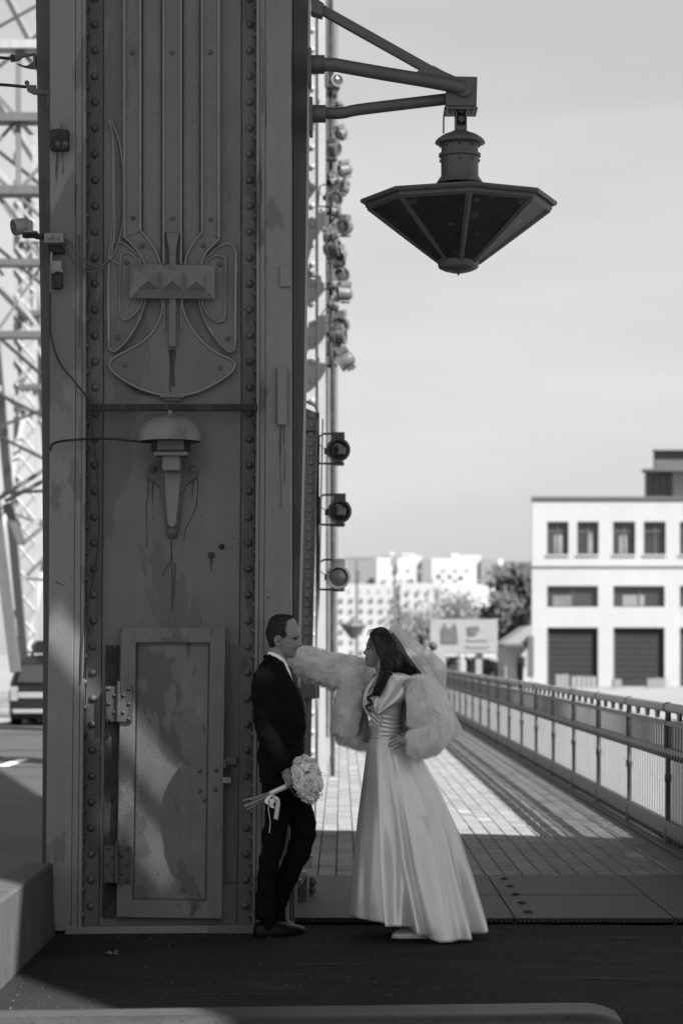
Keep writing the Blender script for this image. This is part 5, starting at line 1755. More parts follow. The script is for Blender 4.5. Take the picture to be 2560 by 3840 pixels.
def fold_noise(scale, amp, stretch=(1, 1, 1)):
    def f(c):
        return amp * mnoise.noise((c[0] * scale * stretch[0], c[1] * scale * stretch[1], c[2] * scale * stretch[2]))
    return f

# ================= groom
GY = 13.27
groom = thing('person', 'man in a dark suit leaning back against the pillar holding a white bouquet', 'person', P(1040, 3480, GY)[:2] + (0,))
GU = (980, 2300, 0.12755)
gh = Head(GY, *GU, +1,
          front=[(72, 640), (85, 760), (110, 880), (160, 960), (220, 1010), (310, 1052), (400, 1098), (500, 1128), (600, 1144), (655, 1150), (690, 1142), (745, 1114), (800, 1112), (880, 1100), (985, 1084), (1010, 1078), (1045, 1060), (1072, 1036), (1092, 1046), (1120, 1036), (1170, 1014), (1230, 1010), (1265, 988), (1300, 930), (1320, 860)],
          back=[(72, 600), (85, 500), (110, 410), (200, 295), (330, 228), (480, 182), (590, 162), (680, 187), (800, 228), (900, 262), (1000, 320), (1100, 420), (1200, 540), (1300, 700), (1320, 760)],
          width=[(72, 30), (85, 130), (110, 210), (200, 310), (330, 368), (480, 392), (600, 392), (700, 382), (800, 368), (900, 350), (1000, 325), (1100, 290), (1200, 240), (1265, 185), (1320, 80)],
          nose=[(0, 0), (735, 0), (800, 38), (880, 96), (930, 128), (958, 136), (976, 118), (990, 34), (1000, 0), (1400, 0)], nose_w=0.015, chinv=1230, eye_v=775, lips_v=1070)
ear = MB()
ez = -0.070
helix = [gh.w(u, v, ez - 0.006 + (0.004 if i in (0, 8) else 0)) for i, (u, v) in enumerate([(570, 790), (560, 710), (490, 686), (425, 710), (402, 790), (430, 870), (490, 935), (550, 935), (585, 890)])]
ear.tube(spline(helix, 4), 0.0055, 8)
earb = MB()
earb.tube([gh.w(500, 740, ez + 0.006), gh.w(505, 900, ez + 0.006)], [0.015, 0.011], 10, squash=0.7)
neck = loft_body([(2430, 1012, 1066, 0.055), (2450, 1010, 1068, 0.057), (2480, 1008, 1074, 0.060), (2510, 1000, 1085, 0.075)], GY)
torso = loft_body([(2500, 1000, 1070, 0.09), (2540, 970, 1085, 0.17), (2600, 960, 1100, 0.18), (2700, 975, 1120, 0.16), (2800, 980, 1120, 0.16), (2900, 985, 1120, 0.16), (2960, 1000, 1130, 0.15)], GY)
HYd = -0.235
def hp(u, v, d=0.0):
    return (1040 + u * 0.12755, 2800 + v * 0.12755, HYd + d)
arm_n = limb([(998, 2560, -0.16, 30), (1000, 2740, -0.19, 26), (1062, 2875, HYd, 19), (1076, 2897, HYd, 18)], GY)
palm = limb([(1070, 2890, HYd, 16), (1077, 2910, HYd, 19), (1085, 2926, HYd, 17), (1090, 2934, HYd + 0.01, 13)], GY)
fing = [finger([hp(270, 960), hp(262, 1050, -0.012), hp(292, 1130, -0.012), hp(345, 1195, 0.0)], GY, 0.0098, 0.0085),
        finger([hp(350, 960), hp(355, 1030, -0.012), hp(395, 1090, -0.01), hp(440, 1135, 0.003)], GY, 0.0098, 0.0085),
        finger([hp(400, 930), hp(430, 1000, -0.008), hp(470, 1050, -0.004), hp(500, 1090, 0.008)], GY, 0.0095, 0.008),
        finger([hp(420, 880), hp(470, 930, -0.004), hp(515, 985, 0.002), hp(530, 1020, 0.012)], GY, 0.009, 0.0075),
        finger([hp(300, 830, 0.02), hp(250, 950, 0.035), hp(300, 1050, 0.05), hp(380, 1110, 0.05)], GY, 0.0105, 0.0085)]
arm_f = limb([(1010, 2560, 0.16, 30), (1010, 2740, 0.2, 26), (1060, 2870, 0.2, 19), (1078, 2905, 0.2, 17)], GY)
hand_f = limb([(1078, 2905, 0.2, 16), (1086, 2935, 0.2, 15), (1092, 2955, 0.2, 10)], GY)
legs = [limb([(1045, 2920, 0.0, 46), (1034, 3083, 0.0, 38), (1015, 3190, 0.0, 30), (996, 3300, 0.02, 24), (1000, 3440, 0.04, 20), (1003, 3478, 0.05, 18)], GY),
        limb([(1100, 2930, 0.08, 46), (1138, 3110, 0.10, 36), (1110, 3220, 0.11, 26), (1065, 3330, 0.12, 22), (1046, 3400, 0.14, 18), (1050, 3450, 0.17, 16)], GY)]
feet = [limb([(978, 3494, 0.04, 6), (1020, 3490, 0.08, 10), (1080, 3494, 0.13, 5)], GY), limb([(1030, 3474, 0.17, 7), (1070, 3478, 0.22, 5)], GY)]
place(fuse([gh.shape(), ear, earb, neck, torso, arm_n, palm, arm_f, hand_f] + fing + legs + feet, 0.0042, 2), 'body', m_skin, groom)

# hair: a close cap above the hairline
def cap(head, keep, thick, nv=64, nu=96, v0=None, v1=None):
    rings = []
    a0, a1 = head.front[0][0], v1
    V = [a0 + (a1 - a0) * i / (nv - 1) for i in range(nv)]
    pts, ok = {}, {}
    for i, v in enumerate(V):
        c, a, w = head.sect(v)
        for j in range(nu):
            th = 2 * math.pi * j / nu
            cc, ss = math.cos(th), math.sin(th)
            pc = math.copysign(abs(cc) ** (2 / 2.2), cc); ps = math.copysign(abs(ss) ** (2 / 2.2), ss)
            u = c + a * pc
            y = w * ps * (1 - 0.24 * max(0, pc * head.f) ** 2)
            t = thick(u, v)
            g = t / max(1, math.hypot(a, w) * 0.7)
            pts[i, j] = head.w(c + (u - c) * (1 + g), v - t * 0.8 * max(0, 1 - (v - a0) / 250.0), y * (1 + g) * head.k)
            ok[i, j] = keep(u, v)
    b_ = MB()
    idx = {}
    vs_, fs_ = [], []
    for key, p in pts.items():
        idx[key] = len(vs_); vs_.append(p)
    for i in range(nv - 1):
        for j in range(nu):
            j2 = (j + 1) % nu
            q = [(i, j), (i, j2), (i + 1, j2), (i + 1, j)]
            if sum(ok[k] for k in q) >= 3:
                fs_.append(tuple(idx[k] for k in q))
    fs_.append(tuple(idx[0, j] for j in range(nu)))
    b_.add(vs_, fs_)
    return b_
def g_line(v):
    return interp([(0, 1000), (120, 930), (180, 800), (230, 720), (300, 742), (380, 735), (430, 690), (520, 735), (640, 745), (740, 690), (745, 590), (760, 400), (860, 380), (960, 375), (1010, 300), (1020, 0)], v)
def g_keep(u, v):
    # hairline: receding at the temple, in front of and round the ear, to the nape
    line = interp([(0, 1000), (120, 930), (180, 800), (230, 720), (300, 742), (380, 735), (430, 690), (520, 735), (640, 745), (740, 690), (745, 590), (760, 400), (860, 380), (960, 375), (1010, 300), (1020, 0)], v)
    return u + 14 * mnoise.noise((v * 0.03, u * 0.01, 1)) < line
def g_thick(u, v):
    top = max(0.0, 1 - v / 420.0)
    return min(1, max(0.12, (g_line(v) - u) / (90 if v < 745 else 30))) * (10 + 26 * top) + 5 * mnoise.noise((u * 0.02, v * 0.02, 5)) * (0.3 + top)
GCAP = cap(gh, g_keep, g_thick, 74, 110, v1=1015)
tf = MB()
rnd = random.Random(3)
for k in range(230):
    u = rnd.uniform(400, 900); v = 95 + max(0, (560 - u)) * 0.28 + rnd.uniform(0, 60)
    y = rnd.uniform(-0.045, 0.045)
    p0 = Vector(gh.w(u - 60, v + 5, y)); p2 = Vector(gh.w(u + 70, v - 18 - rnd.uniform(0, 20), y)); p1 = (p0 + p2) / 2 + Vector((0, 0, 0.006))
    tf.tube([p0, p1, p2], [0.002, 0.0016, 0.0006], 4)
for k in range(40):
    v = 180 + rnd.uniform(0, 160); u = 640 + rnd.uniform(-30, 70)
    p0 = Vector(gh.w(u - 80, v - 60, gh.surf(u, v) - 0.002)); p2 = Vector(gh.w(u, v + 30, gh.surf(u, v) - 0.004))
    tf.tube([p0, (p0 + p2) / 2 + Vector((0, -0.003, 0)), p2], [0.002, 0.0016, 0.0006], 4)
tf.build('hair_tuft', m_hair_g, groom)
gcm = GCAP.mesh('tmp', m_hair_g)
place(fur_mesh(gcm, 9000, 0.011, 0.0006, lambda q: np.array([0.75, 0, -0.25]) if q[2] > PZ(2330, GY) else np.array([-0.25, 0, -1.0]), 4, 'hair'), 'hair', m_hair_g, groom)
gc2 = cap(gh, lambda u, v: g_keep(u - 34, v) and not g_keep(u + 12, v), lambda u, v: 3, 90, 140, v1=1015).mesh('tmp', m_hair_g)
place(fur_mesh(gc2, 1500, 0.009, 0.0005, lambda q: np.array([0.3, 0, -0.8]), 8, 'hair_fuzz', keep=False), 'hair_fuzz', m_hair_g, groom)
# eyebrow, eye, mouth line
def on_face(head, pts, r, name, m_, parent, lift=0.001, n=6):
    b_ = MB()
    sp = spline(pts, 5)
    k = len(sp)
    b_.tube([head.w(u, v, head.surf(u, v) - lift) for u, v in sp], [r * (0.35 + 0.65 * math.sin(math.pi * min(1, max(0, (i + 0.7) / k)))) for i in range(k)], n, squash=0.6)
    return b_.build(name, m_, parent, smooth=60)
on_face(gh, [(890, 752), (960, 735), (1040, 715), (1112, 685)], 0.0042, 'eyebrow', m_brow, groom, 0.0015)
on_face(gh, [(965, 792), (1010, 775), (1058, 772)], 0.0045, 'eye', m_eye, groom, -0.001)
on_face(gh, [(945, 1056), (985, 1070), (1034, 1074)], 0.0026, 'mouth', m_brow, groom, 0.002)
on_face(gh, [(985, 960), (950, 1000), (925, 1050), (930, 1085)], 0.0016, 'crease_shade', m_lip, groom, 0.0006)  # dark line painted in as shade of the cheek fold
on_face(gh, [(1000, 970), (1045, 962), (1075, 978)], 0.0024, 'nostril', m_lip, groom, 0.004)
earh = MB(); earh.lathe([(0.0085, 0), (0.006, 0.001), (0.0001, 0.0015)], gh.w(515, 830, ez - 0.0095), 10, (0, -1, 0)); earh.build('ear_shade', m_lip, groom)  # dark disc painted in as shade inside the ear

# suit
jacket = loft_body([(2462, 1004, 1044, 0.055), (2475, 992, 1056, 0.09), (2490, 976, 1066, 0.145), (2510, 962, 1076, 0.19), (2535, 952, 1085, 0.212), (2570, 944, 1100, 0.222), (2607, 941, 1116, 0.222), (2664, 950, 1136, 0.212),
                     (2709, 961, 1148, 0.20), (2762, 968, 1137, 0.20), (2811, 969, 1142, 0.205), (2870, 969, 1152, 0.21), (2915, 969, 1156, 0.21), (2936, 970, 1150, 0.208)], GY, 56)
sl_n = limb([(1000, 2512, -0.12, 34), (996, 2550, -0.17, 48), (994, 2620, -0.20, 50), (998, 2690, -0.205, 48), (1008, 2750, -0.21, 44), (1034, 2812, -0.225, 39), (1060, 2866, -0.235, 35), (1070, 2884, -0.235, 34)], GY, 24)
sl_f = limb([(1010, 2512, 0.12, 34), (1010, 2560, 0.17, 46), (1012, 2690, 0.19, 46), (1030, 2760, 0.2, 42), (1075, 2885, 0.2, 33)], GY, 20)
def suit_disp(c):
    n1 = mnoise.noise((c[0] * 9 + c[2] * 7, c[1] * 6, c[2] * 9 - c[0] * 4))
    n2 = mnoise.noise((c[0] * 22 + c[2] * 26, c[1] * 15, c[2] * 18 - c[0] * 22))
    return 0.011 * n1 + 0.006 * n2
place(fuse([jacket, sl_n, sl_f], 0.008, 2, suit_disp), 'jacket', m_suit, groom)
# lapel and collar
lp = MB()
pth = [(1003, 2456, -0.03, 8), (1018, 2462, -0.066, 9), (1036, 2476, -0.085, 11), (1050, 2496, -0.10, 14), (1066, 2526, -0.105, 15), (1084, 2560, -0.10, 15), (1106, 2604, -0.085, 13), (1126, 2650, -0.06, 10), (1142, 2690, -0.03, 5)]
sp = spline(pth, 5)
rr = []
for (a, b, d, r) in sp:
    q = [P(a + r, b - r * 0.35, GY + d), P(a + r * 0.6, b, GY + d - 0.012), P(a - r, b + r * 0.45, GY + d - 0.034), P(a - r, b + r * 0.5, GY + d - 0.02)]
    rr.append(q)
lp.loft(rr)
lp.build('lapel', m_lapel, groom, smooth=50)
cl = MB()
rr = []
for t in np.linspace(0, 1, 14):
    q = spline([(1003, 2452, 0.0), (1000, 2460, -0.05), (1016, 2470, -0.078), (1034, 2485, -0.092)], 5)
a_ = spline([(998, 2452, 0.02, 9), (1004, 2462, -0.055, 10), (1022, 2473, -0.084, 11), (1038, 2488, -0.098, 10)], 4)
for (a, b, d, r) in a_:
    rr.append([P(a + r * 0.4, b - r, GY + d), P(a, b, GY + d - 0.012), P(a - r * 1.3, b + r, GY + d - 0.03), P(a - r, b + r, GY + d + 0.01)])
cl.loft(rr); cl.build('jacket_collar', m_suit, groom, smooth=50)
b_ = MB(); b_.lathe([(0.009, 0), (0.008, 0.004), (0.0001, 0.005)], P(1141, 2707, GY - 0.055), 12, (0.45, -1, 0)); b_.build('button', m_shoe, groom)
b_ = MB(); b_.prism([(1064, 2764), (1106, 2772), (1106, 2798), (1070, 2788)], GY - 0.207, 0.03); b_.build('pocket_flap', m_lapel, groom)
for k in range(4):
    b_ = MB(); b_.lathe([(0.0065, 0), (0.005, 0.004), (0.0001, 0.005)], P(1026 + k * 4.5, 2848 + k * 9, GY - 0.283), 10, (-0.3, -1, 0)); b_.build('cuff_button', m_shoe, groom)
# shirt collar, shirt front and tie
cb = MB()
top_ = spline([(1004, 2446, 0.0), (1006, 2444, -0.035), (1022, 2446, -0.060), (1051, 2459, -0.062), (1069, 2475, -0.045), (1082, 2497, -0.012)], 5)
bot_ = spline([(1003, 2455, 0.0), (1003, 2456, -0.042), (1031, 2467, -0.074), (1047, 2482, -0.078), (1060, 2496, -0.06), (1068, 2506, -0.02)], 5)
rr = []
for (a, b, d), (a2, b2, d2) in zip(top_, bot_):
    rr.append([P(a, b, GY + d), P(a2, b2, GY + d2 - 0.006), P(a2, b2, GY + d2 + 0.004), P(a, b, GY + d + 0.004)])
for (a, b, d), (a2, b2, d2) in list(zip(top_, bot_))[::-1]:
    rr.append([P(a, b, GY - d + 0.004), P(a2, b2, GY - d2 + 0.01), P(a2, b2, GY - d2), P(a, b, GY - d)])
cb.loft(rr); cb.build('shirt_collar', m_shirt, groom, smooth=50)
loft_body([(2488, 1030, 1078, 0.06), (2510, 1020, 1088, 0.085), (2540, 1020, 1096, 0.09), (2575, 1030, 1110, 0.09), (2620, 1040, 1126, 0.08), (2690, 1060, 1141, 0.05)], GY, 30).build('shirt', m_shirt, groom, smooth=60)
tie = MB()
sp = spline([(1072, 2500, 0.0, 9), (1084, 2506, 0.0, 10), (1092, 2520, 0.0, 7), (1101, 2545, 0.0, 9), (1113, 2575, 0.0, 10), (1126, 2610, 0.0, 10), (1138, 2655, 0.0, 10)], 5)
tie.tube([P(a, b, GY + d) for a, b, d, r in sp], [r / 684 for a, b, d, r in sp], 10, squash=2.6)
tie.build('tie', m_tie, groom, smooth=60)
# trousers
tl = [limb([(1045, 2915, -0.02, 62), (1042, 2990, -0.02, 53), (1036, 3083, 0.0, 47), (1018, 3190, 0.0, 43), (1000, 3290, 0.02, 36), (998, 3381, 0.035, 36), (999, 3444, 0.04, 37)], GY, 22),
      limb([(1090, 2920, 0.06, 62), (1116, 3020, 0.07, 54), (1137, 3100, 0.09, 50), (1136, 3140, 0.09, 48), (1119, 3200, 0.10, 44), (1096, 3246, 0.10, 41), (1075, 3295, 0.11, 38), (1058, 3342, 0.12, 36), (1041, 3394, 0.13, 32)], GY, 22),
      loft_body([(2880, 985, 1140, 0.17), (2950, 990, 1150, 0.17), (3000, 1000, 1155, 0.15)], GY)]
def trou_disp(c):
    n1 = mnoise.noise((c[0] * 6 + 3, c[1] * 5, c[2] * 13 + c[0] * 9))
    n2 = mnoise.noise((c[0] * 14, c[1] * 9 + 4, c[2] * 30 + c[0] * 22))
    return 0.012 * n1 + 0.008 * n2
place(fuse(tl, 0.008, 2, trou_disp), 'trousers', m_suit, groom)
def shoe(pts, name):
    sh = MB()
    rr = []
    for (px, Y, zt, hw, lift) in pts:
        x = PX(px, Y)
        ring = []
        for (a, b) in ((-1, 0.0), (-1.06, 0.25), (-0.9, 0.62), (-0.45, 0.95), (0, 1.0), (0.45, 0.95), (0.9, 0.62), (1.06, 0.25), (1, 0.0)):
            ring.append((x - a * hw * 0.35, Y + a * hw, 0.002 + lift + b * (zt - lift)))
        rr.append(ring)
    sh.loft(rr)
    return sh.build(name, m_shoe, groom, smooth=50)
shoe([(954, 13.29, 0.05, 0.02, 0.0), (958, 13.30, 0.075, 0.034, 0.0), (985, 13.32, 0.085, 0.037, 0.0), (1030, 13.35, 0.088, 0.039, 0.0), (1060, 13.38, 0.074, 0.043, 0.0), (1095, 13.42, 0.055, 0.047, 0.0), (1125, 13.46, 0.045, 0.04, 0.004), (1140, 13.48, 0.032, 0.024, 0.010), (1143, 13.485, 0.02, 0.008, 0.012)], 'shoe')
shoe([(1000, 13.42, 0.05, 0.02, 0.0), (1005, 13.43, 0.075, 0.034, 0.0), (1040, 13.46, 0.088, 0.039, 0.0), (1072, 13.50, 0.070, 0.043, 0.0), (1092, 13.53, 0.058, 0.042, 0.0), (1104, 13.55, 0.04, 0.028, 0.006), (1108, 13.56, 0.022, 0.01, 0.012)], 'shoe')
for q in ([(999, 3380, 0.04, 23), (1000, 3440, 0.04, 24), (1004, 3482, 0.05, 25)], [(1050, 3370, 0.135, 22), (1047, 3405, 0.145, 23), (1052, 3458, 0.175, 22)]):
    limb(q, GY).build('sock', m_suit, groom, smooth=60)
# boutonniere
bt = MB()
rnd = random.Random(9)
cpt = Vector(P(1116, 2573, GY - 0.02))
for k in range(26):
    d = Vector((rnd.gauss(0, 1), rnd.gauss(0, 1), rnd.gauss(0, 1))).normalized()
    p = cpt + d * 0.011; u = d.orthogonal().normalized() * 0.009; v = d.cross(u)
    bt.add([p - u, p + v + d * 0.004, p + u, p - v + d * 0.004], [(0, 1, 2, 3)])
bt.build('boutonniere', m_petal, groom)

# ---- bouquet
BQ = GY - 0.215
bq = thing('bouquet', 'round white hydrangea bouquet with ribbon-tied stems held low by the man', 'bouquet', P(1150, 2922, BQ))
fl = MB()
rnd = random.Random(21)
cx, cy = 1150, 2922
axis = Vector((0.5, 0.0, -0.15))
for k in range(820):
    d = Vector((rnd.gauss(0, 1), rnd.gauss(0, 1), rnd.gauss(0, 1))).normalized()
    lump = 1 + 0.13 * mnoise.noise((d.x * 3.2, d.y * 3.2, d.z * 3.2)) + rnd.uniform(-0.05, 0.05)
    tilt = 12 * d.z
    p = Vector(P(cx + d.x * 52 * lump - tilt, cy - d.z * 80 * lump, BQ + d.y * 0.085 * lump))
    if (p - Vector(P(1140, 2893, BQ - 0.09))).length < 0.019: continue
    d2 = (d + Vector((rnd.gauss(0, 0.45), rnd.gauss(0, 0.45), rnd.gauss(0, 0.45)))).normalized()
    u = d2.orthogonal().normalized()
    u = Matrix.Rotation(rnd.uniform(0, 6.28), 3, d2) @ u
    v = d2.cross(u)
    s_ = rnd.uniform(0.011, 0.016)
    for q in range(4):
        a = q * math.pi / 2 + rnd.uniform(-0.2, 0.2)
        e = u * math.cos(a) + v * math.sin(a)
        f_ = u * math.cos(a + 1.57) + v * math.sin(a + 1.57)
        cup = rnd.uniform(0.15, 0.8) * s_
        fl.add([p, p + e * s_ * 0.65 + f_ * s_ * 0.55 + d2 * cup * 0.5, p + e * s_ * 1.25 + d2 * cup, p + e * s_ * 0.65 - f_ * s_ * 0.55 + d2 * cup * 0.5], [(0, 1, 2, 3)])
fl.build('petals', m_petal, bq)
core = MB(); rr = []
for t in np.linspace(-1, 1, 12):
    rr.append([P(cx + 44 * math.sqrt(max(0.001, 1 - t * t)) * math.cos(a) - 12 * -t, cy + 70 * t, BQ + 0.072 * math.sqrt(max(0.001, 1 - t * t)) * math.sin(a)) for a in np.linspace(0, 2 * math.pi, 16, endpoint=False)])
core.loft(rr); core.build('flower_core', m_stem, bq, smooth=60)
lv = MB()
for (a, b, c, d) in ((1092, 2952, 1110, 2975), (1100, 2958, 1116, 2990), (1086, 2950, 1104, 2962)):
    lv.prism([(a, b), ((a + c) / 2 + 8, (b + d) / 2 - 8), (c, d), ((a + c) / 2 - 8, (b + d) / 2 + 8)], BQ - 0.02, 0.012)
lv.build('leaf', m_leafd, bq, kind='stuff')
b_ = MB(); b_.tube([P(1100, 2936, BQ), P(1076, 2948, BQ), P(1013, 2976, BQ)], [0.017, 0.015, 0.0135], 12); b_.build('handle_wrap', m_satin, bq, smooth=60)
for (x0, y0, x1, y1, dd) in ((1016, 2970, 910, 3003, 0), (1016, 2974, 914, 3022, 0.01), (1018, 2978, 918, 3026, -0.012), (1020, 2981, 928, 3036, 0.004), (1018, 2972, 940, 3000, 0.02)):
    b_ = MB(); b_.tube([P(x0, y0, BQ), P((x0 + x1) / 2, (y0 + y1) / 2 + 2, BQ + dd), P(x1, y1, BQ + dd * 2)], [0.0045, 0.0045, 0.005], 7); b_.build('stem', m_stem, bq, smooth=60)
def ribbon(pts, w, name, Y0=BQ - 0.02):
    sp = spline(pts, 6)
    b_ = MB(); rr = []
    for (a, b, d, ww) in sp:
        rr.append([P(a - w * ww, b - 2, Y0 + d), P(a + w * ww, b + 2, Y0 + d), P(a + w * ww, b + 2, Y0 + d + 0.002), P(a - w * ww, b - 2, Y0 + d + 0.002)])
    b_.loft(rr); return b_.build(name, m_satin, bq, smooth=60)
def loop_ribbon(pts, w, name, Y0):
    sp = spline(pts, 6); b_ = MB(); rr = []
    for (a, b, d) in sp:
        rr.append([P(a, b, Y0 + d - w), P(a, b, Y0 + d + w), P(a + 1, b + 1, Y0 + d + w), P(a + 1, b + 1, Y0 + d - w)])
    b_.loft(rr); return b_.build(name, m_satin, bq, smooth=60)
ribbon([(1022, 2978, 0, 0.5), (1003, 2995, -0.02, 0.8), (999, 3010, -0.03, 0.8), (1012, 3018, -0.03, 0.8), (1026, 3003, -0.01, 0.7), (1022, 2980, 0, 0.5)], 7, 'ribbon_bow')
ribbon([(1022, 2978, -0.01, 0.5), (1036, 2990, -0.02, 0.9), (1042, 3005, -0.02, 1.0), (1040, 3030, -0.015, 1.0), (1034, 3072, -0.01, 0.9)], 8, 'ribbon_tail')
ribbon([(1016, 2995, -0.02, 0.6), (1018, 3020, -0.02, 1.0), (1024, 3030, -0.02, 1.0)], 8, 'ribbon_tail')
b_ = MB(); b_.tube(spline([P(1010, 2990, BQ - 0.02), P(1006, 3030, BQ - 0.02), P(1013, 3080, BQ - 0.02), P(1010, 3124, BQ - 0.02)], 5), 0.0022, 5); b_.build('ribbon_cord', m_satin, bq)

# ================= bride
WY = 13.40
bride = thing('person', 'woman in a white satin gown and pale fur jacket reaching an arm to the pillar', 'person', P(1500, 3480, WY)[:2] + (0,))
BU = (1330, 2320, 0.19133)
bh = Head(WY, *BU, -1,
          front=[(178, 500), (195, 440), (230, 385), (300, 320), (390, 268), (460, 240), (520, 222), (570, 226), (615, 228), (660, 220), (705, 204), (745, 206), (762, 201), (784, 217), (806, 200), (845, 213), (880, 201), (912, 214), (940, 262), (958, 330)],
          back=[(178, 520), (195, 590), (300, 690), (400, 742), (500, 752), (600, 735), (700, 690), (800, 610), (880, 540), (958, 430)],
          width=[(178, 15), (195, 75), (230, 120), (300, 165), (400, 195), (500, 205), (600, 200), (700, 186), (800, 162), (880, 125), (958, 60)],
          nose=[(0, 0), (560, 0), (600, 22), (640, 52), (662, 68), (684, 52), (702, 8), (714, 0), (1200, 0)], nose_w=0.011, chinv=880, eye_v=585, lips_v=785)
bneck = loft_body([(2480, 1405, 1452, 0.045), (2500, 1404, 1456, 0.046), (2520, 1408, 1466, 0.055), (2540, 1404, 1490, 0.10), (2556, 1396, 1505, 0.14)], WY)
btor = loft_body([(2545, 1400, 1500, 0.13), (2590, 1384, 1512, 0.155), (2640, 1376, 1505, 0.15), (2690, 1390, 1498, 0.13), (2756, 1396, 1492, 0.115), (2820, 1385, 1520, 0.14), (2900, 1390, 1540, 0.15)], WY)
def bp(u, v, d=0.0):
    return (1400 + u * 0.12755, 2700 + v * 0.12755, -0.225 + d)
bhand = [limb([(1540, 2792, -0.24, 14), (1524, 2785, -0.235, 15), (1508, 2780, -0.228, 17), (1499, 2778, -0.222, 14)], WY),
         finger([bp(880, 520), bp(780, 480, -0.005), bp(690, 445, -0.012), bp(560, 515, -0.003), bp(478, 572, 0.008)], WY, 0.0078, 0.0055),
         finger([bp(880, 580), bp(790, 560, -0.006), bp(700, 562, -0.012), bp(540, 645, -0.003), bp(430, 722, 0.008)], WY, 0.0078, 0.0055),
         finger([bp(880, 650), bp(800, 650, -0.004), bp(740, 655, -0.009), bp(580, 738, 0.0), bp(460, 798, 0.010)], WY, 0.0075, 0.0053),
         finger([bp(880, 720), bp(830, 742, -0.002), bp(770, 755, -0.005), bp(660, 815, 0.002), bp(575, 862, 0.010)], WY, 0.007, 0.005),
         finger([bp(930, 520, 0.0), bp(900, 440, 0.03), bp(850, 400, 0.05), bp(800, 395, 0.07)], WY, 0.0085, 0.006)]
barm = limb([(1525, 2560, -0.16, 28), (1590, 2640, -0.22, 24), (1640, 2705, -0.24, 22), (1590, 2765, -0.24, 17), (1538, 2791, -0.24, 13)], WY)
farm = limb([(1440, 2560, 0.12, 26), (1330, 2530, 0.13, 24), (1200, 2500, 0.14, 19), (1120, 2470, 0.15, 14), (1095, 2458, 0.155, 12)], WY)
fhand = [limb([(1100, 2460, 0.155, 12), (1082, 2452, 0.155, 14), (1072, 2448, 0.155, 10)], WY)] + [finger([(1080, 2446 + k * 5, 0.155), (1064, 2440 + k * 6, 0.15), (1050, 2440 + k * 7, 0.145)], WY, 0.008, 0.006) for k in range(4)]
fhand.append(finger([(1090, 2462, 0.14), (1082, 2476, 0.135), (1070, 2482, 0.135)], WY, 0.009, 0.007))
blegs = [limb([(1480, 2850, -0.06, 50), (1520, 3150, -0.03, 36), (1550, 3300, 0.0, 26), (1560, 3440, 0.0, 16)], WY), limb([(1450, 2850, 0.08, 50), (1470, 3150, 0.1, 36), (1470, 3300, 0.12, 26), (1480, 3440, 0.12, 16)], WY)]
place(fuse([bh.shape(), bneck, btor, barm, farm] + bhand + fhand + blegs, 0.0040, 2), 'body', m_skin_b, bride)
on_face(bh, [(225, 522), (262, 508), (305, 520), (330, 540)], 0.0028, 'eyebrow', m_brow, bride, 0.0012)
on_face(bh, [(232, 580), (262, 588), (292, 604)], 0.0048, 'eye', m_eye, bride, -0.001)
on_face(bh, [(212, 764), (226, 776), (244, 784)], 0.0042, 'lips', m_lip, bride, 0.0)
on_face(bh, [(208, 802), (224, 798), (242, 788)], 0.0046, 'lips', m_lip, bride, 0.0)
er = MB(); er.tube(spline([bh.w(470, 745, -0.068), bh.w(498, 770, -0.073), bh.w(500, 800, -0.073), bh.w(480, 812, -0.07)], 4), 0.006, 8); er.build('ear', m_skin_b, bride, smooth=60)
jw = MB()
for (u, v, r) in ((480, 808, 0.0042), (477, 828, 0.0028), (480, 848, 0.003), (482, 868, 0.0026), (480, 890, 0.003), (488, 912, 0.0042), (490, 934, 0.0058)):
    jw.lathe([(0.0002, -r), (r * 0.7, -r * 0.7), (r, 0), (r * 0.7, r * 0.7), (0.0002, r)], bh.w(u, v, -0.080), 6)
jw.build('earring', m_jewel, bride)
b_ = MB(); cr_ = Vector(P(*bp(722, 570)[:2], WY + bp(0, 0)[2] - 0.012))
b_.tube([cr_ + Vector((0.003 * math.cos(a) * 0.3, 0.0085 * math.cos(a), 0.0085 * math.sin(a))) for a in np.linspace(0, 2 * math.pi, 14, endpoint=False)], 0.0016, 5, closed=True); b_.build('ring', m_jewel, bride)

# hair: dark volume plus many strands
def hs_(u, v, d):
    x, y, z = bh.w(u, v, d)
    return (BU[0] + u * BU[2], BU[1] + v * BU[2], d)
def b_keep(u, v):
    line = interp([(150, 380), (250, 330), (330, 300), (380, 330), (470, 350), (560, 385), (640, 405), (700, 425), (740, 470), (800, 520), (960, 520)], v)
    return u > line
hv = [cap(bh, lambda u, v: True, lambda u, v: 26, 30, 40, v1=955)]
# the cap is cut by pushing its face side inside the head
rings = []
hm = [limb([hs_(500, 330, 0.0) + (40,), hs_(600, 460, 0.0) + (46,), hs_(720, 640, 0.0) + (48,), hs_(830, 820, 0.01) + (46,), hs_(960, 930, 0.01) + (40,), hs_(1120, 1010, 0.02) + (26,), hs_(1230, 1060, 0.02) + (12,)], WY, 18),
      limb([hs_(560, 420, -0.03) + (26,), hs_(590, 640, -0.055) + (25,), hs_(610, 840, -0.07) + (25,), hs_(600, 1000, -0.10) + (22,), hs_(550, 1160, -0.13) + (19,), hs_(490, 1290, -0.145) + (17,), hs_(430, 1400, -0.15) + (16,), hs_(370, 1500, -0.15) + (9,)], WY, 16),
      limb([hs_(700, 700, -0.04) + (36,), hs_(800, 860, -0.06) + (36,), hs_(850, 970, -0.07) + (28,), hs_(900, 1040, -0.08) + (16,)], WY, 16)]
hb_ = fuse(hm, 0.008, 3)
place(hb_, 'hair', m_hair_b, bride)
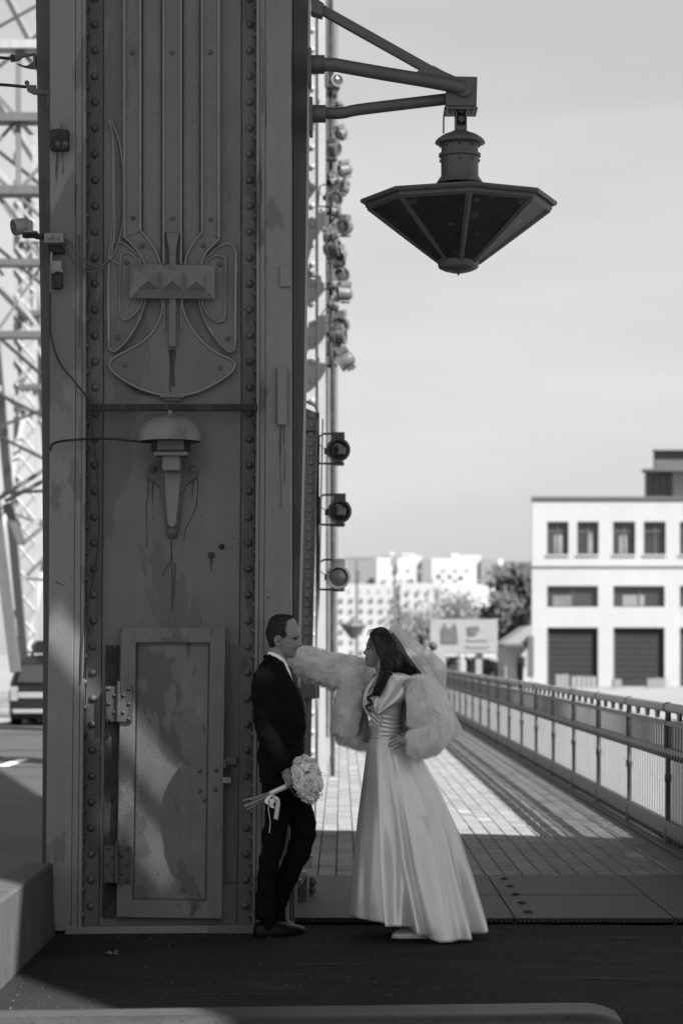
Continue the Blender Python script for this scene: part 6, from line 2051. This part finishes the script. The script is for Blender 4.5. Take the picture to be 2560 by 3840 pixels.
cap(bh, b_keep, lambda u, v: 24 + 8 * mnoise.noise((u * 0.012, v * 0.012, 2)), 60, 90, v1=940).build('hair', m_hair_b, bride, smooth=180)
sd_ = MB()
rnd = random.Random(17)
def strand(pts, r, wob, ph, fr):
    sp = spline(pts, 7)
    k = len(sp)
    path = []
    for i, (u, v, d) in enumerate(sp):
        t = i / (k - 1)
        a = wob * min(1, t * 1.6)
        x, y, z = bh.w(u + a * math.sin(ph + fr * t * 6.28), v, d + a * 0.0011 * math.cos(ph + fr * t * 6.28))
        path.append((x, y, z))
    sd_.tube(path, [r * (1 - 0.6 * i / (k - 1)) for i in range(k)], 4)
for k in range(150):   # over the crown and down the back
    d0 = rnd.uniform(-0.07, 0.03); o = rnd.uniform(0, 1)
    dd = -abs(d0) * 0.3 - 0.05 * (1 - o)
    strand([(400 + 120 * o, 215 + 40 * (1 - o) + abs(d0) * 900, d0), (560 + 60 * o, 230 + 180 * (1 - o), d0 - 0.02 * (1 - o)), (640 + 150 * o, 450 + 60 * (1 - o), dd - 0.04), (680 + 230 * o, 680, dd - 0.045), (730 + 330 * o, 860 + 30 * rnd.random(), dd - 0.045), (760 + 420 * o + rnd.uniform(-20, 20), 980 + 60 * o + rnd.uniform(-10, 40), dd - 0.04)],
           rnd.uniform(0.0025, 0.005), rnd.uniform(6, 22), rnd.uniform(0, 6), rnd.uniform(1.5, 3))
for k in range(240):    # side sweep past the ear and over the shoulder
    o = rnd.uniform(0, 1)
    strand([(370 + 150 * o, 290 + 20 * o, -0.070 + 0.010 * o), (425 + 235 * o, 520, -0.096 - 0.008 * o), (470 + 260 * o, 720, -0.110 + 0.004 * o), (515 + 240 * o, 900, -0.118), (540 + 130 * o, 1050, -0.125), (470 + 150 * o, 1200, -0.158), (400 + 150 * o, 1330, -0.172), (360 + 110 * o + rnd.uniform(-20, 20), 1450 + rnd.uniform(-40, 60), -0.172)],
           rnd.uniform(0.0025, 0.005), rnd.uniform(8, 26), rnd.uniform(0, 6), rnd.uniform(2, 4))
for k in range(70):    # curled ends behind the shoulder
    o = rnd.uniform(0, 1)
    strand([(700 + 160 * o, 560 + 60 * o, -0.05), (780 + 150 * o, 740, -0.05 + rnd.uniform(-0.03, 0.06)), (850 + 170 * o, 850 + 20 * o, -0.045 + rnd.uniform(-0.03, 0.06)), (930 + 270 * o, 930 + 60 * o + rnd.uniform(-30, 30), -0.04), (960 + 330 * o, 1010 + 80 * o + rnd.uniform(-40, 40), -0.03)], rnd.uniform(0.003, 0.0055), rnd.uniform(22, 46), rnd.uniform(0, 6), rnd.uniform(2.5, 4.5))
for (dx, dv, r) in ((0, 0, 0.006), (10, 12, 0.005), (-8, -6, 0.0045), (4, 24, 0.004), (16, -10, 0.0045)):   # long curl on the chest
    strand([(420 + dx, 1400 + dv, -0.17), (330 + dx, 1480 + dv, -0.17), (235 + dx, 1545 + dv, -0.168), (300 + dx, 1600 + dv, -0.165), (320 + dx, 1650 + dv, -0.165), (235 + dx, 1690 + dv, -0.162), (215 + dx, 1730 + dv, -0.16), (280 + dx, 1780 + dv, -0.16), (312 + dx * 0.6, 1812 + dv, -0.16)], r, 4, 0.5, 1)
for (p_, r) in (([(440, 1230, -0.16), (350, 1280, -0.165), (300, 1400, -0.16), (270, 1430, -0.16), (330, 1450, -0.16)], 0.003), ([(400, 1300, -0.16), (290, 1360, -0.16), (260, 1420, -0.16), (300, 1450, -0.16)], 0.0025),
                ([(300, 360, -0.055), (285, 430, -0.056), (300, 520, -0.064), (340, 610, -0.07), (372, 690, -0.074), (360, 760, -0.072), (320, 785, -0.066), (275, 782, -0.06)], 0.0018), ([(330, 350, -0.06), (320, 450, -0.066), (335, 560, -0.072), (370, 640, -0.076)], 0.003), ([(290, 370, -0.05), (300, 480, -0.06), (330, 590, -0.068)], 0.002)):
    strand(p_, r, 2, 0, 1)
for k in range(26):    # fly-away wisps over the forehead and crown
    u0 = rnd.uniform(330, 520)
    strand([(u0 + 90, 200, 0), (u0, 175 + abs(u0 - 450) * 0.35, rnd.uniform(-0.03, 0.03)), (u0 - 70, 215 + rnd.uniform(0, 60), rnd.uniform(-0.04, 0.02)), (u0 - 100, 290 + rnd.uniform(0, 50), rnd.uniform(-0.05, 0))], 0.0011, 6, rnd.uniform(0, 6), 1)
sd_.build('hair_strands', m_hair_b, bride, smooth=180, kind='stuff')

# gown: bodice with wrap pleats
rings = []
lv_ = [(2548, 1404, 1500, 0.135), (2575, 1379, 1512, 0.158), (2594, 1369, 1514, 0.163), (2618, 1365, 1512, 0.163), (2645, 1368, 1508, 0.158), (2674, 1377, 1504, 0.148), (2695, 1386, 1502, 0.138), (2722, 1388, 1503, 0.130), (2750, 1390, 1500, 0.127), (2766, 1388, 1502, 0.130)]
n = 110
for i in range(60):
    py = 2548 + (2766 - 2548) * i / 59
    a = interp([(q[0], q[1]) for q in lv_], py); c = interp([(q[0], q[2]) for q in lv_], py); h = interp([(q[0], q[3]) for q in lv_], py)
    ring = []
    for j in range(n):
        th = 2 * math.pi * j / n
        cc, ss = math.cos(th), math.sin(th)
        x = (P(a, py, WY)[0] + P(c, py, WY)[0]) / 2 + (P(c, py, WY)[0] - P(a, py, WY)[0]) / 2 * math.copysign(abs(cc) ** 0.87, cc)
        px = VX + x * F / WY
        # pleats run round the waist and rise steeply over the bust to the front
        if px > 1418:
            ph = py + (px - 1418) * 0.02 * math.sin(py * 0.05) + 6 * mnoise.noise((px * 0.02, py * 0.03, 1))
            amp = 0.0048 * min(1, max(0, (py - 2668) / 20)) * min(1, (px - 1418) / 18)
            pl_ = amp * (math.sin(ph * 0.40) + 0.5 * math.sin(ph * 0.73 + px * 0.03))
        else:
            ph = py - (1418 - px) * -1.9
            pl_ = 0.004 * math.sin(ph * 0.33) * min(1, max(0, (2735 - py) / 20))
        ring.append((x + pl_ * cc, WY + (h + pl_) * math.copysign(abs(ss) ** 0.87, ss) , PZ(py, WY)))
    rings.append(ring)
b_ = MB(); b_.loft(rings); b_.build('bodice', m_satin, bride, smooth=180)
# draped satin cap sleeve falling from the near shoulder
def drape(edgeA, edgeB, nu, nv, yfun, fold, name, m_, th=0.004, parent=bride):
    eA, eB = spline(edgeA, 8), spline(edgeB, 8)
    def samp(e, t):
        q = t * (len(e) - 1); i = min(int(q), len(e) - 2); f_ = q - i
        return [e[i][k] * (1 - f_) + e[i + 1][k] * f_ for k in range(2)]
    vs_, fs_ = [], []
    for i in range(nu + 1):
        t = i / nu
        A, B = samp(eA, t), samp(eB, t)
        for j in range(nv + 1):
            s_ = j / nv
            px, py = A[0] * (1 - s_) + B[0] * s_, A[1] * (1 - s_) + B[1] * s_
            vs_.append(P(px, py, WY + yfun(t, s_) + fold(t, s_)))
    for i in range(nu):
        for j in range(nv):
            a = i * (nv + 1) + j
            fs_.append((a, a + 1, a + nv + 2, a + nv + 1))
    b_ = MB(); b_.add(vs_, fs_)
    o = b_.build(name, m_, parent, smooth=180)
    if th:
        sm = o.modifiers.new('solid', 'SOLIDIFY'); sm.thickness = th; sm.offset = 1
    return o
drape([(1462, 2540), (1436, 2580), (1412, 2624), (1404, 2652), (1416, 2676)], [(1478, 2524), (1520, 2528), (1544, 2548), (1538, 2590), (1514, 2624), (1470, 2652), (1418, 2677)], 30, 60,
      lambda t, s_: -0.150 - 0.055 * math.sin(math.pi * min(1, s_ * 1.05)) ** 0.6 * (1 - 0.35 * t) + 0.05 * max(0, s_ - 0.75) * 4 * (1 - t) * 0.6,
      lambda t, s_: 0.0075 * math.sin(14 * (s_ * (0.35 + 0.65 * t)) + 5.5 * t * s_ + 0.6) * math.sin(math.pi * s_) ** 0.5 * (0.4 + 0.6 * min(1, s_ * 2)), 'cap_sleeve', m_satin)
# crossing wrap band along the neckline
for (q, r) in (([(1412, 2536, -0.07), (1388, 2575, -0.10), (1374, 2620, -0.115), (1384, 2660, -0.135), (1408, 2690, -0.148), (1428, 2708, -0.146)], 9), ([(1404, 2545, -0.05), (1378, 2585, -0.08), (1367, 2630, -0.09), (1376, 2668, -0.11), (1396, 2696, -0.135), (1424, 2718, -0.142)], 9),
               ([(1420, 2600, -0.155), (1408, 2640, -0.16), (1414, 2672, -0.16), (1426, 2700, -0.152)], 7)):
    b_ = MB(); sp = spline(q, 8); b_.tube([P(a, b, WY + d) for a, b, d in sp], [r / 676 * (0.5 + 0.5 * math.sin(math.pi * min(1, 0.15 + i / len(sp)))) for i in range(len(sp))], 10, squash=0.55); b_.build('neck_band', m_satin, bride, smooth=180)
# skirt
L_t = [(2755, 1390), (2804, 1374), (2916, 1358), (3061, 1337), (3206, 1320), (3372, 1304), (3428, 1302), (3520, 1300)]
R_t = [(2755, 1500), (2800, 1552), (2849, 1590), (2949, 1644), (3048, 1689), (3131, 1727), (3227, 1756), (3301, 1781), (3384, 1805), (3451, 1824), (3520, 1835)]
D_t = [(2755, 0.125), (2800, 0.165), (2900, 0.215), (3100, 0.275), (3300, 0.33), (3450, 0.36)]
nph, nt_ = 420, 80
rows_ = []
def hem_z(ph):
    d = math.degrees(ph)
    return interp([(-190, 0.10), (-110, 0.115), (-60, 0.11), (-35, 0.105), (-24, 0.092), (-12, 0.085), (-3, 0.06), (7, 0.02), (16, 0.004), (40, 0.012), (62, 0.03), (90, 0.072), (130, 0.09), (175, 0.1), (330, 0.1)], d)
FOLDS = [(-176, 9, 0.9, 0.1), (-150, 8, 0.8, 0.2), (-128, 10, 1.0, 0.0), (-104, 7, 0.8, 0.1), (-84, 8, 0.9, 0.0), (-66, 5, 0.55, 0.25), (-44, 13, 0.35, 0.4),
         (-14, 3.4, 0.5, 0.0), (-4, 2.8, 0.8, 0.05), (24, 11, 0.55, 0.4), (44, 5, 0.95, 0.28), (66, 6.5, 1.3, 0.0), (85, 6, 1.0, 0.2),
         (104, 8, 0.9, 0.0), (126, 8, 1.0, 0.1), (150, 9, 0.9, 0.0), (172, 8, 0.8, 0.1), (196, 9, 0.9, 0), (220, 9, 0.9, 0), (245, 9, 0.9, 0), (270, 8, 0.9, 0), (295, 8, 0.7, 0), (318, 10, 0.4, 0.2)]
def folds(ph, t):
    d = math.degrees(ph)
    q = 0.0
    for (c, w, a, t0) in FOLDS:
        k = max(0.0, (t - t0) / (1 - t0))
        cc = c + 7 * (1 - t) * math.sin(c * 0.7) + 2.5 * math.sin(5 * t + c)
        ww = w * (0.75 + 0.5 * t)
        for sh in (-360, 0, 360):
            x = (d - cc - sh) / ww
            if abs(x) < 3.5:
                q += a * k ** 0.7 * (math.exp(-x * x) - 0.42 * math.exp(-((x - 1.9) / 0.9) ** 2))
    return q + 0.16 * mnoise.noise((ph * 2.2, t * 3.0, 1)) + 0.03 * mnoise.noise((ph * 6, t * 6, 4))
for i in range(nt_ + 1):
    t = i / nt_
    row = []
    phs = R(-30 + 15 * t)
    for j in range(nph + 1):
        u = j / nph
        ph = phs - R(5 + 6 * t) + u * (2 * math.pi + R(11 + 6 * t))      # flap starts a little left of the slit and the cloth ends tucked behind it
        phn = (ph + math.pi) % (2 * math.pi) - math.pi
        zt = PZ(2755, WY)
        z = zt + (hem_z(phn) - zt) * t
        py = VY + (CAM_H - z) * F / WY
        xl_, xr_ = P(interp(L_t, py), 0, WY)[0], P(interp(R_t, py), 0, WY)[0]
        c = (xl_ + xr_) / 2; a = (xr_ - xl_) / 2
        d = interp(D_t, py)
        amp = 0.004 + 0.105 * t ** 0.9
        left_smooth = 0.35 + 0.65 * min(1, max(0, (math.degrees(phn) + 40) / 40)) if phn < 0 else 1.0
        f_ = amp * folds(ph, t) * left_smooth
        f_ += 0.065 * t * math.exp(-((u) / 0.02) ** 2) + 0.018 * min(1, t * 4) * max(0, 1 - u / 0.10)          # near flap lies outside
        f_ -= 0.095 * min(1, t * 2) * max(0, (u - 0.955) / 0.045)
        edge = abs(math.sin(phn))
        e_ = min(1, max(0, (edge - 0.6) / 0.4)); e_ = e_ * e_ * (3 - 2 * e_)
        fx = f_ * (1 - 0.6 * e_)
        row.append((c + (a - 0.02 * t + fx * 0.6) * math.sin(ph), WY - (d + f_ * 1.25) * math.cos(ph), z + 0.004 * mnoise.noise((ph * 3, t * 4, 2)) * t))
    rows_.append(row)
b_ = MB()
vs_ = [p for r_ in rows_ for p in r_]
fs_ = []
for i in range(nt_):
    for j in range(nph):
        a = i * (nph + 1) + j
        fs_.append((a, a + 1, a + nph + 2, a + nph + 1))
b_.add(vs_, fs_)
sk = b_.build('skirt', m_satin, bride, smooth=180)
sm = sk.modifiers.new('solid', 'SOLIDIFY'); sm.thickness = 0.004; sm.offset = -1
# shoe
sh = MB(); rr = []
for (px, zt, hw) in ((1467, 0.014, 0.004), (1472, 0.026, 0.012), (1485, 0.042, 0.024), (1505, 0.056, 0.032), (1530, 0.066, 0.034), (1560, 0.075, 0.03), (1600, 0.08, 0.026)):
    Y = 13.22
    rr.append([(PX(px, Y), Y + a * hw, 0.003 + b * zt) for a, b in ((-1, 0), (-1, 0.4), (-0.7, 0.8), (0, 1), (0.7, 0.8), (1, 0.4), (1, 0))])
sh.loft(rr); sh.build('shoe', m_satin, bride, smooth=60)

# fur jacket
def flow_to(pts):
    """flow field pointing along a polyline (world)"""
    pts = [np.array(q) for q in pts]
    def f(q):
        best, d = None, 1e9
        for a, b in zip(pts[:-1], pts[1:]):
            m_ = (a + b) / 2
            dd = np.sum((q - m_) ** 2)
            if dd < d:
                d, best = dd, (b - a)
        return best / (np.linalg.norm(best) + 1e-9) + np.array([0, 0, -0.45])
    return f
pelt1 = [limb([(1376, 2528, 0.10, 46), (1330, 2532, 0.115, 58), (1280, 2520, 0.12, 54), (1220, 2506, 0.125, 50), (1160, 2486, 0.13, 46), (1122, 2468, 0.135, 36), (1106, 2460, 0.14, 26)], WY, 22),
         limb([(1335, 2540, 0.10, 44), (1314, 2600, 0.09, 42), (1304, 2660, 0.08, 38), (1294, 2712, 0.075, 39), (1290, 2745, 0.08, 34)], WY, 20),
         limb([(1284, 2745, 0.08, 26), (1310, 2764, 0.10, 20), (1345, 2778, 0.125, 15), (1376, 2788, 0.15, 11)], WY, 12)]
f1 = flow_to([P(1376, 2528, WY + 0.1), P(1280, 2520, WY + 0.12), P(1160, 2486, WY + 0.13), P(1100, 2460, WY + 0.14)])
f1b = flow_to([P(1335, 2540, WY + 0.1), P(1300, 2660, WY + 0.08), P(1290, 2800, WY + 0.08)])
zsplit = PZ(2575, WY)
base1 = fuse(pelt1, 0.011, 4)
place(fur_mesh(base1, 42000, 0.044, 0.0017, lambda q: f1(q) if q[2] > zsplit else f1b(q), 5, 'fur'), 'fur_jacket', m_fur, bride)
pelt2 = [limb([(1548, 2556, -0.16, 20), (1572, 2586, -0.18, 38), (1590, 2630, -0.20, 54), (1604, 2680, -0.21, 62), (1634, 2705, -0.215, 50)], WY, 22),
         limb([(1640, 2690, -0.21, 46), (1625, 2740, -0.23, 50), (1590, 2776, -0.24, 50), (1556, 2782, -0.245, 40), (1542, 2784, -0.245, 28)], WY, 22),
         limb([(1560, 2562, -0.10, 26), (1600, 2600, -0.06, 44), (1630, 2680, -0.04, 48), (1622, 2770, -0.06, 38), (1606, 2812, -0.07, 22)], WY, 18)]
f2 = flow_to([P(1560, 2560, WY - 0.2), P(1600, 2640, WY - 0.2), P(1640, 2700, WY - 0.2), P(1600, 2770, WY - 0.22), P(1530, 2790, WY - 0.22)])
base2 = fuse(pelt2, 0.011, 4)
place(fur_mesh(base2, 42000, 0.044, 0.0017, f2, 6, 'fur'), 'fur_sleeve', m_fur, bride)
# lining of the open jacket
drape([(1372, 2520), (1356, 2580), (1346, 2650), (1330, 2728), (1322, 2766)], [(1396, 2528), (1380, 2590), (1372, 2650), (1390, 2730), (1392, 2792)], 24, 14,
      lambda t, s_: 0.06 + 0.02 * math.sin(3 * t) + 0.05 * s_, lambda t, s_: 0.008 * math.sin(9 * s_ + 6 * t) + 0.005 * math.sin(20 * t), 'jacket_lining', m_lining)
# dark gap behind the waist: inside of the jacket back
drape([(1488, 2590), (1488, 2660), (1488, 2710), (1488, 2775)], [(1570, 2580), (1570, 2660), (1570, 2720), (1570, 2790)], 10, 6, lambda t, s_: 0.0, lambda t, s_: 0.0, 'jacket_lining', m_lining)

# veil
vl = bpy.data.objects.new('veil', None)
COL.objects.link(vl); vl.parent = bride; vl.location = (0, 0.1, 1.5)
def wrinkle(fr, am, ph):
    return lambda t, s_: am * (0.3 + t) * math.sin(fr * s_ + ph + 1.5 * t) + am * 0.5 * math.sin(fr * 2.3 * s_ + 4 * t)
drape([(1457, 2364), (1474, 2392), (1504, 2440), (1540, 2494), (1580, 2540), (1622, 2600), (1652, 2690), (1672, 2790)], [(1480, 2337), (1504, 2372), (1556, 2430), (1610, 2498), (1650, 2565), (1676, 2620), (1704, 2680), (1735, 2738)], 50, 26,
      lambda t, s_: 0.0 + 0.05 * t, wrinkle(7, 0.009, 0.3), 'veil_layer', m_veil, 0, vl)
drape([(1462, 2356), (1500, 2398), (1560, 2450), (1610, 2500), (1648, 2560), (1668, 2600)], [(1496, 2338), (1522, 2370), (1570, 2410), (1630, 2453), (1664, 2486), (1676, 2516)], 40, 22,
      lambda t, s_: 0.06 + 0.05 * t, wrinkle(5, 0.012, 1.0), 'veil_layer', m_veil, 0, vl)
drape([(1457, 2372), (1458, 2352), (1470, 2338), (1490, 2337)], [(1464, 2378), (1478, 2366), (1492, 2358), (1506, 2366)], 14, 8, lambda t, s_: -0.04 + 0.02 * t, wrinkle(6, 0.004, 0), 'veil_layer', m_veil, 0, vl)
drape([(1640, 2600), (1660, 2680), (1668, 2760), (1664, 2800)], [(1676, 2610), (1708, 2680), (1730, 2730), (1722, 2762)], 20, 16, lambda t, s_: 0.12, wrinkle(9, 0.012, 2), 'veil_layer', m_veil, 0, vl)

# pedestrian far behind, seen past the veil
WPY = 62.0
pd_ = thing('person', 'blurred walker in a light coat on the walkway behind the veil', 'person', (PX(1640, WPY), WPY, ZD))
wk = MB()
rr = [loft_body([(2448, 1606, 1668, 0.15), (2475, 1612, 1672, 0.2), (2540, 1622, 1668, 0.2), (2590, 1628, 1672, 0.2)], WPY),
      limb([(1608, 2470, 0, 6), (1650, 2520, -0.2, 9), (1662, 2570, -0.2, 8), (1664, 2600, -0.2, 6)], WPY),
      limb([(1617, 2436, 0, 9), (1619, 2428, 0, 13), (1620, 2420, 0, 12)], WPY, 12), limb([(1622, 2440, 0, 7), (1628, 2460, 0, 8)], WPY, 10),
      limb([(1640, 2580, 0, 13), (1636, 2630, 0, 10), (1632, 2668, 0, 7)], WPY), limb([(1655, 2580, 0.1, 13), (1662, 2630, 0.1, 10), (1668, 2668, 0.1, 7)], WPY)]
m_coat = mat('light grey coat', 0.13, 0.8, 0.1, 4)
place(fuse(rr, 0.03, 2), 'body', m_coat, pd_)
b_ = MB(); b_.lathe([(0.001, -0.12), (0.09, -0.08), (0.115, 0.0), (0.08, 0.09), (0.001, 0.12)], P(1622, 2424, WPY), 12); b_.build('hair', m_hair_b, pd_, smooth=60)
p2 = thing('person', 'tiny dark-clothed walker in front of the little house', 'person', (PX(1948, 110), 110, -0.3))
place(fuse([loft_body([(2480, 1938, 1958, 0.15), (2510, 1936, 1962, 0.18), (2570, 1940, 1960, 0.15)], 110), limb([(1949, 2472, 0, 5), (1949, 2464, 0, 7)], 110, 8), limb([(1946, 2560, 0, 7), (1944, 2605, 0, 5)], 110, 8), limb([(1953, 2560, 0, 7), (1955, 2605, 0, 5)], 110, 8)], 0.05, 1), 'body', m_suit, p2)
